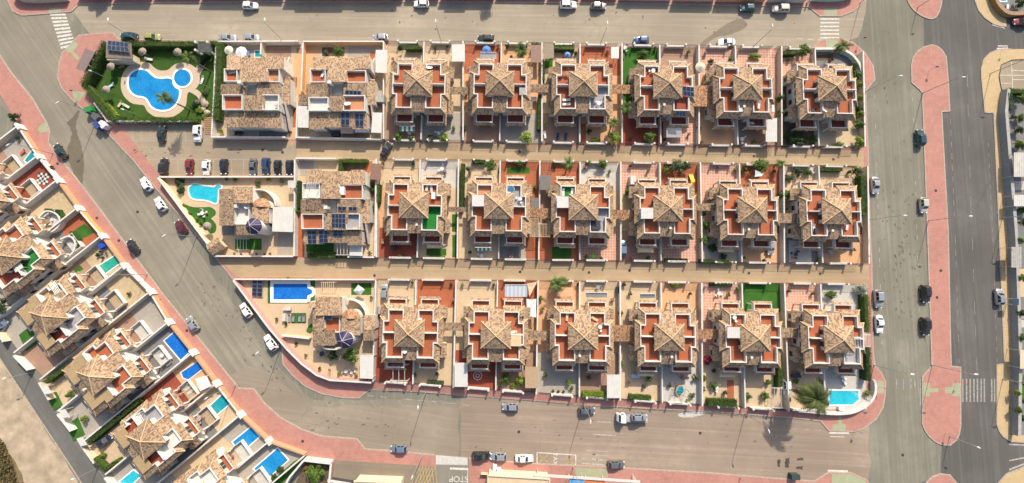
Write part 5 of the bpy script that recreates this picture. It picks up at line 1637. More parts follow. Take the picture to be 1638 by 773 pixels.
def dish(label, px, py, z, r=0.55, zb=Z_LOT):
    o = empty("satellite_dish", (*G(px, py, zb + z + 0.6), zb + z), R.uniform(2.6, 3.6))
    rings = [[(rr_ * math.cos(2 * math.pi * i / 14), rr_ * math.sin(2 * math.pi * i / 14), 0.16 * (rr_ / r) ** 2) for i in range(14)] for rr_ in (0.05, r * 0.5, r)]
    d_ = MB().loft(rings, cap=False).build("dish", M_PLASTIC, o, smooth=True, loc=(0, 0, 0.7))
    d_.rotation_euler = (math.radians(38), 0, 0)
    MB().tube([(0, 0, 0), (0, 0, 0.7)], 0.035, 6).build("mast", M_STEEL, o)
    MB().tube([(0, 0.02, 0.68), (0, -0.35, 1.05)], 0.015, 4).box(-0.05, 0.05, -0.42, -0.32, 1.0, 1.1).build("receiver", M_GREY, o)
    return tag(o, label, "satellite dish", "satellite dishes")
def pergola(label, corners, h, mat=M_WFRAME, n=5, zb=Z_LOT, beam=0.1):
    P = [Vector(G(*c, zb + h)) for c in corners]
    A, B_, Cc, D = [p - P[0] for p in P]
    o = empty("pergola", (*P[0], zb))
    for q in (A, B_, Cc, D):
        MB().box(q.x - 0.06, q.x + 0.06, q.y - 0.06, q.y + 0.06, 0, h - 0.12).build("post", mat, o)
    for a, b in ((A, B_), (D, Cc)):
        MB().tube([(*a, h - 0.06), (*b, h - 0.06)], beam * 0.7, 4).build("beam", mat, o)
    for i in range(n):
        t = (i + 0.5) / n
        MB().tube([(*A.lerp(B_, t), h + 0.05), (*D.lerp(Cc, t), h + 0.05)], beam * 0.6, 4).build("rafter", mat, o)
    return tag(o, label, "pergola", "pergolas")
def sail(label, pts, hs, mat, zb=Z_LOT):
    P = [Vector((*G(*p, zb + h), h)) for p, h in zip(pts, hs)]
    c0 = Vector((P[0].x, P[0].y, 0))
    P = [p - c0 for p in P]
    o = empty("shade_sail", (c0.x, c0.y, zb))
    n = len(P)
    cen = sum(P, Vector()) / n - Vector((0, 0, 0.15))
    edge = []
    for i in range(n):
        a, b = P[i], P[(i + 1) % n]
        edge += [a, a.lerp(b, 0.5) * 0.9 + cen * 0.1]
    m = MB()
    for i in range(len(edge)):
        m.face([cen, edge[i], edge[(i + 1) % len(edge)]])
    m.build("cloth", mat, o)
    for p in P:
        MB().tube([(p.x, p.y, 0), (p.x, p.y, p.z)], 0.04, 5).build("post", M_STEEL, o)
    return tag(o, label, "shade sail")
def manhole(label, px, py, z=0.0225):
    o = MB().cyl(0, 0, 0, 0.015, 0.36, 0.36, 16).build("manhole_cover", M_DARK, loc=(*G(px, py, z), z))
    return tag(o, label, "manhole", "manhole covers")
def patch(code, pts, z, name="patio", smooth=0):
    P = smooth_poly(GP(pts, Z_LOT), smooth) if smooth else GP(pts, Z_LOT)
    return sheet(name, P, z, YARD[code])
# ================================================================== POOL GARDEN (top left of the block)
z4 = lambda x, y: (100 + x / 3.681, 40 + y / 3.681)
Z4 = lambda pts: [z4(*p) for p in pts]
GRASS = lawn_mat("pool_lawn", (0.036, 0.082, 0.014), (0.058, 0.112, 0.022))
M_DECK = paving("pool_deck", (0.50, 0.39, 0.275), (0.55, 0.43, 0.31), (0.44, 0.34, 0.25), 0.35)
struct(MB().prism(GP(Z4([(255, 105), (935, 95), (905, 560), (290, 570), (150, 350)]), 0.15), 0.02, 0.15).build("lawn", GRASS))
POOLW = Z4([(385, 340), (390, 305), (410, 280), (440, 263), (470, 260), (500, 268), (525, 290), (550, 308), (585, 313), (620, 310), (650, 320), (655, 345), (668, 366), (690, 380), (693, 405), (686, 440), (665, 475), (630, 500), (590, 507), (550, 500), (520, 480), (505, 455), (490, 435), (465, 425), (440, 422), (410, 405), (390, 375)])
DECKO = Z4([(343, 345), (350, 300), (375, 255), (410, 230), (460, 218), (510, 225), (545, 255), (575, 268), (620, 265), (650, 240), (690, 222), (740, 228), (780, 250), (806, 290), (806, 340), (785, 375), (752, 388), (735, 410), (727, 470), (700, 510), (650, 540), (590, 547), (540, 538), (500, 510), (480, 475), (455, 470), (410, 462), (370, 430), (348, 390)])
sheet("pool_deck", smooth_poly(GP(DECKO, 0.15), 3), 0.155, M_DECK)
sheet("garden_path", GP(Z4([(768, 280), (838, 170), (866, 190), (800, 310)]), 0.15), 0.1585, M_DECK)
sheet("garden_path", smooth_poly(GP(Z4([(735, 385), (790, 380), (830, 420), (850, 470), (820, 470), (790, 420)]), 0.15), 3), 0.162, M_DECK)
sheet("garden_path", GP(Z4([(395, 195), (420, 190), (430, 235), (405, 240)]), 0.15), 0.1585, M_DECK)
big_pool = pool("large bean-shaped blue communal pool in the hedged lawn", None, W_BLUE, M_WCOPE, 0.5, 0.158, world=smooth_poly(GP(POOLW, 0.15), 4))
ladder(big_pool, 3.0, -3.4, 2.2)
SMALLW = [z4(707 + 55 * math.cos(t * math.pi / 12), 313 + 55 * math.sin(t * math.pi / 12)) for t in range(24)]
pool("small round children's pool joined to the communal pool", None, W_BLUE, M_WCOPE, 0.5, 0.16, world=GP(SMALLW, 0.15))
hp = lambda *p: Z4(p)
hedge("tall hedge along the street side of the pool garden", hp((390, 106), (785, 108)), 1.5, 2.0, L_MID)
hedge("slanting tall hedge beside the bus shelter", hp((240, 104), (120, 340)), 1.6, 2.4, L_MID)
hedge("slanting hedge above the recycling bins", hp((122, 350), (292, 552)), 1.6, 2.0, L_MID)
hedge("long hedge between the pool garden and the car park", hp((295, 553), (778, 558)), 1.3, 1.6, L_MID)
hedge("broad hedge between the pool garden and the first courtyard house", hp((918, 108), (915, 335), (898, 545)), 1.7, 2.2, L_MID)
hedge("short hedge corner beside the pool garden gate", hp((868, 104), (900, 104)), 1.3, 2.0, L_MID)
hedge("low hedge beside the path from the pool gate", hp((795, 225), (838, 170)), 1.1, 1.3, L_DARK)
hedge("yellowish hedge inside the pool garden fence", hp((255, 470), (300, 530)), 1.3, 1.0, L_LIME)
wall_thing("cream inner fence wall of the pool garden, street corner", GP(Z4([(262, 205), (187, 372), (262, 466)]), 0.15), 0.2, 1.0, M_CREAM, 0.15)
wall_thing("cream boundary wall below the pool garden hedge", GP(Z4([(212, 470), (290, 575)]), 0.12), 0.25, 1.2, M_PEACH)
wall_thing("long retaining wall between hedge and car park", GP(Z4([(292, 578), (785, 580)]), 0.12), 0.3, 1.4, M_LGREY)
ph = empty("pool_house", (*G(*z4(325, 150), 0.15), 0.15))
px_, py_ = ph.location.x, ph.location.y
sub = lambda pts, h: [(a - px_, b - py_) for a, b in GP(Z4(pts), 0.15 + h)]
MB().prism(sub([(258, 150), (398, 165), (405, 205), (258, 205)], 2.6), 0, 2.5).build("wall", M_CREAM, ph)
MB().prism(sub([(256, 100), (402, 108), (408, 200), (254, 194)], 2.7), 2.5, 2.68).build("flat_roof", plain("umber_roof", (0.19, 0.15, 0.125), 0.85, 0.15), ph)
MB().box(-0.5, 0.5, -3.2, -3.1, 0, 2.1).build("door", M_WOOD, ph)
tag(ph, "small flat-roofed pool house under the solar panels", "pool house")
solar_array("solar array of ten panels on the pool house", Z4([(268, 90), (385, 103), (392, 160), (262, 146)]), 5, 2, 2.85, 3.35)
gh = empty("gate_house", (*G(*z4(836, 135), 0.15), 0.15))
px_, py_ = gh.location.x, gh.location.y
MB().prism(sub([(795, 108), (870, 108), (874, 162), (800, 162)], 2.6), 2.5, 2.66).build("roof", plain("dark_roof_felt", (0.07, 0.07, 0.075), 0.85, 0.25), gh)
for q in ((798, 112), (868, 112), (798, 158), (872, 158)):
    a = sub([q], 1.5)[0]
    MB().box(a[0] - 0.25, a[0] + 0.25, a[1] - 0.25, a[1] + 0.25, 0, 2.5).build("pillar", M_WHITE, gh)
tag(gh, "entrance canopy of the pool garden with white pillars", "gatehouse")
for lab, q in (("thatched parasol near the street hedge by the pool house", (465, 155)), ("thatched parasol near the street hedge by the palm", (672, 158)), ("thatched parasol on the lawn beside the wooden bench", (278, 243)), ("thatched parasol over the blue towel lounger", (250, 380))):
    thatch_parasol(lab, *z4(*q), r=7.0)
lounger("white lounger on the lawn between two thatched parasols", *z4(510, 202), 170)
lounger("lounger with blue towel by the lower thatched parasol", *z4(288, 356), 35, plain("blue_towel", (0.35, 0.5, 0.6), 0.9))
lounger("wooden lounger beside the curved pool deck", *z4(350, 245), 25, M_WOOD)
lounger("cream lounger at the bottom of the pool lawn", *z4(340, 465), 60, M_BEIGEC)
lounger("pale lounger next to the cream lounger on the pool lawn", *z4(376, 477), 150, plain("pale_green_canvas", (0.5, 0.55, 0.42), 0.9))
lounger("white lounger on the lawn right of the small pool", *z4(825, 320), 75)
street_lamp("white garden lamp by the slanting hedge", *z4(238, 303), 2.6, 0.15, 0.1, (-1, 0.3))
street_lamp("white garden lamp at the lower edge of the pool lawn", *z4(424, 524), 2.6, 0.15, 0.1, (-1, 0.3))
street_lamp("white garden lamp on the right side of the pool lawn", *z4(870, 376), 2.6, 0.15, 0.1, (-1, 0.3))
palm("tall palm leaning over the pool garden gate path", *z4(742, 192), 7.1, 2.1, L_PALM, 16)
palm("tall palm standing over the communal pool", *z4(595, 425), 7.8, 2.2, L_PALM, 18)
M_ROCK = plain("rock", (0.36, 0.28, 0.2), 0.9, 0.3, 2.0, bumpy=0.6)
for i, (q, s_) in enumerate((((845, 470), 0.9), ((835, 500), 0.7), ((858, 520), 0.8), ((800, 455), 0.6))):
    rr = random.Random(i)
    mb = MB()
    ring = lambda k, z: [(s_ * k * rr.uniform(0.8, 1.2) * math.cos(t * 0.785), s_ * k * rr.uniform(0.8, 1.2) * math.sin(t * 0.785), z) for t in range(8)]
    mb.loft([ring(1, 0), ring(1.05, s_ * 0.35), ring(0.7, s_ * 0.75), ring(0.25, s_ * 0.9)])
    tag(mb.build("rock", M_ROCK, loc=(*G(*z4(*q)), 0.15)), ("largest", "second", "third", "smallest")[i] + " boulder of the rockery in the pool garden", "rock", "rockery boulders")
plant("ochre shrub in the rockery below the tall palm", *z4(800, 500), 7, 1.0, L_LIME, 3)
plant("dark shrub in the rockery beside the boulders", *z4(775, 470), 5, 0.9, L_OLIVE, 3)
plant("light shrub at the foot of the rockery", *z4(835, 535), 6, 0.8, L_LIME, 3)
plant("olive shrub between path and rockery", *z4(835, 400), 6, 0.9, L_OLIVE, 3)
st_ = struct(empty("garden_steps", (*G(*z4(850, 600), 0.13), 0.13)), "wooden steps from the pool garden down to the car park")
for i in range(9):
    a = G(*z4(840, 552 + i * 11), 0.13)
    b = G(*z4(890, 552 + i * 11), 0.13)
    MB().box(0, b[0] - a[0], -0.2, 0.2, 0, 0.5 - i * 0.05).build("step", M_WOOD, st_, loc=(a[0] - st_.location.x, a[1] - st_.location.y, 0))
# bus shelter, bins
sh = empty("bus_shelter", (*G(136, 96, 0.12), 0.12))
px_, py_ = sh.location.x, sh.location.y
q = [Vector((a - px_, b - py_)) for a, b in GP(Z4([(135, 138), (193, 160), (130, 275), (78, 258)]), 2.7)]
MB().prism([tuple(v) for v in q], 2.5, 2.62).build("roof", plain("taupe_sheet", (0.2, 0.145, 0.135), 0.7, 0.12), sh)
for v in q:
    MB().box(v.x * 0.9 - 0.05, v.x * 0.9 + 0.05, v.y * 0.9 - 0.05, v.y * 0.9 + 0.05, 0, 2.5).build("post", M_DARK, sh)
for i in range(3):
    a, b = q[1].lerp(q[2], i / 3 + 0.03) * 0.9, q[1].lerp(q[2], (i + 1) / 3 - 0.03) * 0.9
    MB().path([tuple(a), tuple(b)], 0.04, 0.3, 2.2).build("glass_panel", M_GLASS, sh)
c0, d = (q[1] + q[2]) * 0.4, (q[2] - q[1]).normalized()
MB().obox(c0.x, c0.y, math.atan2(d.y, d.x), 3.0, 0.4, 0.4, 0.46).build("bench", M_WOOD, sh)
tag(sh, "bus shelter with taupe roof beside the slanting hedge", "bus shelter")
M_BGRN, M_BBLU = plain("bin_green", (0.02, 0.22, 0.05), 0.5, 0.1), plain("bin_blue", (0.05, 0.06, 0.22), 0.5, 0.1)
for lab, q, m, a in (("bright green bottle bank on the footway corner", (147, 495), M_BGRN, 20), ("grey rubbish container behind the green bottle bank", (186, 538), plain("bin_grey", (0.09, 0.1, 0.1), 0.5, 0.1), -40), ("dark blue paper bank at the kerb", (198, 588), M_BBLU, -45), ("white clothes bank at the kerb", (230, 585), M_PLASTIC, -45)):
    block("recycling_bin", lab, "bin", *z4(*q), 1.9, 1.3, 1.6, m, 0.12, a, group="recycling bins")

# ================================================================== COURTYARD HOUSE LOTS (top left, middle left)
yard(GP([(352, 73), (484, 72), (484, 223), (345, 222)]), 'C')
yard(GP([(485, 72), (616, 72), (616, 226), (485, 224)]), 'C')
patch('G', [(396, 78), (422, 78), (422, 94), (396, 94)], 0.154)
patch('B', [(426, 73), (466, 73), (466, 92), (426, 92)], 0.154)
patch('B', [(474, 77), (488, 77), (488, 86), (474, 86)], 0.158)
patch('O', [(470, 87), (490, 87), (490, 152), (466, 152)], 0.154)
patch('O', [(492, 74), (513, 74), (506, 150), (489, 150)], 0.154)
patch('K', [(515, 76), (551, 76), (551, 90), (515, 90)], 0.154)
patch('G', [(556, 74), (600, 74), (600, 92), (556, 92)], 0.154)
patch('R', [(592, 84), (600, 84), (596, 150), (588, 150)], 0.158)
patch('G', [(366, 205), (412, 205), (412, 221), (366, 221)], 0.154)
patch('S', [(414, 205), (464, 205), (464, 221), (414, 221)], 0.154)
patch('O', [(466, 205), (478, 205), (476, 221), (462, 221)], 0.158)
patch('R', [(470, 165), (476, 165), (476, 204), (466, 204)], 0.158)
patch('B', [(548, 212), (590, 212), (590, 223), (548, 223)], 0.158)
pool("teal plunge pool in the first courtyard house's front yard", [(407.5, 81), (420, 81), (420, 92), (407.5, 92)], W_TEAL, M_COPE, 0.25, 0.16)
parasol("pale green parasol at the hedge corner of the first courtyard house", 363.5, 78.5, 7.5, plain("pale_green_cloth", (0.5, 0.53, 0.42), 0.9))
parasol("large lilac white parasol beside the plunge pool", 383.5, 81.5, 9.5, plain("lilac_cloth", (0.62, 0.6, 0.66), 0.9))
lounger("blue lounger between lilac parasol and plunge pool", 397, 84, 110, plain("blue_canvas", (0.12, 0.2, 0.4), 0.9))
for i, (lab, pts, m) in enumerate((("front wall of the first courtyard house", [(352, 72), (482, 71.5)], M_WHITE), ("front wall of the second courtyard house", [(490, 72), (616, 72)], M_PEACH), ("back wall of the first courtyard house", [(345, 222.5), (462, 222.8)], M_WHITE),
        ("back wall of the second courtyard house", [(478, 223), (612, 226)], M_WHITE), ("left boundary wall of the first courtyard house", [(353, 74), (350, 150), (346, 221)], M_WHITE), ("wall between the two courtyard houses, front", [(490, 74), (487, 150)], M_ORANGE),
        ("wall between the two courtyard houses, back", [(481, 168), (479, 222)], M_WHITE), ("yellowish wall inside the first courtyard house's front yard", [(424, 74), (423, 92)], M_CREAM))):
    wall_thing(lab, GP(pts, 0.15), 0.24, 1.7, m)
for lab, c, m, h in (("long white carport roof at the street end of the second courtyard house", [(601, 80), (619.5, 80), (618.5, 117), (600.5, 116)], M_ROOFWHITE, 2.6), ("rust stained white carport roof at the lane end of the second courtyard house", [(596, 180), (611.5, 180.5), (610, 213), (593.5, 212)], M_ROOFWHITE, 2.6),
                     ("white carport roof between the two courtyard houses", [(476, 169.5), (494, 170), (493.5, 204.5), (476, 204)], M_ROOFWHITE, 2.6)):
    canopy(lab, c, h, m, ribs=True, group="white carport roofs")
plant("round green tree in the second courtyard house's front bed", 542.7, 83, 10, 3.2, L_MID, 0)
plant("small pale shrub beside the front bed of the second courtyard house", 522, 84, 5, 1.0, L_OLIVE, 3)
awning("pale pink awning on the back of the second courtyard house", 545, 203, 565.5, 213.7, plain("pink_canvas", (0.5, 0.33, 0.25), 0.9))
awning("white awning beside the pink awning", 568, 205, 587, 212, M_PLASTIC)
block("barbecue", "dark barbecue unit in the second courtyard house's back yard", "barbecue", 536, 214, 2.0, 1.2, 1.0, M_DARK)
plant("cactus clump in the white corner yard below the first courtyard house", 353, 210, 4, 1.4, L_LIME, 3)
plant("dark potted shrub row at the first courtyard house's back window", 382, 212, 7, 0.7, L_DARK, 3, rx=9)
solar_array("four small panels on the second courtyard house's middle roof", [(552, 144), (577.5, 145.5), (577.5, 153), (552, 151.5)], 4, 1, 5.25, 5.0)
solar_array("four panels on the second courtyard house's back roof", [(545, 180), (559, 180), (559, 201), (545.5, 200)], 2, 2, 4.3, 3.9)
solar_array("four panels on the second courtyard house's back corner roof", [(567, 181.5), (582, 181.5), (581.5, 202.5), (568.5, 202)], 2, 2, 4.3, 3.9)
dish("large white dish on the second courtyard house's pink terrace", 556, 167, 4.2, 0.85)
dish("small round dish on the second courtyard house's pale terrace", 525, 172.5, 4.2, 0.5)
dish("white dish on the first courtyard house's ridge gap", 395, 139, 4.2, 0.6)
table_set("white table on the first courtyard house's white terrace", 446, 167, 0.4, M_GREY, 2, Z_LOT + 4.2)
lounger("white daybed on the second courtyard house's front terrace", 517, 118, 65, None, Z_LOT + 4.37)
lounger("grey daybed on the first courtyard house's front terrace", 372, 116, 5, M_STEEL, Z_LOT + 4.37)
block("air_conditioner", "wooden bench set on the first courtyard house's orange terrace", "bench", 442, 127, 1.4, 0.7, 0.6, M_WOOD, Z_LOT + 4.37)
block("storage_shed", "grey glazed shed behind the second courtyard house's carport", "shed", 607, 157, 2.4, 2.0, 2.0, M_GREY)
block("plant_trough", "wooden slatted bench on the orange drive", "bench", 471.5, 130, 0.6, 2.4, 0.5, M_WOOD)
# middle left courtyard house
yard(GP([(478, 256), (605, 257), (605, 412), (478, 411)]), 'C')
patch('G', [(480, 258), (502, 258), (502, 282), (480, 282)], 0.154)
patch('C', [(503, 258), (540, 258), (540, 282), (503, 282)], 0.158)
patch('K', [(545, 259), (586, 259), (586, 285), (545, 285)], 0.154)
patch('R', [(587, 258), (596, 258), (586, 300), (580, 300)], 0.158)
patch('R', [(476, 340), (487, 340), (487, 411), (476, 411)], 0.154)
patch('T', [(490, 388), (534, 388), (534, 403), (490, 403)], 0.158)
patch('K', [(588, 285), (604, 285), (604, 345), (588, 345)], 0.154)
for lab, pts, m in (("front wall of the middle row's courtyard house", [(478, 256), (542, 256.5)], M_WHITE), ("left boundary wall of the middle row's courtyard house", [(477, 258), (476, 410)], M_WHITE), ("orange side wall of the middle row's courtyard house", [(605, 258), (604, 335), (603, 410)], M_ORANGE), ("back wall of the middle row's courtyard house", [(560, 411.5), (602, 412)], M_WHITE)):
    wall_thing(lab, GP(pts, 0.15), 0.24, 1.7, m)
hedge("clipped hedge along the lane before the middle courtyard house", [(550, 256.5), (585, 257)], 1.0, 1.6, L_MID)
hedge("clipped hedge returning from the lane to the middle courtyard house", [(543.5, 256), (543.5, 273)], 1.1, 1.6, L_MID)
hedge("thick hedge along the lower lane behind the middle courtyard house", [(494, 408), (533, 408.5)], 1.6, 1.4, L_MID)
hedge("low hedge strip beside the pergola on the lower lane", [(540, 411.5), (577, 412)], 0.5, 0.8, L_MID)
hedge("narrow side hedge between windmill villa and middle courtyard house", [(476.5, 290), (476, 332)], 0.7, 1.5, L_DARK)
plant("round shrub on the side wall of the middle courtyard house", 475, 338, 5, 1.4, L_MID, 0)
canopy("brown sheet carport roof beside the middle courtyard house", [(593, 261.5), (610, 262), (609, 288), (592, 287)], 2.6, plain("brown_sheet", (0.21, 0.12, 0.09), 0.8, 0.12))
plant("yellow green shrub in the side bed of the middle courtyard house", 592, 293, 6, 1.2, L_LIME, 3)
plant("leafy shrub in the side bed by the orange wall", 599, 303, 7, 1.6, L_MID, 1)
plant("broad green bush in the side bed by the orange wall", 598, 330, 8, 1.6, L_MID, 1, rx=8)
hedge("tall climber along the orange wall", [(605, 296), (604, 322)], 0.8, 1.9, L_MID)
pergola("white roof terrace pergola of the middle courtyard house", [(490, 293), (506, 293), (505, 317), (488, 317)], 2.3, M_WFRAME, 5, Z_LOT + 4.37)
pergola("white glazed pergola on the lower lane", [(537, 390), (558, 390), (558, 408), (537, 408)], 2.4, M_WFRAME, 4)
canopy("white ribbed porch roof on the lower lane", [(559, 393), (580, 393), (580, 409.5), (559, 409)], 2.4, M_ROOFWHITE, "porch_roof", ribs=True)
solar_array("large array of twelve panels on the middle courtyard house", [(530.5, 342), (552.5, 342), (552.5, 365), (530.5, 364)], 4, 3, 5.35, 5.1)
solar_array("four panels below the large array on the middle courtyard house", [(533, 367), (548, 367), (548, 379.5), (533, 379)], 2, 2, 4.3, 3.95)
solar_array("left six-panel array on the back roof of the middle courtyard house", [(491, 369), (505.5, 369), (506.5, 390), (492.5, 390)], 2, 3, 4.3, 3.85)
solar_array("right six-panel array on the back roof of the middle courtyard house", [(509.5, 368.5), (523.5, 368.5), (525, 388), (510.5, 388)], 2, 3, 4.3, 3.85)
solar_array("left pair of panels on the middle roof of the middle courtyard house", [(540.5, 330.5), (553.5, 330.5), (553.5, 336.5), (540.5, 336.5)], 2, 1, 5.2, 5.0)
solar_array("right pair of panels on the middle roof of the middle courtyard house", [(557.5, 331), (570.5, 331), (570.5, 337), (557.5, 337)], 2, 1, 5.2, 5.0)
plant("potted shrub at the back corner of the middle courtyard house", 591, 404, 4, 1.2, L_OLIVE, 3)
block("water_heater", "white water heater on the middle courtyard house's red front terrace", "water heater", 547, 305, 1.0, 2.0, 1.1, M_PLASTIC, Z_LOT + 4.37)
table_set("white stool pair on the grey terrace of the middle courtyard house", 570, 364, 0.3, M_BEIGEC, 2, Z_LOT + 4.2)

# ================================================================== WINDMILL VILLA LOTS
V1 = [(263, 287), (474, 286), (474, 410), (348, 410), (325, 385)]
yard(GP(V1), 'C')
zw = lambda x, y: (280 + x / 4.418, 250 + y / 4.418)
ZW = lambda pts: [zw(*p) for p in pts]
patch('K', ZW([(0, 168), (70, 165), (60, 230), (50, 270)]), 0.154)
patch('T', ZW([(70, 345), (130, 360), (200, 360), (250, 360), (285, 385), (285, 415), (255, 440), (270, 455), (292, 490), (285, 535), (250, 548), (225, 520), (180, 490), (130, 440), (95, 400)]), 0.154, "lawn", 3)
patch('C', ZW([(48, 250), (65, 195), (105, 180), (200, 190), (275, 195), (330, 185), (350, 215), (320, 245), (315, 345), (280, 362), (200, 345), (110, 340), (60, 310)]), 0.158, "pool_deck", 3)
pool("free-form turquoise pool of the upper windmill villa", None, W_TURQ, M_COPE, 0.45, 0.162, world=smooth_poly(GP(ZW([(95, 230), (112, 205), (145, 193), (200, 205), (255, 212), (275, 215), (290, 202), (312, 198), (332, 212), (330, 228), (312, 240), (308, 300), (300, 332), (278, 337), (245, 322), (200, 312), (140, 307), (105, 285)]), 0.15), 3))
patch('S', ZW([(330, 490), (420, 490), (420, 560), (330, 560)]), 0.154)
patch('T', ZW([(425, 582), (612, 582), (612, 662), (425, 662)]), 0.158, "lawn")
patch('G', ZW([(725, 540), (832, 540), (830, 700), (722, 700)]), 0.154)
pergola("white pergola frame over the turf behind the upper windmill villa", ZW([(430, 585), (515, 585), (515, 660), (430, 660)]), 0.5, M_WFRAME, 4)
canopy("large white carport roof of the upper windmill villa", ZW([(692, 358), (836, 358), (832, 536), (686, 532)]), 2.7, M_ROOFWHITE, ribs=True, group="white carport roofs")
canopy("grey slatted canopy in the corner of the upper windmill villa's yard", ZW([(797, 172), (852, 172), (852, 225), (797, 222)]), 2.3, M_LGREY, "slatted_canopy", ribs=True)
thatch_parasol("thatched parasol on the lawn of the upper windmill villa", *zw(222, 495), r=7)
table_set("white table set on the lawn of the upper windmill villa", *zw(192, 402), 0.5, M_PLASTIC, 4)
for i, (lab, pts, m, h) in enumerate((("white and peach street wall of the upper windmill villa", [(262, 287), (300, 338), (347, 400)], M_CREAM, 1.8), ("wall between car park and the upper windmill villa", [(262, 285), (474, 284.5)], M_PEACH, 1.4), ("lane wall of the upper windmill villa", [(349, 410), (474, 410.5)], M_PEACH, 1.5))):
    wall_thing(lab, GP(pts, 0.15), 0.3, h, m)
kb = empty("barbecue_house", (*G(354, 394, 0.15), 0.15), 0.6)
MB().box(-1.5, 1.5, -1.2, 1.2, 0, 1.9).build("wall", M_CREAM, kb)
MB().slab([(-1.8, 0, 2.7), (1.8, 0, 2.7), (1.8, -1.6, 1.95), (-1.8, -1.6, 1.95)]).slab([(-1.8, 0, 2.7), (1.8, 0, 2.7), (1.8, 1.6, 1.95), (-1.8, 1.6, 1.95)]).build("roof", M_TILE, kb)
tag(kb, "small tiled barbecue house at the street corner of the upper windmill villa", "barbecue house")
for i, (x, y, r, m) in enumerate(((200, 150, 4, L_LIME), (655, 160, 5, L_LIME), (750, 170, 4, L_MID), (585, 195, 6, L_DARK), (420, 162, 4, L_OLIVE), (360, 160, 3, L_MID))):
    plant("%s plant along the car park wall of the upper windmill villa" % ORD[i], *zw(x, y), r, 1.1, m, 3)
for i, (x, y) in enumerate(((525, 680), (575, 690), (415, 685), (465, 690), (670, 690), (630, 690))):
    plant("%s potted plant along the lane wall of the upper windmill villa" % ORD[i], *zw(x, y), 2.2, 0.7, L_OLIVE, 3)
for i, (x, y, r, m) in enumerate(((20, 190, 7, L_DARK), (40, 215, 6, L_OLIVE), (30, 245, 6, L_DARK), (10, 175, 6, L_DARK))):
    plant("%s shrub of the dark bed at the tip of the upper windmill villa" % ORD[i], *zw(x, y), r, 1.3, m, 1)
for i, (x, y) in enumerate(((55, 345), (100, 400), (150, 440), (175, 475))):
    plant("%s small bush along the street wall beside the villa lawn" % ORD[i], *zw(x, y), 3.2, 1.0, L_LIME, 3)
dish("round dish on the upper windmill villa's terrace", *zw(513, 360), 3.1, 0.7)
V2 = [(382, 447), (601, 448), (598, 606), (533, 604), (512, 596), (488, 578), (466, 556), (436, 521)]
yard(GP(V2), 'C')
z3 = lambda x, y: (370 + x / 4.18, 435 + y / 4.18)
Z3 = lambda pts: [z3(*p) for p in pts]
patch('T', Z3([(243, 42), (560, 42), (560, 212), (243, 212)]), 0.154, "lawn")
patch('T', Z3([(802, 75), (938, 75), (936, 155), (802, 155)]), 0.154, "lawn")
patch('T', Z3([(502, 400), (512, 370), (540, 345), (545, 390), (530, 412)]), 0.154, "lawn", 3)
patch('T', Z3([(400, 275), (500, 275), (500, 345), (400, 345)]), 0.158, "lawn")
P2 = Z3([(272, 70), (518, 70), (520, 100), (540, 108), (552, 122), (552, 145), (540, 158), (520, 165), (518, 195), (272, 195)])
rp = pool("rectangular deep blue pool with rounded end at the lower windmill villa", P2, W_DEEP, M_WCOPE, 0.8, 0.16)
ladder(rp, 3.6, -1.8, 0)
solar_array("ground array of blue panels at the tip of the lower windmill villa's yard", Z3([(140, 55), (208, 55), (206, 165), (136, 160)]), 2, 4, 0.9, 0.5)
pergola("white beam pergola between pool and lower windmill villa", Z3([(597, 70), (690, 70), (690, 160), (597, 160)]), 2.3, M_BEIGEC, 7)
pr = parasol("tilted square white parasol over the turf of the lower windmill villa", *z3(848, 112), 9, M_PLASTIC, 2.4, n=4, drop=0.35, tilt=0.25)
for i, x in enumerate((388, 414, 456, 484)):
    lounger("%s grey lounger of the row below the blue pool" % ORD[i], *z3(x, 308), 90, plain("grey_canvas", (0.22, 0.23, 0.23), 0.9))
block("garden_sofa", "grey sofa above the lounger row", "sofa", *z3(370, 247), 1.9, 0.8, 0.7, M_LGREY)
block("garden_sofa", "grey sofa at the side of the lounger row", "sofa", *z3(350, 305), 0.8, 1.9, 0.7, M_LGREY)
plant("large round tree beside the lower windmill villa's carport", *z3(795, 562), 13.5, 3.6, L_MID, 0)
plant("darker bush beside the large round tree", *z3(680, 560), 9, 2.0, L_DARK, 0)
canopy("white carport roof at the street corner of the lower windmill villa", Z3([(862, 556), (952, 558), (946, 716), (858, 712)]), 2.5, M_ROOFWHITE, ribs=True, group="white carport roofs")
table_set("dark dining table under the lower windmill villa's back wall", *z3(605, 548), 0.6, M_DARK, 5, cmat=M_GREY)
table_set("small white table in the corner of the lower windmill villa's yard", *z3(766, 665), 0.45, M_PLASTIC, 2)
table_set("small round table beside the yard's curved wall", *z3(803, 674), 0.35, M_PLASTIC, 1)
lounger("dark lounger in the bottom of the lower windmill villa's yard", *z3(655, 672), 80, M_TAUPE)
for i, (x, y, m) in enumerate(((300, 318, L_OLIVE), (365, 345, L_DARK), (495, 555, L_LIME), (430, 480, L_DARK), (590, 645, L_DARK), (718, 682, L_LIME), (832, 692, L_LIME), (935, 170, L_OLIVE), (375, 45, L_LIME))):
    plant("%s small plant around the lower windmill villa's yard" % ORD[i], *z3(x, y), 3, 1.0, m, 3)
wall_thing("long curved plum street wall of the lower windmill villa", GP([(381, 448), (436, 522), (466, 557), (488, 579), (512, 597), (533, 605), (598, 609)], 0.15), 0.3, 1.9, plain("plum_render", (0.42, 0.24, 0.22), 0.8, 0.1))
wall_thing("lane wall of the lower windmill villa", GP([(381, 446.5), (602, 447)], 0.15), 0.3, 1.5, M_PEACH)
wall_thing("cream cross wall in the lower windmill villa's yard", GP(Z3([(355, 420), (540, 440)]), 0.15), 0.25, 1.4, M_CREAM)
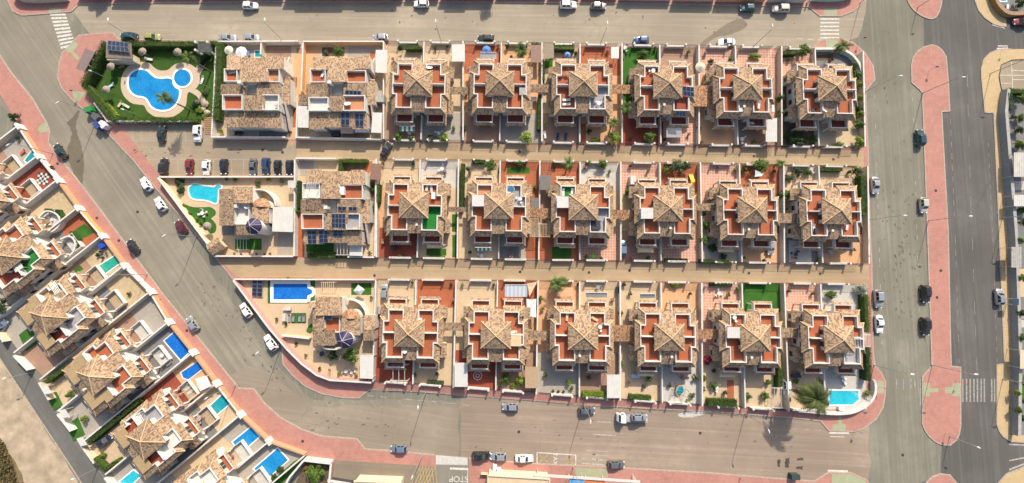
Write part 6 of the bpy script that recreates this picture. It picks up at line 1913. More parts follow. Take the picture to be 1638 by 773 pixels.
solar_array("water-heating panel on the lower windmill villa's terrace edge", Z3([(615, 293), (676, 293), (676, 322), (612, 322)]), 1, 1, 4.6, 4.1)
# ================================================================== YARD CONTENTS OF THE VILLA ROWS
def rc(x0, y0, x1, y1):
    return [(x0, y0), (x1, y0), (x1, y1), (x0, y1)]
V = lambda k, r: "%s %s-row villa" % (ORD[k], ROWN[r])
CARPORTS = [(rc(723, 71, 743.5, 98.5), 0, 0, M_ROOFWHITE, "white street-side carport roof"), (rc(977.5, 75, 990, 93.5), 2, 0, M_ROOFWHITE, "small white street-side carport roof"), (rc(1225, 189, 1243, 227), 4, 0, M_ROOFWHITE, "long white lane-side carport roof"),
            (rc(727, 580.5, 748, 619), 1, 2, M_ROOFWHITE, "stained pale carport roof"), (rc(971, 599.5, 992, 637), 2, 2, M_ROOFWHITE, "ribbed white carport roof"), (rc(840, 587, 860, 621), 1, 2, M_TAUPE, "taupe sheet carport roof"),
            (rc(849, 72, 866, 100), 1, 0, plain("mauve_sheet", (0.24, 0.15, 0.12), 0.8, 0.12), "mauve brown street-side shed roof"), (rc(863, 280.5, 882, 303.5), 2, 1, plain("slate_sheet", (0.15, 0.14, 0.13), 0.8, 0.12), "dark grey shed roof"),
            (rc(849.5, 316.5, 862.5, 333), 1, 1, plain("slate_sheet", (0.15, 0.14, 0.13), 0.8, 0.12), "small slate grey side shed roof"), (rc(1334, 285, 1363, 294.5), 5, 1, M_TAUPE, "brown canopy over the front yard")]
for c, k, r_, m, w_ in CARPORTS:
    canopy(w_ + " at the " + V(k, r_), c, 2.5, m, "carport", ribs=m is M_ROOFWHITE, group="carport roofs of the villas")
M_REED = plain("reed_matting", (0.27, 0.215, 0.16), 0.95, 0.3, 6.0, bumpy=0.8)
canopy("reed matting canopy in the front yard of the " + V(2, 0), rc(869.5, 72.5, 886, 93), 2.3, M_REED, "reed_canopy")
canopy("orange beige slatted porch over the front yard of the " + V(2, 2), rc(891, 460, 917, 474), 2.4, plain("peach_slats", (0.6, 0.34, 0.19), 0.9, 0.1), "porch_roof", ribs=True)
AWN = [(768, 84, 794, 94, 1, 0, M_PLASTIC, None, "white"), (639, 202, 663.5, 210, 0, 0, plain("green_canvas", (0.05, 0.19, 0.11), 0.9), M_PLASTIC, "green striped"), (1066, 206, 1090.5, 220, 3, 0, M_LGREY, None, "pale grey"), (760, 396, 786, 401.5, 1, 1, plain("green_canvas", (0.05, 0.19, 0.11), 0.9), M_PLASTIC, "green striped"),
       (1020, 394.5, 1045.5, 404, 3, 1, M_BEIGEC, None, "beige"), (1149, 394.5, 1174, 403.5, 4, 1, M_BEIGEC, None, "beige"), (802.5, 581.5, 831.5, 591.5, 1, 2, M_BEIGEC, None, "beige"), (1020.5, 592.5, 1046.5, 602, 3, 2, M_BEIGEC, None, "mustard beige"), (1151, 593, 1175.5, 603.5, 4, 2, M_BEIGEC, None, "straw beige"),
       (937.5, 468, 971, 476, 2, 2, M_LGREY, None, "cream white"), (683, 392, 712, 397, 0, 1, M_BEIGEC, None, "sand beige"), (895, 390, 920, 397, 2, 1, M_BEIGEC, None, "sand coloured"), (1024, 470, 1048, 477, 3, 2, M_LGREY, None, "cream")]
for x0, y0, x1, y1, k, r_, m, s_, w_ in AWN:
    awning("%s awning at the %s" % (w_, V(k, r_)), x0, y0, x1, y1, m, stripe=s_)
parasol("blue and white parasol in the front yard of the " + V(1, 0), 778, 78, 7, plain("blue_cloth", (0.08, 0.2, 0.5), 0.9), n=10)
parasol("blue parasol under the hedge in the front yard of the " + V(2, 0), 908.5, 86, 5, plain("blue_cloth2", (0.12, 0.27, 0.5), 0.9))
parasol("pale straw parasol in the front yard of the " + V(4, 0), 1122, 106, 8.5, plain("straw_cloth", (0.5, 0.47, 0.36), 0.9), n=12)
parasol("dark folded-edge parasol in the front yard of the " + V(1, 1), 748.5, 269, 4, M_DARK)
parasol("small purple parasol beside the side wall of the " + V(1, 0), 750, 111, 3, plain("purple_cloth", (0.2, 0.1, 0.4), 0.9))
pergola("brown wooden pergola in the front yard of the " + V(2, 1), rc(866, 260, 882, 276), 2.2, M_WOOD, 4)
pergola("white porch pergola behind the " + V(0, 2), rc(624, 584, 652, 609), 2.5, M_WFRAME, 3)
pergola("tall white pergola between the last two villas of the bottom row", rc(1236, 621, 1252.5, 653), 2.4, M_WFRAME, 3)
pergola("white balcony pergola at the avenue side of the " + V(5, 2), rc(1371, 536, 1392.5, 555), 3.0, M_WFRAME, 8)
pergola("beige slatted pergola between second and third villas of the middle row", rc(847, 349.5, 862, 379), 2.5, M_BEIGEC, 9)
pergola("second beige slatted pergola between the same villas of the middle row", rc(863.5, 358.5, 880.5, 379), 2.5, M_BEIGEC, 7)
M_SKYST = plain("blue_white_stripe", (0.42, 0.5, 0.6), 0.9, 0.05)
awning("blue striped awning over the front yard of the " + V(1, 2), 807.5, 456, 843, 475, M_SKYST, 2.6, stripe=M_PLASTIC)
sail("beige triangular shade sail beside the blue striped awning", [(843, 453.5), (860, 450), (847, 475)], (2.6, 2.2, 2.4), M_BEIGEC)
sail("white rectangular shade sail beside the " + V(1, 2), rc(842, 478, 858, 508), (2.5, 2.3, 2.5, 2.3), M_PLASTIC)
sail("pale blue shade sail in the front yard of the " + V(4, 1), [(1208, 272), (1222, 277), (1219, 282), (1207, 283)], (2.4, 2.1, 2.4, 2.2), plain("pale_blue_cloth", (0.45, 0.55, 0.55), 0.9))
# flat covers on roof terraces
for k, r_, c, m in ((1, 1, rc(755, 312.5, 774.5, 330), M_ROOFWHITE), (2, 1, rc(891, 314.5, 910, 332.5), M_ROOFWHITE), (3, 1, rc(1025.5, 332.5, 1046, 350), M_ROOFWHITE), (4, 2, rc(1163.5, 523.5, 1185.5, 541), M_ROOFWHITE), (1, 2, rc(814.5, 537, 834, 554), M_BEIGEC)):
    canopy("flat %s cover over a roof terrace of the %s" % ("beige" if m is M_BEIGEC else "white", V(k, r_)), c, 1.6, m, "terrace_cover", zb=ZT, ribs=True, group="roof terrace covers")
pergola("white glazed side cover on the roof terrace of the " + V(5, 2), rc(1362, 540, 1378, 556), 1.6, M_WFRAME, 4, ZT)
solar_array("long array of ten panels on the roof of the " + V(3, 0), [(1079.5, 136), (1110, 139.5), (1110.5, 155), (1082, 152)], 5, 2, 6.1, 5.7)
solar_array("two upright panels beside the tower of the " + V(3, 0), [(1069.5, 139.5), (1078.5, 139.5), (1078, 154.5), (1069, 154.5)], 1, 2, 6.0, 5.6)
solar_array("three low panels on the back eave of the " + V(3, 0), [(1082, 178), (1096, 178), (1096, 187), (1081, 186)], 3, 1, 5.3, 4.9)
# green plants: label, px, py, r, h, mat, kind, rx
GP_ = [("dark round tree in the street corner of the " + V(0, 0), 641.5, 77.5, 6, 2.6, L_DARK, 0, None), ("small dark shrub on the wall of the " + V(1, 0), 810.5, 74, 4, 1.4, L_DARK, 0, None), ("left green bush on the lane wall of the " + V(0, 0), 637.5, 220, 9, 2.0, L_MID, 0, None),
       ("small bush between the two larger ones behind the " + V(0, 0), 658, 221, 6, 1.7, L_LIME, 0, None), ("flowering bush on the lane wall of the " + V(0, 0), 689, 221, 8, 1.7, L_OLIVE, 1, 11), ("right green bush on the lane wall of the " + V(0, 0), 710, 220, 9, 2.0, L_LIME, 0, None),
       ("bright tree overhanging the lane behind the " + V(1, 0), 841.5, 221, 11.5, 3.0, L_LIME, 0, None), ("green tree overhanging the lane behind the " + V(2, 0), 981, 221, 12, 2.8, L_LIME, 0, None), ("low bushes on the lane wall of the " + V(2, 0), 951.5, 224, 6, 1.3, L_LIME, 1, 10),
       ("dark shrub under the balcony of the " + V(2, 0), 943, 210, 5, 1.1, L_DARK, 3, None), ("leafy shrub in the turf yard of the " + V(3, 0), 1028, 86.5, 8, 2.0, L_MID, 0, 11), ("bright tree behind the " + V(3, 0), 1039.5, 220.5, 10.5, 2.6, L_MID, 0, None),
       ("tiny bush in the back yard of the " + V(3, 0), 1008.5, 221.5, 3.4, 1.0, L_MID, 3, None), ("dark round shrub in the front yard of the " + V(4, 0), 1137, 99, 6, 1.6, L_DARK, 0, None), ("wide bright shrubs on the street wall of the " + V(4, 0), 1207.5, 89, 7, 1.7, L_LIME, 1, 12),
       ("upper shrub in the passage before the " + V(5, 0), 1250, 158, 9, 2.0, L_DARK, 0, None), ("lower shrub in the passage before the " + V(5, 0), 1249.5, 182, 8, 1.8, L_MID, 0, None), ("round tree at the street corner of the " + V(5, 0), 1287.5, 81, 12, 3.0, L_MID, 0, None),
       ("massed bushes in the back yard of the " + V(5, 0), 1277.5, 223, 12, 2.2, L_DARK, 1, 20), ("clipped oval bush on the lane wall of the " + V(5, 0), 1341, 232, 6, 1.3, L_MID, 0, 11), ("plant on the lane wall of the " + V(4, 0), 1207, 227, 4.5, 1.3, L_MID, 3, None),
       ("spiky tree in the front yard of the " + V(1, 1), 784.5, 264, 11, 2.6, L_MID, 2, None), ("row of bushes over the lane wall of the " + V(1, 1), 830, 260, 6, 1.8, L_MID, 1, 14), ("left bush in the white front yard of the " + V(2, 1), 942.5, 261, 6, 1.6, L_LIME, 0, None), ("right bush in the white front yard of the " + V(2, 1), 963, 263.5, 9, 2.2, L_MID, 0, None),
       ("olive tree in the front yard of the " + V(3, 1), 1082, 267, 13, 3.0, L_OLIVE, 0, None), ("dark tree next to the olive tree of the " + V(3, 1), 1096.5, 267, 9, 2.6, L_DARK, 0, None), ("lime bush next to the olive tree of the " + V(3, 1), 1067, 272, 7, 1.6, L_LIME, 0, None), ("climbing plant in the left passage of the " + V(3, 1), 1004, 309, 6, 1.7, L_MID, 0, None),
       ("large dense tree in the front yard of the " + V(4, 1), 1215, 265.5, 14, 3.0, L_MID, 0, 15), ("small bush beside the dense tree of the " + V(4, 1), 1190.5, 270.5, 6, 1.6, L_MID, 0, None), ("tall shrub in the left back corner of the " + V(4, 1), 1126, 383, 9, 2.3, L_MID, 1, 10), ("second shrub in the left back yard of the " + V(4, 1), 1141, 397, 8, 1.5, L_DARK, 1, None),
       ("round bush in the front yard of the " + V(5, 1), 1277.5, 276, 8.5, 1.8, L_DARK, 0, None), ("broad bush in the left corner of the " + V(5, 1), 1260.5, 285, 8, 1.5, L_DARK, 1, 10), ("big leafy plant in the left passage of the " + V(5, 1), 1257, 311, 11, 2.2, L_MID, 1, 12), ("corner tree by the avenue at the " + V(5, 1), 1370.5, 276, 10, 2.5, L_DARK, 0, None),
       ("small passage shrub below the leafy plant of the " + V(5, 1), 1255, 336, 6, 1.3, L_MID, 3, None), ("little bush on the lane wall behind the " + V(3, 1), 1037, 414, 4.5, 1.2, L_DARK, 0, None), ("slender shrub in the left passage of the " + V(2, 2), 867.5, 494, 4, 1.5, L_LIME, 3, None),
       ("dark shrub in the back yard of the " + V(1, 2), 808, 607, 9, 2.0, L_MID, 0, None), ("bright round bush in the back yard of the " + V(1, 2), 831.5, 609.5, 9, 2.0, L_LIME, 0, None), ("tall thin bush in the grey back yard of the " + V(2, 2), 910, 611, 5, 1.8, L_LIME, 3, None), ("small thin bush in the grey back yard of the " + V(2, 2), 914, 621, 4, 1.3, L_LIME, 3, None),
       ("bush at the side wall of the " + V(3, 2), 994, 581, 5, 1.6, L_LIME, 0, None), ("climber in the left passage of the " + V(3, 2), 993, 501, 5, 1.8, L_DARK, 1, 5), ("small climber in the left passage of the " + V(4, 2), 1113, 497, 5, 1.8, L_MID, 1, 4), ("leafy bushes on the lane wall of the " + V(3, 2), 1081, 455, 6, 1.5, L_LIME, 1, 11),
       ("little tree beside the barbecue of the " + V(3, 2), 1038, 607, 5.5, 2.0, L_MID, 0, None), ("pink blossom bush on the white patio of the " + V(3, 2), 1095, 601, 8, 1.6, L_PINK, 2, None), ("grey green plant on the white patio of the " + V(3, 2), 1112.5, 605.5, 6.5, 1.4, L_OLIVE, 3, None), ("potted palm-like plant at the patio edge of the " + V(3, 2), 1071, 617, 4, 1.2, L_OLIVE, 3, None),
       ("tall climber on the wall between fourth and fifth villas of the bottom row", 1126.5, 605, 6, 1.9, L_MID, 1, 5), ("red bougainvillea beside the " + V(4, 2), 1133, 576, 9, 1.9, L_RED, 1, None), ("bush with pale edge in the back yard of the " + V(4, 2), 1142.5, 618, 6.5, 1.6, L_MID, 0, None), ("left bush in the sandy back yard of the " + V(4, 2), 1198, 634, 6, 1.6, L_MID, 0, None),
       ("right bush in the sandy back yard of the " + V(4, 2), 1224.5, 634, 7, 1.8, L_MID, 0, None), ("small bush under the pergola beam of the " + V(4, 2), 1229.5, 611, 5.5, 1.3, L_MID, 3, None), ("clipped round bush in the front yard of the " + V(5, 2), 1329, 471.5, 7.5, 1.7, L_MID, 0, 11), ("white flowering bush at the avenue corner of the " + V(5, 2), 1380, 464, 11, 2.2, L_WHITEF, 0, None),
       ("plants in the curved bed beside the turquoise pool", 1388, 629, 6, 1.3, L_LIME, 1, 5), ("yard bush beside the white car of the " + V(5, 2), 1273, 609, 6, 1.4, L_MID, 3, None), ("lower climber on the wall before the " + V(4, 2), 1125, 622, 5, 1.4, L_DARK, 3, None), ("dark bush in the shaded strip of the " + V(4, 2), 1143, 593, 4, 1.2, L_DARK, 3, None), ("plant beside the white dining table of the " + V(4, 2), 1165, 471.5, 4.5, 1.1, L_LIME, 3, None)]
for lab, x, y, r, h, m, k, rx in GP_:
    plant(lab, x, y, r, h, m, k, rx=rx)
for i, (x, y) in enumerate(((884.5, 626), (893, 626), (902, 626.5))):
    plant("%s of three small ball bushes on the street wall of the %s" % (ORD[i], V(2, 2)), x, y, 2.6, 0.9, L_DARK, 0)
for i, (x, y, r, m) in enumerate(((1368, 105, 6, L_MID), (1370.5, 120, 8, L_MID), (1374.5, 135, 7, L_LIME), (1375, 156, 6, L_LIME), (1371, 172, 9, L_DARK), (1377, 182, 7, L_LIME), (1377, 199, 9, L_MID), (1375, 226, 10, L_LIME))):
    plant("%s bush down the avenue side of the %s" % (ORD[i], V(5, 0)), x, y, r, 1.9, m, 0)
HD = [("on the street wall of the " + V(0, 0), [(650, 75), (672, 75.5)], 1.1, 1.6, L_MID), ("on the street wall of the " + V(2, 0), [(887, 75), (917, 75.5)], 1.3, 1.6, L_MID), ("top corner by the shed of the " + V(1, 0), [(852, 70), (864, 71)], 0.9, 1.8, L_DARK),
      ("in the upper passage between second and third villas, top row", [(868, 96), (869.5, 126)], 0.7, 1.8, L_MID), ("in the lower passage between second and third villas, top row", [(863.5, 152), (862, 205)], 0.8, 1.8, L_MID), ("on the street wall of the " + V(5, 0), [(1252, 83.5), (1274, 83)], 1.2, 1.5, L_MID),
      ("between first and second villas of the middle row", [(740, 263), (738, 333)], 1.0, 1.9, L_MID), ("on the lane wall of the " + V(1, 1), [(756, 257.5), (775, 257.5)], 0.9, 1.4, L_MID), ("on the lane wall of the " + V(5, 1), [(1311, 270.5), (1347, 271)], 0.9, 1.4, L_MID),
      ("along the avenue beside the " + V(5, 1), [(1381, 283), (1383, 342)], 1.1, 1.9, L_MID), ("along the avenue beside the front of the " + V(5, 2), [(1388, 474), (1389, 530)], 1.3, 2.1, L_MID), ("along the avenue beside the back of the " + V(5, 2), [(1390, 558), (1391, 607)], 1.4, 2.1, L_DARK),
      ("flowering low on the lane wall behind the " + V(0, 1), [(687, 411), (710, 411.5)], 0.7, 0.9, L_LIME), ("on the lower lane wall behind the " + V(3, 1), [(1066, 416), (1099, 416.5)], 0.8, 1.0, L_DARK), ("on the lower lane wall behind the " + V(4, 1), [(1122, 417.5), (1169, 419.5)], 1.0, 1.2, L_MID),
      ("on the street wall behind the " + V(2, 2), [(935, 631), (968, 632)], 1.4, 1.3, L_LIME), ("on the street wall behind the " + V(3, 2), [(1009, 635), (1040, 637)], 1.1, 1.1, L_MID), ("thick on the street wall behind the " + V(4, 2), [(1137, 645), (1176, 646.5)], 2.0, 1.4, L_MID),
      ("beside the white car of the " + V(5, 2), [(1249, 586), (1249, 619)], 1.2, 1.8, L_MID), ("on the lane wall in front of the " + V(4, 2), [(1139, 455), (1170, 455.5)], 0.9, 1.1, L_DARK), ("in the planter of the " + V(0, 2), [(684, 611.5), (708, 612.5)], 0.7, 0.9, L_OLIVE)]
for lab, p, w_, h, m in HD:
    hedge("hedge " + lab, p, w_, h, m)
palm("bushy low palm in the front yard of the " + V(1, 0), 834, 80, 2.6, 2.3, L_PALM, 24)
palm("tall palm at the passage before the " + V(3, 0), 1001, 172, 4.2, 1.9, L_PALM, 20)
palm("second palm at the passage before the " + V(3, 0), 982, 196, 3.4, 1.8, L_PALM, 20)
palm("palm at the street corner of the " + V(5, 0), 1349, 74, 4.2, 2.2, L_PALM, 22)
palm("thin palm in the front yard of the " + V(2, 1), 910, 262, 3.4, 2.2, L_PALM, 12)
palm("small palm beside the lane before the " + V(5, 1), 1249, 261.5, 2.4, 1.6, L_PALM, 16)
palm("broad palm in the front yard of the " + V(2, 2), 891, 455, 3.2, 2.4, L_PALM, 24)
palm("smaller palm beside the broad palm of the " + V(2, 2), 902, 449, 2.6, 1.6, L_PALM, 16)
palm("huge spreading palm in the back yard of the " + V(5, 2), 1303, 638, 8.0, 4.3, L_DRY, 44, rt=0.3)
patch('T', rc(1205 - 13, 455, 1243, 476), 0.156, "lawn")
patch('T', rc(723, 343, 733, 371), 0.156, "lawn")
patch('T', rc(723.5, 376, 732, 412), 0.156, "lawn")
patch('T', rc(682, 398, 714, 409), 0.156, "lawn")
patch('T', rc(883, 395, 914, 414), 0.156, "lawn")
patch('T', rc(811, 268, 847, 278), 0.156, "lawn")
patch('T', rc(871, 94, 884, 110), 0.156, "lawn")
patch('R', rc(1163, 608, 1174, 640), 0.156)
patch('R', rc(928, 78, 936, 104), 0.156)
patch('R', rc(927, 198, 937, 228), 0.156)
patch('D', rc(1052, 195, 1061, 230), 0.156)
patch('K', rc(1305, 88, 1333, 97), 0.156)
patch('O', rc(1122, 470, 1123, 471), 0.156)
patch('S', rc(800, 395, 830, 413), 0.156)
patch('R', rc(841, 378, 861, 414), 0.156)
patch('W', rc(1262, 385, 1298, 419), 0.156)
patch('O', rc(1336, 395, 1376, 421), 0.156)
# curved glass-green wall at the top right villa and white curved pool wall
wall_thing("curved pale green wall at the top right corner villa", GP(smooth_line([(1298, 82), (1335, 82.5), (1352, 88), (1363, 98), (1371, 113), (1376, 145)], 4), 0.15), 0.5, 1.3, plain("pale_green_render", (0.45, 0.55, 0.47), 0.7, 0.1))
wall_thing("curved white street wall around the turquoise pool", GP(smooth_line([(1262, 653), (1320, 659), (1352, 658), (1372, 651), (1388, 638), (1394, 622), (1392, 606)], 4), 0.15), 0.5, 1.3, M_WHITE)
pool("turquoise pool with corner steps at the bottom right villa", [(1325, 624), (1374, 624), (1374.5, 640), (1364, 648.5), (1326, 648.5)], W_TURQ, M_WCOPE, 0.35, 0.162, [((1362, 626), (1372, 636)), ((1365, 625.5), (1373, 633))])
lounger("white lounger by the turquoise pool, upper", 1349, 604, 150)
lounger("white lounger by the turquoise pool, lower", 1350, 611, 130)
block("hot_tub_pump", "small white unit at the street end of the turquoise pool", "pump box", 1347, 654, 1.4, 0.9, 0.7, M_PLASTIC)
# gazebo with hot tub
gz = empty("gazebo", (*G(1090.5, 626, 2), Z_LOT))
MB().cyl(0, 0, 0, 0.85, 1.0, 1.0, 16).build("tub", M_WOOD, gz)
MB().cyl(0, 0, 0.85, 0.88, 0.9, 0.9, 16).build("water", W_TEAL, gz)
for i in range(6):
    t = i * math.pi / 3
    MB().tube([(1.7 * math.cos(t), 1.7 * math.sin(t), 0), (1.7 * math.cos(t), 1.7 * math.sin(t), 2.3)], 0.06, 6).build("post", M_WOOD, gz)
    t2 = t + math.pi / 3
    MB().tube([(1.7 * math.cos(t), 1.7 * math.sin(t), 2.3), (1.7 * math.cos(t2), 1.7 * math.sin(t2), 2.3)], 0.07, 5).build("ring_beam", M_BEIGEC, gz)
tag(gz, "six-post gazebo round a hot tub on the white street patio", "gazebo")
# plain seating in yards and on terraces
TS = [(677 + 30, 270, 'W', "white table on the cluttered front yard of the " + V(0, 1), 0), (1187, 222.5, 'W', "white table behind the " + V(4, 0), 0), (770.5, 409, 'W', "white round table behind the " + V(1, 1), 0), (949, 410, 'L', "green round table behind the " + V(2, 1), 0), (957, 459, 'G', "grey dining table in front of the " + V(2, 2), 0),
      (1150.5, 469.5, 'W', "white dining table in front of the " + V(4, 2), 0), (1297, 271, 'W', "pale table in front of the " + V(5, 1), 0), (1273, 407, 'S', "dark table in the white back yard of the " + V(5, 1), 0), (1146, 620, 'W', "wooden table in the back yard of the " + V(4, 2), 0), (905, 84, 'P', "pink table under the blue parasol of the " + V(2, 0), 0),
      (655, 213, 'W', "white table under the green striped awning", 0), (702, 213, 'W', "small pale table behind the " + V(0, 0), 0), (1000, 76, 'W', "white chair set on the turf of the " + V(3, 0), 0),
      (684, 117, 'W', "white table on the front right roof terrace of the " + V(0, 0), 1), (1045, 113, 'G', "dark table on the front left roof terrace of the " + V(3, 0), 1), (907, 117, 'B', "wooden table on the front left roof terrace of the " + V(2, 0), 1), (958, 165, 'G', "grey table on the back right roof terrace of the " + V(2, 0), 1), (1300, 178, 'S', "dark sofa set on the back left roof terrace of the " + V(5, 0), 1),
      (830, 508, 'S', "dark table on the front right roof terrace of the " + V(1, 2), 1), (1175, 508, 'W', "white stools on the front left roof terrace of the " + V(4, 2), 1), (960, 523, 'W', "white round table on the front right roof terrace of the " + V(2, 2), 1), (832, 318, 'W', "white chairs on the front right roof terrace of the " + V(1, 1), 1)]
TM = {'W': M_PLASTIC, 'G': M_STEEL, 'S': M_DARK, 'B': M_WOOD, 'L': plain("lime_plastic", (0.2, 0.45, 0.08), 0.5), 'P': plain("pink_plastic", (0.5, 0.1, 0.22), 0.5)}
for x, y, m, lab, up in TS:
    table_set(lab, x, y, 0.5, TM[m], 3, (ZT if up else Z_LOT), rz=R.uniform(0, 3))
LG = [(892, 219, 85, 'N', "left navy lounger behind the " + V(2, 0), 0), (905, 219, 85, 'N', "right navy lounger behind the " + V(2, 0), 0), (901, 308, 90, 'W', "left white lounger on the turf roof terrace", 1), (915, 308, 85, 'W', "right white lounger on the turf roof terrace", 1), (906, 160, 0, 'W', "upper white lounger on the back left roof terrace of the " + V(2, 0), 1), (906, 167, 0, 'W', "lower white lounger on the back left roof terrace of the " + V(2, 0), 1),
      (1214, 168, 80, 'W', "white lounger on the back right roof terrace of the " + V(4, 0), 1), (907, 507, 85, 'B', "beige lounger on the front left roof terrace of the " + V(2, 2), 1), (951, 510, 150, 'B', "beige lounger on the front right roof terrace of the " + V(2, 2), 1), (683, 300, 80, 'G', "left grey lounger on the front right roof terrace of the " + V(0, 1), 1), (690, 302, 95, 'G', "right grey lounger on the front right roof terrace of the " + V(0, 1), 1),
      (1296, 364, 85, 'W', "left white lounger on the back left roof terrace of the " + V(5, 1), 1), (1302, 365, 95, 'W', "right white lounger on the back left roof terrace of the " + V(5, 1), 1), (1355, 362, 80, 'W', "white lounger on the back right roof terrace of the " + V(5, 1), 1), (872, 216, 100, 'W', "white lounger along the side wall of the " + V(2, 0), 0), (997, 88, 90, 'S', "dark toy car on the turf of the " + V(3, 0), 0),
      (821, 531, 10, 'W', "white daybed on the front right roof terrace of the " + V(1, 2), 1)]
LM = {'N': plain("navy_canvas", (0.02, 0.05, 0.13), 0.9), 'W': M_PLASTIC, 'B': M_BEIGEC, 'G': M_LGREY, 'S': M_DARK}
for x, y, a, m, lab, up in LG:
    lounger(lab, x, y, a, LM[m], (ZT if up else Z_LOT))
ht = empty("hot_tub", (*G(817, 303, ZT + 0.7), ZT))
MB().cyl(0, 0, 0, 0.75, 1.0, 1.0, 18).build("shell", M_GREY, ht)
MB().cyl(0, 0, 0.75, 0.78, 0.82, 0.82, 18).build("water", plain("cover_blue", (0.05, 0.13, 0.22), 0.3), ht)
tag(ht, "round blue hot tub on the front right roof terrace of the " + V(1, 1), "hot tub")
sl = empty("play_slide", (*G(1107, 284, 1), Z_LOT))
M_YEL = plain("yellow_plastic", (0.75, 0.55, 0.03), 0.4, 0.05)
MB().mesh([(-0.5, -0.9, 1.3), (0.5, -0.9, 1.3), (0.5, 0.9, 0.2), (-0.5, 0.9, 0.2), (-0.5, -0.9, 1.22), (0.5, -0.9, 1.22), (0.5, 0.9, 0.12), (-0.5, 0.9, 0.12)], [(0, 1, 2, 3), (7, 6, 5, 4), (0, 4, 5, 1), (1, 5, 6, 2), (2, 6, 7, 3), (3, 7, 4, 0)]).build("chute", M_YEL, sl)
for s in (-0.5, 0.45):
    MB().box(s, s + 0.06, -1.0, -0.92, 0, 1.6).build("rail", M_YEL, sl)
MB().box(-0.55, 0.55, -1.35, -1.0, 1.2, 1.28).build("platform", M_YEL, sl)
tag(sl, "yellow children's slide in the red front yard of the " + V(3, 1), "slide")
for i, (x, y, lx, ly, h, m, lab, up) in enumerate(((608, 497, 0.9, 1.6, 1.3, M_GREY, "grey heat pump in the passage beside the first villa of the bottom row", 0), (629, 395, 1.0, 1.4, 1.0, M_DARK, "black barbecue on the red back patio of the " + V(0, 1), 0), (1031, 619, 0.6, 0.6, 0.9, M_DARK, "black kettle barbecue behind the " + V(3, 2), 0), (1017, 602, 2.0, 0.8, 0.8, M_SKYST, "pale blue garden chest behind the " + V(3, 2), 0),
        (854, 158, 1.4, 1.0, 1.4, M_LGREY, "pale grey shed box beside the " + V(1, 0), 0), (1236, 173, 0.9, 2.0, 1.8, M_PLASTIC, "white upright cabinet beside the " + V(4, 0), 0), (988, 464, 0.5, 1.6, 1.0, M_DARK, "dark motor scooter box at the right wall of the " + V(2, 2), 0), (1013, 288, 1.3, 2.2, 2.0, M_ROOFWHITE, "white garden cabinet beside the " + V(3, 1), 0),
        (1236, 520, 0.6, 0.8, 1.2, M_PLASTIC, "white heat pump beside the fifth villa of the bottom row", 0), (693, 313, 0.9, 1.6, 0.8, M_PLASTIC, "white air conditioner on the back right roof terrace of the " + V(0, 2), 1), (1185, 176, 0.8, 0.8, 0.9, M_PLASTIC, "white box on the central roof of the " + V(4, 0), 1), (813, 311, 1.2, 1.2, 0.8, M_PLASTIC, "white box on the hot tub roof terrace", 1), (1307, 369, 0.9, 1.2, 0.8, M_DARK, "dark box on the back left roof terrace of the " + V(5, 1), 1),
        (836, 146, 1.6, 1.8, 0.9, M_GREY, "grey covered unit on the back right roof terrace of the " + V(1, 0), 1), (954, 360, 2.0, 2.2, 0.8, M_DARK, "black covered spa on the back right roof terrace of the " + V(2, 1), 1), (1275, 601, 2.0, 1.0, 0.9, M_PANEL, "tilted dark panel box beside the " + V(5, 2), 0), (612, 386, 0.5, 1.2, 1.0, M_WOOD, "wooden bench on the sandy drive before the " + V(0, 1), 0), (1330, 403, 1.0, 0.9, 1.1, M_LGREY, "grey planter by the brown avenue gate of the " + V(5, 1), 0))):
    block("garden_unit" if not up else "roof_unit", lab, "box", x, y, lx, ly, h, m, (ZT if up else Z_LOT))
for lab, x, y, z, r in (("white dish on the front right terrace parapet of the " + V(0, 0), 687, 109, 4.7, 0.8), ("white dish on the front terrace of the " + V(0, 2), 672, 512, 4.7, 0.55), ("white dish on the central back roof of the " + V(5, 0), 1318, 178, 4.7, 0.6), ("small dish on the back roof of the " + V(0, 2), 648, 563, 4.8, 0.5), ("small dish on the back eave of the " + V(4, 0), 1171, 194, 2.5, 0.5), ("small dish on the back balcony of the " + V(4, 0), 1202, 198, 2.5, 0.6)):
    dish(lab, x, y, z, r)
wr = struct(empty("paving_ring", (*G(764, 601, Z_LOT), 0.157)), "white ring laid in the red back patio")
for r0 in (0.45, 1.05):
    pts = [(r0 * math.cos(t * math.pi / 12), r0 * math.sin(t * math.pi / 12)) for t in range(24)]
    MB().path(pts, 0.18, 0, 0.008, True).build("ring", M_LINE, wr)

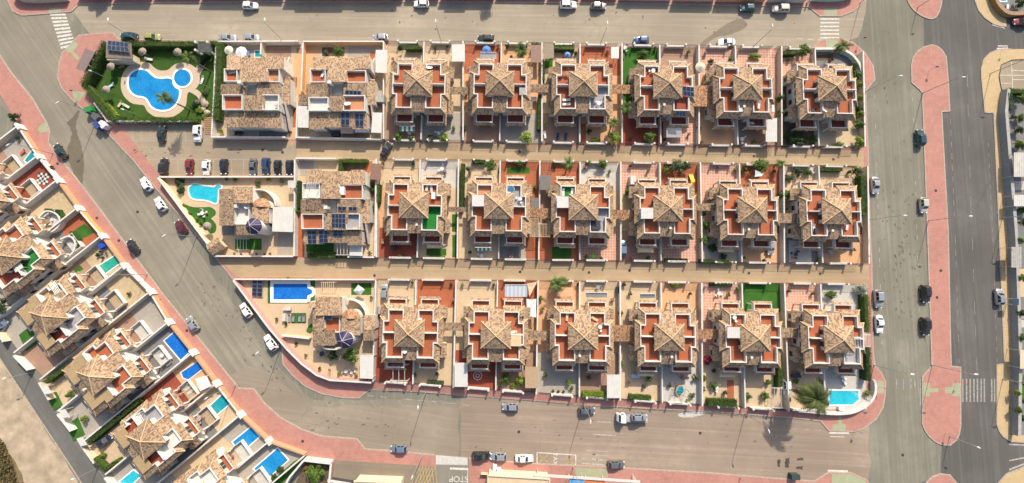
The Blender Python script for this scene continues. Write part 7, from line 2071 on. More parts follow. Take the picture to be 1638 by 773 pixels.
# pots and small planters along walls
def pot(label, px, py, r=0.28, mat=None, leafm=None):
    o = empty("potted_plant", (*G(px, py, Z_LOT + 0.5), Z_LOT))
    MB().cyl(0, 0, 0, 0.42, r * 0.7, r, 10).build("pot", mat or M_TERR, o)
    c = bpy.data.objects.new("crown", crown_proto(3, leafm or L_MID))
    C.objects.link(c)
    c.parent = o
    c.location = (0, 0, 0.35)
    c.scale = (r * 1.7, r * 1.7, 0.5)
    return tag(o, label, "potted plant", "potted plants")
POTS = {(0, 0): [(697, 77), (716, 76), (629, 95), (726, 205)], (1, 0): [(797, 74), (818, 92), (746, 150), (757, 225)], (2, 0): [(921, 86), (972, 82), (873, 200)], (3, 0): [(1048, 78), (1101, 84), (1063, 224), (1102, 215)], (4, 0): [(1128, 86), (1168, 95), (1122, 228), (1212, 205)], (5, 0): [(1262, 96), (1330, 97)],
        (0, 1): [(613, 262), (662, 263), (712, 275), (640, 409), (664, 412)], (1, 1): [(752, 276), (800, 275), (856, 300), (752, 404), (818, 411)], (2, 1): [(888, 266), (936, 268), (975, 275), (938, 411), (962, 414)], (3, 1): [(1008, 266), (1036, 275), (1058, 300), (1010, 412), (1058, 409)], (4, 1): [(1150, 268), (1176, 272), (1238, 275), (1190, 413), (1222, 417)], (5, 1): [(1295, 277), (1358, 276), (1268, 413), (1310, 416), (1365, 400)],
        (0, 2): [(660, 452), (722, 455), (726, 480), (664, 600), (700, 598)], (1, 2): [(740, 456), (790, 456), (786, 600), (800, 617)], (2, 2): [(925, 455), (980, 480), (872, 600), (942, 604)], (3, 2): [(998, 455), (1008, 470), (1104, 470), (1006, 612), (1100, 640)], (4, 2): [(1128, 460), (1180, 462), (1160, 628), (1190, 610)], (5, 2): [(1262, 466), (1300, 470), (1268, 596), (1312, 612)]}
for (k, r_), ps in POTS.items():
    for i, (x, y) in enumerate(ps):
        pot("%s potted plant, counted down the yards, %s" % (ORD[i], V(k, r_)), x, y, R.uniform(0.25, 0.42), (M_TERR, M_LGREY, M_DARK)[(i + k) % 3], (L_MID, L_LIME, L_DARK, L_OLIVE, L_PINK)[(i * 2 + k) % 5])
for i, (x, y, r, h, m, w_) in enumerate(((742, 205, 6, 1.5, L_DARK, "in the passage after the first top-row villa"), (872, 140, 5, 1.5, L_DARK, "in the passage before the third top-row villa"), (1118, 205, 5, 1.3, L_OLIVE, "at the passage wall of the fifth top-row villa"), (1262, 215, 8, 1.7, L_DARK, "left of the massed bushes, last top-row villa"), (1303, 222, 7, 1.6, L_MID, "right of the massed bushes, last top-row villa"),
        (735, 285, 5, 1.6, L_DARK, "against the hedge after the first middle-row villa"), (1010, 300, 7, 1.5, L_OLIVE, "in the sandy passage of the fourth middle-row villa"), (1125, 340, 8, 1.8, L_DARK, "in the upper passage of the fifth middle-row villa"), (1128, 360, 8, 1.8, L_MID, "in the lower passage of the fifth middle-row villa"), (1158, 411, 6, 1.3, L_DARK, "behind the beige awning of the fifth middle-row villa"),
        (1290, 276, 6, 1.4, L_MID, "beside the round bush of the last middle-row villa"), (864, 478, 5, 1.5, L_MID, "in the orange passage of the third bottom-row villa"), (1245, 570, 6, 1.7, L_DARK, "above the hedge beside the last bottom-row villa"), (820, 616, 6, 1.2, L_LIME, "on the street wall of the second bottom-row villa"), (1108, 632, 5, 1.2, L_MID, "at the street end of the white patio"), (1262, 640, 6, 1.3, L_DARK, "at the foot of the huge palm"))):
    plant("leafy shrub " + w_, x, y, r, h, m, i % 2)
for o in HOUSES.values():
    for c in list(o.children):
        if c.name.startswith("chimney"):
            if R.random() < 0.4:
                bpy.data.objects.remove(c)
            elif R.random() < 0.5:
                c.location.x = -1.4
# ================================================================== VILLAS ALONG THE DIAGONAL STREET: plots
SW_ = [(35, 210), (66, 257), (97, 295), (129, 339), (167, 383), (202, 430), (243, 471), (272, 519), (310, 567), (347, 616), (385, 665), (430, 707), (488, 728)]
INW = Vector((-0.766, -0.643))
SG = [Vector(G(*p)) - INW * 1.0 for p in SW_]
FC = ['G', 'D', 'Y', 'R', 'Y', 'Y', 'G', 'S', 'O', 'C', 'G', 'G']
MC = ['B', 'D', 'C', 'S', 'B', 'S', 'B', 'S', 'D', 'S', 'C', 'G']
BC = ['C', 'B', 'G', 'G', 'G', 'B', 'C', 'G', 'C', 'G', 'G', 'C']
LOTW = ["first", "second", "third", "fourth", "fifth", "sixth", "seventh", "eighth", "ninth", "tenth", "eleventh", "twelfth", "thirteenth"]
for i in range(12):
    a, b = SG[i], SG[i + 1]
    yard([a, b, b + INW * 7.6, a + INW * 7.6], FC[i])
    yard([a + INW * 7.61, b + INW * 7.61, b + INW * 22.5, a + INW * 22.5], MC[i])
    yard([a + INW * 22.51, b + INW * 22.51, b + INW * 34, a + INW * 34], BC[i])
M_ORB = plain("bright_orange_render", (0.55, 0.29, 0.10), 0.8, 0.1)
M_ORG = plain("apricot_render", (0.45, 0.26, 0.15), 0.8, 0.1)
STM = [M_ORG, M_WHITE, M_ORG, M_ORB, M_ORG, M_WHITE, M_ORG, M_ORG, M_ORG, M_ORG, M_ORG, M_ORG]
for i in range(12):
    a, b = SG[i], SG[i + 1]
    d = (b - a)
    wall_thing("street wall of the %s plot along the diagonal street" % LOTW[i], [tuple(a + d * 0.02), tuple(a + d * 0.98)], 0.3, 1.35, STM[i], 0.12, group="street walls of the diagonal row", cope=STM[i] if i % 3 else M_WHITE)
    gp = empty("gate_pillar", (*(a + INW * -0.1), 0.12), math.radians(40))
    MB().box(-0.3, 0.3, -0.9, 0.9, 0, 1.6).build("shaft", M_WHITE, gp)
    MB().box(-0.36, 0.36, -0.96, 0.96, 1.6, 1.68).build("cap", M_WHITE, gp)
    tag(gp, "white gate pillar at the upper corner of the %s plot along the diagonal street" % LOTW[i], "pillar", "gate pillars of the diagonal row")
for i in range(13):
    a = SG[i]
    wall_thing("dividing wall on the upper side of the %s plot of the diagonal row" % LOTW[i], [tuple(a + INW * 0.4), tuple(a + INW * 33.5)], 0.26, 1.6, M_CREAM if i in (6, 3, 9, 0) else M_WHITE, 0.15, group="dividing walls of the diagonal row")
for i in range(12):
    a, b = SG[i] + INW * 34.1, SG[i + 1] + INW * 34.1
    if G(27, 560)[0] - 18 < a.x:
        d = b - a
        wall_thing("back road wall of the %s plot of the diagonal row" % LOTW[i], [tuple(a + d * 0.05), tuple(a + d * 0.6)], 0.3, 1.6, (M_CREAM, M_WHITE)[i % 2], 0.1, group="back road walls of the diagonal row")
PL = [("teal plunge pool with red towels at the left edge", [(39, 257), (53, 238), (66, 251), (49, 268)], W_TEAL, M_COPE), ("green-tinted pool with corner steps behind the street wall", [(158, 425), (185, 408), (193, 421), (167, 440)], W_GREEN, M_WCOPE), ("deep blue pool in the slate yard", [(262, 545), (280, 530), (306, 561.5), (289, 577)], W_DEEP, M_COPE),
      ("deep blue angled pool in the orange yard with white canopy", [(289, 596), (319, 576), (326.5, 589), (302, 608), (293, 605.5)], W_DEEP, M_COPE), ("teal rectangular pool in the cream yard", [(333.5, 651), (356, 630), (370, 645), (346, 665)], W_TEAL, M_WCOPE), ("blue rectangular pool in the grey yard", [(371, 707), (402, 682), (416, 698.5), (385, 726)], W_BLUE, M_WCOPE),
      ("large blue pool at the bend of the street", [(405, 750), (444.5, 716), (462, 736), (425, 769)], W_BLUE, M_WCOPE), ("turquoise pool cut by the bottom edge", [(190, 771), (214, 751), (226, 762), (205, 781)], W_TURQ, M_WCOPE)]
for lab, p, m, cm in PL:
    pool(lab, p, m, cm, 0.28, 0.165)
patch('T', [(432, 772), (470, 738), (485, 731), (480, 740), (450, 775)], 0.158, "lawn")
patch('T', [(115, 371), (135, 358), (152, 372), (128, 384)], 0.158, "lawn")
patch('T', [(117, 432), (128, 424), (134, 431), (122, 437)], 0.158, "lawn")
lw = struct(empty("chequered_rug", (*G(68.5, 286, Z_LOT), 0.158), math.radians(-8)), "black and white chequered floor panel in the red yard")
for i in range(5):
    for j in range(5):
        MB().box(-1.5 + i * 0.6, -0.9 + i * 0.6, -1.5 + j * 0.6, -0.9 + j * 0.6, 0, 0.006).build("tile", M_LINE if (i + j) % 2 else M_DARK, lw)
canopy("square white pavilion canopy beside the angled blue pool", [(312, 606), (330, 601), (337, 618), (320, 626)], 2.4, M_PLASTIC, "pavilion")
for i, (x, y) in enumerate(((297, 616), (301, 621), (305, 627))):
    lounger("%s grey lounger under the edge of the white pavilion" % ORD[i], x, y, 35, M_LGREY)
for i, (x, y, a) in enumerate(((255, 562, 40), (264, 569, 40), (271, 581, 40))):
    lounger("%s slate lounger beside the deep blue pool" % ORD[i], x, y, a, M_GREY)
table_set("white table between slate loungers", 259, 569, 0.5, M_PLASTIC, 0)
table_set("dining table on the curved balcony at the left edge", 75, 354, 0.6, M_WOOD, 5, Z_LOT, cmat=M_PLASTIC)
table_set("round table on the balcony beside the teal pool", 317, 669, 0.8, plain("mauve_plastic", (0.4, 0.3, 0.3), 0.6), 4)
table_set("dining table with purple chairs at the grey yard", 363, 733, 0.8, M_BEIGEC, 6, cmat=plain("purple_plastic", (0.25, 0.12, 0.25), 0.6))
lounger("red towel lounger beside the left plunge pool", 37, 243, 40, plain("red_towel", (0.45, 0.1, 0.06), 0.9))
block("covered_grill", "blue tarpaulin bundle in the tan pool yard", "tarpaulin", 162, 393, 1.6, 1.2, 0.9, plain("tarpaulin_blue", (0.02, 0.07, 0.4), 0.5), Z_LOT, 30)
table_set("dark lounge set in the tan pool yard", 163, 407, 0.4, M_DARK, 3)
wall_thing("curved white balcony wall of the third plot", GP(smooth_line([(62, 350), (75, 338), (92, 343), (97, 358), (85, 370), (68, 373)], 4), 1.2), 0.25, 1.3, M_WHITE, 0.15)
wall_thing("curved white balcony wall of the fourth plot", GP(smooth_line([(98, 383), (112, 378), (121, 387), (119, 402), (104, 416), (92, 420)], 4), 1.2), 0.25, 1.3, M_WHITE, 0.15)
hedge("ivy round the curved balcony of the third plot", [(72, 336), (90, 338), (99, 352)], 0.9, 1.2, L_DARK)
hedge("ivy round the curved balcony of the fourth plot", [(112, 372), (122, 384), (123, 396)], 0.7, 1.1, L_DARK)
pergola("white roof beams over a terrace of the third slanted villa", [(78, 455), (88, 449), (98, 466), (88, 472)], 1.2, M_WFRAME, 5, ZT)
pergola("white roof beams over a terrace of the fifth slanted villa", [(214, 665), (224, 660), (234, 678), (224, 684)], 1.2, M_WFRAME, 5, ZT)
canopy("white flat cover on the second slanted villa", [(15, 420), (27, 412), (37, 428), (25, 436)], 1.2, M_ROOFWHITE, "terrace_cover", zb=ZT, ribs=True, group="roof terrace covers")
canopy("dark grey awning beside the white pavilion", [(275, 636), (282, 631), (296, 650), (288, 655)], 2.6, M_GREY, "balcony_awning")
hedge("long dark hedge beside the fourth slanted villa", [(72, 611), (106, 587)], 1.0, 1.9, L_MID)
hedge("long hedge between fourth and fifth slanted villas", [(141, 708), (180, 676), (217, 644)], 1.1, 1.9, L_MID)
hedge("hedge along the back road of the fifth slanted villa's plot", [(150, 735), (166, 752), (186, 738)], 0.9, 1.5, L_MID)
LP = [("dark tree at the left edge below the second slanted villa", 2, 490, 14, 3.2, L_DARK, 0), ("dark bushes at the lower corner of the hedge", 92, 598, 5, 1.6, L_DARK, 1), ("round bush in the courtyard of the fourth slanted villa", 111, 632, 7, 1.8, L_MID, 0), ("shrub on the small lawn of the fourth slanted villa", 134, 671, 6, 1.6, L_LIME, 0),
      ("dark tree in the first plot of the diagonal row", 20, 187, 8, 2.2, L_DARK, 0), ("small bush by the upper wall of the first plot", 27, 221, 4, 1.2, L_DARK, 3), ("potted shrub in the red chequered yard", 82, 268, 4, 1.0, L_OLIVE, 3), ("cluster of plants beside the green pool steps", 155, 408, 4, 1.0, L_DARK, 3),
      ("dark green bush pile on the lawn at the bottom bend", 448, 752, 7, 1.2, L_DARK, 1), ("second bush on the lawn at the bottom bend", 437, 764, 6, 1.0, L_DARK, 3), ("agave group in the sandy stones yard", 205, 470, 4, 0.9, L_OLIVE, 3), ("bush beside the covered car of the fifth slanted villa", 165, 728, 5, 1.2, L_LIME, 3)]
for lab, x, y, r, h, m, k in LP:
    plant(lab, x, y, r, h, m, k)
patch('T', [(75, 633), (90, 626), (101, 648), (86, 657)], 0.158, "lawn")
patch('T', [(106, 680), (125, 667), (137, 697), (117, 706)], 0.158, "lawn")
patch('T', [(30, 536), (50, 520), (60, 550), (42, 562)], 0.158, "lawn")
car("dark car under the carport edge of the fifth slanted villa's back yard", 167, 706, 40, 'hatch', 'navy', 0.16)
car("pale blue car cut by the left edge", 2, 524, 60, 'hatch', 'slate', 0.05)
for i, (x, y) in enumerate(((74, 625), (103, 663), (131, 708))):
    canopy("%s small white gate roof along the back road" % ORD[i], [(x - 9, y - 6), (x + 1, y - 8), (x + 8, y + 4), (x - 2, y + 6)], 2.2, M_ROOFWHITE, "gate_roof")

# ================================================================== STREET LAMPS
LAMPS = [("at the street corner by the pool house", 226, 69, (0, 1)), ("in front of the first courtyard house", 456, 69, (0, 1)), ("in front of the first villa of the top row", 707, 71, (0, 1)), ("in front of the third villa of the top row", 959, 74, (0, 1)), ("in front of the fifth villa of the top row", 1201, 78, (0, 1)),
         ("on the avenue footway beside the top row", 1384, 147, (1, 0)), ("on the avenue footway beside the middle row", 1389, 352, (1, 0)), ("on the avenue footway beside the bottom row", 1398, 584, (1, 0)),
         ("at the upper end of the median", 1476, 149, (1, 0)), ("in the middle of the median", 1485, 353, (1, 0)), ("at the lower end of the median", 1491, 584, (1, 0)), ("on the tan footway near the bay corner", 1584, 118, (1, 0)), ("on the tan footway opposite the median lamp", 1603, 349, (1, 0)), ("on the tan footway near the zebra crossing", 1604, 606, (1, 0)),
         ("on the lower street behind the first villa", 682, 627, (0, -1)), ("on the lower street behind the third villa", 933.5, 648, (0, -1)), ("on the lower street behind the fifth villa", 1192, 662, (0.3, -1)),
         ("on the diagonal street by the upper windmill villa", 314, 379, (-0.8, -0.6)), ("on the diagonal street by the lower windmill villa", 451, 550, (-0.8, -0.6)), ("by the recycling bins", 157, 184, (-0.8, -0.6)),
         ("on the left footway below the chequered yard", 85, 246, (-0.8, -0.6)), ("on the left footway by the tan pool yard", 235.5, 439, (-0.8, -0.6)), ("on the left footway by the teal pool", 377, 616, (-0.8, -0.6)), ("on the bottom footway by the parking lot", 675, 729, (-0.3, -1)), ("on the bottom footway by the bar", 917, 746, (0, -1)), ("on the bottom footway at the right", 1184, 764, (0, -1))]
for w_, x, y, d in LAMPS:
    L_ = math.hypot(*d)
    street_lamp("tall street lamp " + w_, x, y, 8.55, 0.12, 0.4, (d[0] / L_, d[1] / L_))
street_lamp("short street lamp on the lower tip of the median", 1519, 698, 5.2, 0.12, 0.5, (1, -0.4))
street_lamp("short street lamp on the back road, upper", 51, 596, 4.6, 0.1, 0.5, (-1, -0.2))
street_lamp("short street lamp on the back road, lower", 156, 749, 4.6, 0.1, 0.5, (-1, -0.2))
street_lamp("thin lamp post on the top median tip", 1468, 12, 5.5, 0.12, 0.4, (1, 0.5))
street_lamp("tall street lamp on the top right footway corner", 1376, 5, 8.55, 0.12, 0.5, (1, 0))
def sign(label, px, py, col, txt=None, h=2.3):
    o = empty("road_sign", (*G(px, py, 0.12), 0.12), R.uniform(-0.5, 0.5))
    MB().tube([(0, 0, 0), (0, 0, h)], 0.035, 6).build("post", M_STEEL, o)
    ring = lambda r_, y: [(r_ * math.cos(i * math.pi / 8), y, h - 0.3 + r_ * math.sin(i * math.pi / 8)) for i in range(16)]
    MB().loft([ring(0.33, -0.06), ring(0.33, -0.04)]).build("plate", col, o)
    return tag(o, label, "road sign", "round road signs")
M_SR, M_SB = plain("sign_red", (0.5, 0.02, 0.02), 0.4), plain("sign_blue", (0.02, 0.08, 0.4), 0.4)
for lab, x, y, c in (("blue round sign on the rounded upper end of the median", 1486, 113, M_SB), ("blue round sign near the lower end of the median", 1512, 692, M_SB), ("red round sign by the green ramp of the median", 1529, 609, M_SR), ("red round sign at the top right footway curve", 1373, 67, M_SR), ("blue round sign by the lower right zebra crossing", 1367, 687, M_SB), ("red round sign by the curved pool wall", 1405, 618, M_SR), ("red round sign on the left footway ramp", 39, 168, M_SR), ("blue round sign by the bus shelter ramp", 127, 150, M_SB), ("red round sign on the tan footway corner", 1602, 80, M_SR)):
    sign(lab, x, y, c)
for i, (x, y) in enumerate(((255, 480), (299, 529), (92, 262), (155, 349), (190, 385), (484, 706))):
    manhole("%s footway manhole cover along the diagonal street" % ORD[i], x, y, 0.1262)
for i, (x, y, w_) in enumerate(((220, 339, "on the diagonal street below the white cars"), (452, 244, "in the car park beside the lane"), (1497, 305, "upper one on the median"), (1505, 433, "in the middle of the median"), (1499, 476, "between the two black cars on the median"), (830, 691, "on the lower street"), (1444, 728, "at the lower right junction"), (1120, 693, "on the lower street by the fifth villa"))):
    manhole("round manhole cover " + w_, x, y, 0.1262 if "median" in w_ else 0.1315 if "car park" in w_ else 0.0235)
for i, (x, y) in enumerate(((832, 435), (1007, 433), (420, 240), (1198, 437), (1312, 438), (942, 436), (831, 243), (1088, 250), (1206, 250), (1333, 255), (599, 441))):
    manhole("%s manhole cover in the inner lanes" % LOTW[i], x, y, 0.1275)

# ================================================================== CARS
D_ = -53
CARS = [("silver car at the far kerb above the first courtyard house", 400, 9, 0, 'hatch', 'white'), ("white car at the far kerb above the first villa", 674, 6, 180, 'hatch', 'white'), ("white saloon at the far kerb above the third villa", 909, 8, 0, 'suv', 'white'), ("grey car at the far kerb beside the white saloon", 957.5, 10, 0, 'hatch', 'grey'),
        ("dark blue car at the far kerb above the fifth villa", 1196, 13, 180, 'hatch', 'teal'), ("cream car at the far kerb before the crossing", 1249, 14, 180, 'suv', 'cream'), ("dark teal car by the pool garden hedge", 205.5, 58.5, 180, 'suv', 'teal'), ("lime green car by the pool garden hedge", 243.5, 59.5, 0, 'hatch', 'lime'),
        ("silver estate car by the hedge corner", 364, 60.5, 0, 'sedan', 'silver'), ("silver blue hatchback in front of the first courtyard house", 402, 60.5, 0, 'hatch', 'silver'), ("silver hatchback in front of the second courtyard house", 608.5, 60.5, 180, 'hatch', 'silver'), ("black car in front of the second villa, top row", 777.5, 62, 180, 'suv', 'black'),
        ("bright blue car in front of the fourth villa, top row", 1026, 64.5, 180, 'hatch', 'blue'), ("white saloon in front of the fifth villa, top row", 1162.5, 67.5, 180, 'sedan', 'white'),
        ("dark green car on the diagonal street by the wet stain", 95.5, 242, 127, 'sedan', 'green'), ("white hatchback, upper of two by the windmill villa wall", 233.5, 294.5, 127, 'hatch', 'white'), ("white hatchback, lower of two by the windmill villa wall", 256.5, 326.5, 127, 'hatch', 'white'), ("dark red car by the windmill villa wall", 289, 363.5, 127, 'hatch', 'maroon'),
        ("black hatchback on the left kerb of the diagonal street", 212, 394.5, 127, 'hatch', 'black'), ("silver hatchback on the left kerb of the diagonal street", 308, 518, 127, 'hatch', 'silver'), ("white hatchback by the plum wall", 393.5, 496.5, 127, 'hatch', 'white'), ("white suv by the plum wall, at the lamp", 433.5, 548, 127, 'suv', 'white'),
        ("teal car parked against the median", 1472, 220.5, 90, 'suv', 'teal'), ("cream car parked against the median", 1477.5, 328.5, -90, 'hatch', 'cream'), ("silver estate car at the avenue kerb by the middle row", 1400, 296.5, -90, 'sedan', 'silver'), ("upper black car parked against the median", 1480.5, 470, -90, 'suv', 'black'), ("lower black car parked against the median", 1480.5, 522, -90, 'suv', 'black'),
        ("silver estate car at the avenue kerb by the bottom row", 1405, 478, -90, 'suv', 'silver'), ("white saloon at the avenue kerb by the bottom row", 1406.5, 518.5, -90, 'sedan', 'white'), ("pale teal car on the dark carriageway", 1599, 475, 90, 'hatch', 'silver'), ("red car cut by the right edge", 1634, 35, 180, 'hatch', 'red'),
        ("silver car at the kerb behind the second villa, bottom row", 816.5, 651, 180, 'hatch', 'silver'), ("dark grey car under the street lamp behind the third villa", 938.5, 657, 0, 'hatch', 'grey'), ("slate blue van at the bottom kerb", 638, 718, 180, 'hatch', 'slate'), ("black car at the bottom kerb", 770, 729, 0, 'suv', 'black'), ("silver car at the bottom kerb next to the black car", 797.5, 730.5, 180, 'hatch', 'silver'),
        ("white saloon at the bottom kerb before the taxi bay", 838.5, 733.5, 0, 'sedan', 'white'), ("grey car at the bottom kerb after the zebra crossing", 986, 743, 0, 'hatch', 'grey')]
for lab, x, y, a, k, c in CARS:
    car(lab, x, y, a, k, c)
CP = [("dark green car in the upper bay of the car park", 258.5, 214.5, 90, 'sedan', 'green'), ("black and white suv in the upper bay of the car park", 316.5, 213.5, -90, 'suv', 'white'), ("black car with pale window, first in the lower bay", 262, 266.5, 90, 'suv', 'black'), ("red car in the lower bay", 303, 266.5, -90, 'hatch', 'red'), ("small white car in the lower bay", 330, 268, -90, 'hatch', 'white'),
      ("black car next to the small white car", 358, 266.5, -90, 'hatch', 'navy'), ("charcoal car before the blue one in the lower bay", 404.5, 267, -90, 'sedan', 'grey'), ("dark blue car in the lower bay", 425.5, 266, -90, 'suv', 'blue'), ("black car after the blue one in the lower bay", 444, 268, -90, 'hatch', 'black'), ("last navy car in the lower bay", 463, 268, -90, 'hatch', 'navy'), ("dark navy car turning in the lane", 618, 239.5, 62, 'sedan', 'navy')]
for lab, x, y, a, k, c in CP:
    car(lab, x, y, a, k, c, 0.135)
for lab, x, y, a, k, c in (("silver car on the cream drive of the first bottom row villa", 615, 467, 90, 'hatch', 'silver'), ("slate blue car behind the fourth middle row villa", 997, 397, 90, 'hatch', 'slate'), ("silver car behind the fifth middle row villa", 1232.5, 395, -90, 'hatch', 'silver'), ("white car in the drive of the last bottom row villa", 1258.5, 619, -90, 'hatch', 'white')):
    car(lab, x, y, a, k, c, 0.155)
# breakdown truck with a silver car on its bed
bt = empty("recovery_truck", (*G(1013, 668, 0.8), 0.02), math.radians(178))
cabm = MB()
cabm.loft([[(x, -w_, 0.35), (x, w_, 0.35), (x, w_, z * 0.6), (x, w_ * 0.92, z), (x, -w_ * 0.92, z), (x, -w_, z * 0.6)] for x, w_, z in ((4.2, 0.85, 1.1), (4.05, 0.98, 1.35), (3.4, 1.02, 2.15), (2.6, 1.02, 2.3), (2.2, 1.0, 2.25))])
cabm.build("cab", PAINTS['white'], bt)
MB().mesh([(3.98, -0.85, 1.42), (3.98, 0.85, 1.42), (3.44, 0.8, 2.14), (3.44, -0.8, 2.14)], [(0, 1, 2, 3)]).build("windscreen", M_CARGLASS, bt)
for s in (-1, 1):
    MB().box(2.6, 3.4, min(s * 1.0, s * 1.035), max(s * 1.0, s * 1.035), 1.35, 1.95).build("side_window", M_CARGLASS, bt)
MB().box(-3.6, 1.9, -1.05, 1.05, 0.78, 0.9).build("bed", M_GREY, bt)
MB().box(1.9, 2.0, -1.05, 1.05, 0.9, 1.7).build("headboard", M_STEEL, bt)
for s in (-1, 1):
    MB().box(-3.6, 1.9, min(s * 1.0, s * 1.07), max(s * 1.0, s * 1.07), 0.9, 1.02).build("side_rail", M_STEEL, bt)
for x in (3.3, -1.8, -2.7):
    for s in (-1, 1):
        wh = empty("wheel")
        wh.parent = bt
        wh.location = (x, s * 0.92, 0.4)
        ring = lambda r_, y: [(r_ * math.cos(i * math.pi / 8), y, r_ * math.sin(i * math.pi / 8)) for i in range(16)]
        MB().loft([ring(0.36, -0.14), ring(0.4, -0.1), ring(0.4, 0.1), ring(0.36, 0.14)]).build("tyre", M_RUBBER, wh)
        MB().loft([ring(0.24, -0.145), ring(0.24, 0.145)]).build("rim", M_RIM, wh)
tag(bt, "white recovery truck carrying a silver car on its bed", "truck")
car("silver car loaded on the recovery truck", 1023, 668, 0, 'hatch', 'silver', 0.92, 0.95)

# ================================================================== RIGHT EDGE
yard(GP([(1614, 145), (1700, 145), (1730, 700), (1618, 695), (1620, 570), (1614, 380), (1598, 182), (1602, 147)]), 'S')
wall_thing("long grey wall behind the tan footway", GP([(1602, 147), (1598, 182), (1614, 380), (1620, 570), (1618, 694)], 0.12), 0.7, 1.6, plain("blue_grey_render", (0.24, 0.25, 0.26), 0.8, 0.12), cope=M_GREY)
sheet("car_park", GP([(1601, 105), (1617, 98), (1700, 95), (1700, 144), (1602, 144), (1598, 124)]), 0.124, A_PARK)
rl = struct(empty("bay_lines", (*G(1615, 120), 0)), "white bay lines of the car park at the right edge")
for a, b in (((1617, 100), (1619, 142)), ((1599, 121), (1640, 121)), ((1617, 113), (1640, 114)), ((1600, 134), (1618, 134)), ((1618, 128), (1640, 128))):
    strip(rl, G(*a), G(*b), 0.14, M_LINE, 0.13 + R.uniform(0, 0.002))
hedge("hedge at the lower edge of the right car park", [(1616, 144), (1650, 147)], 1.2, 1.5, L_MID)
hedge("upright hedge behind the grey wall", [(1617, 150), (1619, 172)], 1.1, 1.7, L_DARK)
for i, (x, y, r, m) in enumerate(((1632, 188, 8, L_MID), (1632, 208, 7, L_DARK), (1634, 233, 8, L_MID), (1636, 337, 7, L_MID), (1620, 187, 4, L_OLIVE), (1634, 612, 8, L_MID), (1633, 668, 8, L_DARK), (1635, 640, 6, L_MID))):
    plant("%s shrub behind the grey wall at the right edge" % ORD[i], x, y, r, 1.8, m, 0)
for i, (x, y, r, m) in enumerate(((1634, 160, 9, L_MID), (1628, 228, 5, L_LIME), (1635, 355, 7, L_DARK), (1631, 385, 6, L_MID), (1634, 445, 7, L_MID), (1632, 500, 6, L_DARK), (1635, 540, 7, L_MID), (1626, 628, 5, L_LIME), (1627, 655, 6, L_MID))):
    plant("%s garden tree down the right edge of the photo" % ORD[i], x, y, r, 2.4, m, 0)
for lab, x0, y0, x1, y1, m, h in (("pale glazed canopy at the right edge", 1622, 244, 1660, 283, M_LGREY, 2.6), ("white canopy at the right edge opposite the middle row", 1622, 312, 1660, 330, M_ROOFWHITE, 2.4), ("slate canopy at the right edge", 1618, 395, 1634, 428, M_GREY, 2.5), ("dark blue sheet canopy at the right edge", 1621, 478, 1630, 488, plain("navy_sheet", (0.03, 0.06, 0.1), 0.6), 2.4), ("cream canopy near the lower right edge", 1632, 560, 1660, 590, M_CREAM, 2.6)):
    canopy(lab, rc(x0, y0, x1, y1), h, m, "edge_canopy", ribs=True)
for c, pts in (('W', rc(1622, 290, 1700, 304)), ('C', rc(1630, 430, 1700, 475)), ('W', rc(1630, 512, 1700, 524)), ('T', rc(1627, 600, 1700, 640)), ('G', rc(1622, 500, 1700, 510))):
    patch(c, pts, 0.157)
yard(GP([(1584, -30), (1600, 24), (1638, 22), (1700, 22), (1700, -30)]), 'S')
wall_thing("curved brown wall round the top right pool yard", GP(smooth_line([(1582, -10), (1588, 8), (1599, 21), (1612, 26), (1640, 25), (1690, 25)], 3), 0.12), 0.9, 1.2, plain("ochre_brown_render", (0.30, 0.17, 0.07), 0.8, 0.12), cope=M_WOOD)
pool("blue pool cut by the top right corner", [(1594, -10), (1608, -10), (1610, 3), (1600, 3)], W_BLUE, M_WCOPE, 0.3, 0.162)
lounger("white lounger in the top right pool yard", 1612, 9, 80)
plant("dark bush in the top right pool yard", 1634, 4, 9, 2.0, L_DARK, 0)

# ================================================================== BOTTOM EDGE
yard(GP([(462, 800), (491, 733), (532, 737), (524, 800)]), 'K')
wall_thing("white wall beside the dry plot at the bottom bend", GP([(491, 732), (470, 757), (452, 790)], 0.12), 0.35, 1.9, M_WHITE)
wall_thing("pale front wall of the dry plot", GP([(491, 731), (534, 736)], 0.12), 0.4, 1.8, M_LGREY)
wall_thing("plum side wall of the dry plot", GP([(534, 737), (529, 790)], 0.12), 0.4, 1.6, plain("plum_render", (0.42, 0.24, 0.22), 0.8, 0.1))
plant("broad bush in the dry plot at the bottom edge", 505, 760, 15, 2.4, L_MID, 0)
plant("dry yellow scrub in the dry plot", 491, 752, 8, 0.9, leaf("leaf_straw", (0.1, 0.07, 0.02), (0.2, 0.14, 0.04), (0.3, 0.22, 0.08)), 3)
plant("dry brown scrub in the corner of the dry plot", 521, 745, 6, 0.8, leaf("leaf_straw", (0.1, 0.07, 0.02), (0.2, 0.14, 0.04), (0.3, 0.22, 0.08)), 3)
def flat_house(label, corners, h, mat, wallm=M_CREAM, name="bar_building"):
    P = GP(corners, h + 0.15)
    o = empty(name, (*P[0], 0.12))
    Q = [(a - P[0][0], b - P[0][1]) for a, b in P]
    cx, cy = sum(q[0] for q in Q) / 4, sum(q[1] for q in Q) / 4
    MB().prism([(cx + (q[0] - cx) * 0.95, cy + (q[1] - cy) * 0.95) for q in Q], 0, h - 0.15).build("wall", wallm, o)
    MB().prism(Q, h - 0.15, h).build("flat_roof", mat, o)
    MB().path([(cx + (q[0] - cx) * 0.97, cy + (q[1] - cy) * 0.97) for q in Q], 0.2, h, h + 0.25, True).build("parapet", wallm, o)
    for i in range(3):
        t = (i + 0.5) / 3
        a = (Q[0][0] + (Q[1][0] - Q[0][0]) * t, Q[0][1] + (Q[1][1] - Q[0][1]) * t - 0.4)
        put(WIN, o, a[0], a[1] + 0.15, 0.9, math.pi)
    return tag(o, label, "building")
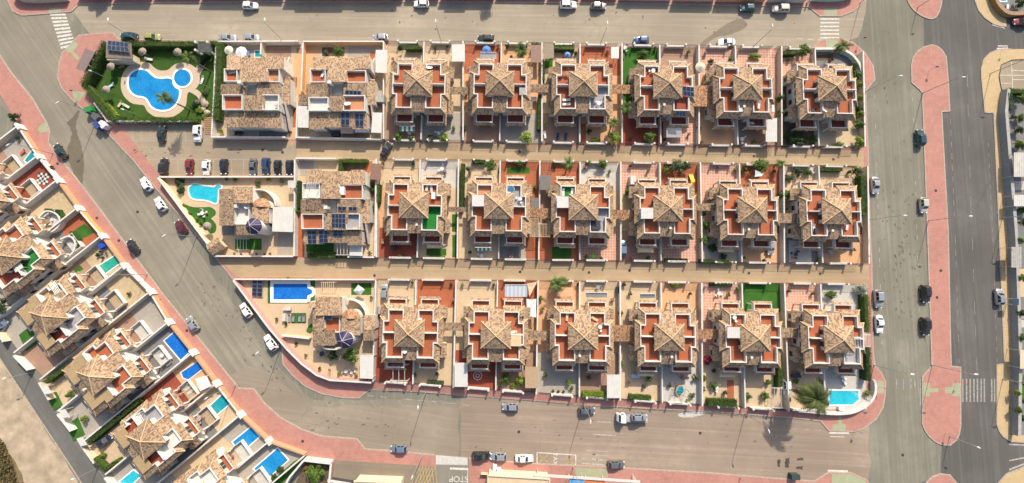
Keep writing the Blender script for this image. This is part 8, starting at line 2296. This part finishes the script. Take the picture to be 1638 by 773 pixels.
flat_house("beige flat roof of the bar at the bottom edge", [(779, 760), (880, 766), (880, 800), (778, 795)], 3.2, plain("beige_roof", (0.52, 0.40, 0.26), 0.85, 0.12))
flat_house("low cream building at the edge of the bottom parking lot", [(566, 769), (642, 772), (642, 810), (566, 810)], 3.0, M_CREAM)
canopy("long white terrace awning of the bar", [(854, 757.5), (1024, 769), (1024, 773), (854, 762)], 2.7, M_ROOFWHITE, "terrace_awning")
canopy("blue cloth canopy of the bar terrace", [(911, 766), (934, 767), (934, 790), (911, 790)], 2.4, plain("blue_cloth3", (0.1, 0.28, 0.5), 0.9), "terrace_awning")
canopy("orange cloth canopy of the bar terrace", [(938, 768), (968, 769), (968, 790), (938, 790)], 2.4, plain("orange_cloth", (0.5, 0.16, 0.06), 0.9), "terrace_awning")
block("air_conditioner", "upper white air conditioning unit on the bar", "air conditioner", 791.5, 749.5, 1.0, 1.3, 1.2, M_PLASTIC, 0.13)
block("air_conditioner", "lower white air conditioning unit on the bar", "air conditioner", 797.5, 755.5, 1.2, 1.2, 1.2, M_PLASTIC, 0.13)
fl = empty("floor_fence", (*G(770, 755), 0.13))
MB().path([(0, 0), tuple(Vector(G(855, 760)) - Vector(G(770, 755)))], 0.06, 0.0, 1.1).build("fence_panel", M_BEIGEC, fl)
for t in range(6):
    q = (Vector(G(855, 760)) - Vector(G(770, 755))) * (t / 5)
    MB().box(q.x - 0.05, q.x + 0.05, q.y - 0.16, q.y - 0.05, 0, 1.2).build("post", M_STEEL, fl)
tag(fl, "low fence round the bar terrace", "fence")
block("rubbish_container", "dark green rubbish container at the bottom right kerb", "bin", 1273.5, 764, 2.0, 1.2, 1.3, plain("bin_dark", (0.04, 0.06, 0.05), 0.5), 0.05, 0)
wall_thing("dark hedge-topped wall of the bottom parking lot", GP([(528, 764), (565, 770)], 0.12), 0.5, 1.4, M_DARK)

sc_ = MB()
rs = random.Random(9)
for i in range(2600):
    t = rs.random()
    x, y = rs.uniform(-40, 34), rs.uniform(700, 790)
    if y < 700 + max(0, x - 2) ** 1.35 * 0.75:
        continue
    leafcard(sc_, Vector((*G(x, y), rs.uniform(0.05, 0.5))), Vector((rs.uniform(-1, 1), rs.uniform(-1, 1), 0.7)), 0.28, rs)
so = sc_.build("undergrowth", leaf("leaf_scrub", (0.05, 0.045, 0.015), (0.11, 0.09, 0.03), (0.2, 0.15, 0.06)))
so["kind"] = "stuff"
so["label"] = "dark dry scrub in the bottom left corner"

# ================================================================== TOP EDGE
R2 = random.Random(3)
x = 128
i = 0
while x < 1290:
    L_ = R2.uniform(45, 95)
    y = -3 + 9 * max(0, (x - 800)) / 600
    h = R2.choice((1.0, 1.4, 1.6, 2.2))
    wall_thing("%s front wall of the row beyond the upper street, counted from the pool side" % (LOTW[i] if i < 13 else "next " * (i - 12) + "thirteenth"), GP([(x, y), (min(1292, x + L_ - 4), y + L_ * 0.01)], 0.12), 0.3, h, (M_PEACH, M_WHITE, M_CREAM)[i % 3], 0.12, group="front walls beyond the upper street")
    x += L_
    i += 1
wall_thing("curved dark wall at the top left corner", GP(smooth_line([(28, -6), (34, 1), (45, 4), (75, 4), (112, 1)], 3), 0.12), 0.4, 1.5, M_CREAM, 0.12)
wall_thing("curved green wall at the top right corner", GP(smooth_line([(1296, 1), (1330, 2), (1350, 0), (1362, -6)], 3), 0.12), 0.5, 1.6, plain("pale_green_render", (0.45, 0.55, 0.47), 0.7, 0.1), 0.12)
for j, (x0, x1, h) in enumerate(((135, 165, 1.9), (470, 548, 2.2), (568, 636, 2.1), (715, 748, 2.2), (1085, 1150, 2.0))):  # unseen blocks, added so that their shadows fall on the upper street
    flat_house("%s unseen block added beyond the upper street to cast shade" % ORD[j], [(x0, -9), (x1, -9), (x1, -26), (x0, -26)], h, M_CREAM, M_CREAM, "shade_block")
plant("tree beyond the upper street whose shadow falls by the second villa", 784, -14, 11, 4.4, L_MID, 0)
plant("tree beyond the upper street near the top left crossing", 153, -16, 8, 4.0, L_MID, 0)
plant("hedge bush beyond the upper street above the fourth villa", 1010, -8, 8, 2.6, L_MID, 1)

# ================================================================== TIDY: drop the building blocks that stand for nothing
def drop(o):
    for c in list(o.children):
        drop(c)
    bpy.data.objects.remove(o)
for o in PROTOS + list(CARP.values()):
    drop(o)
seen = {}
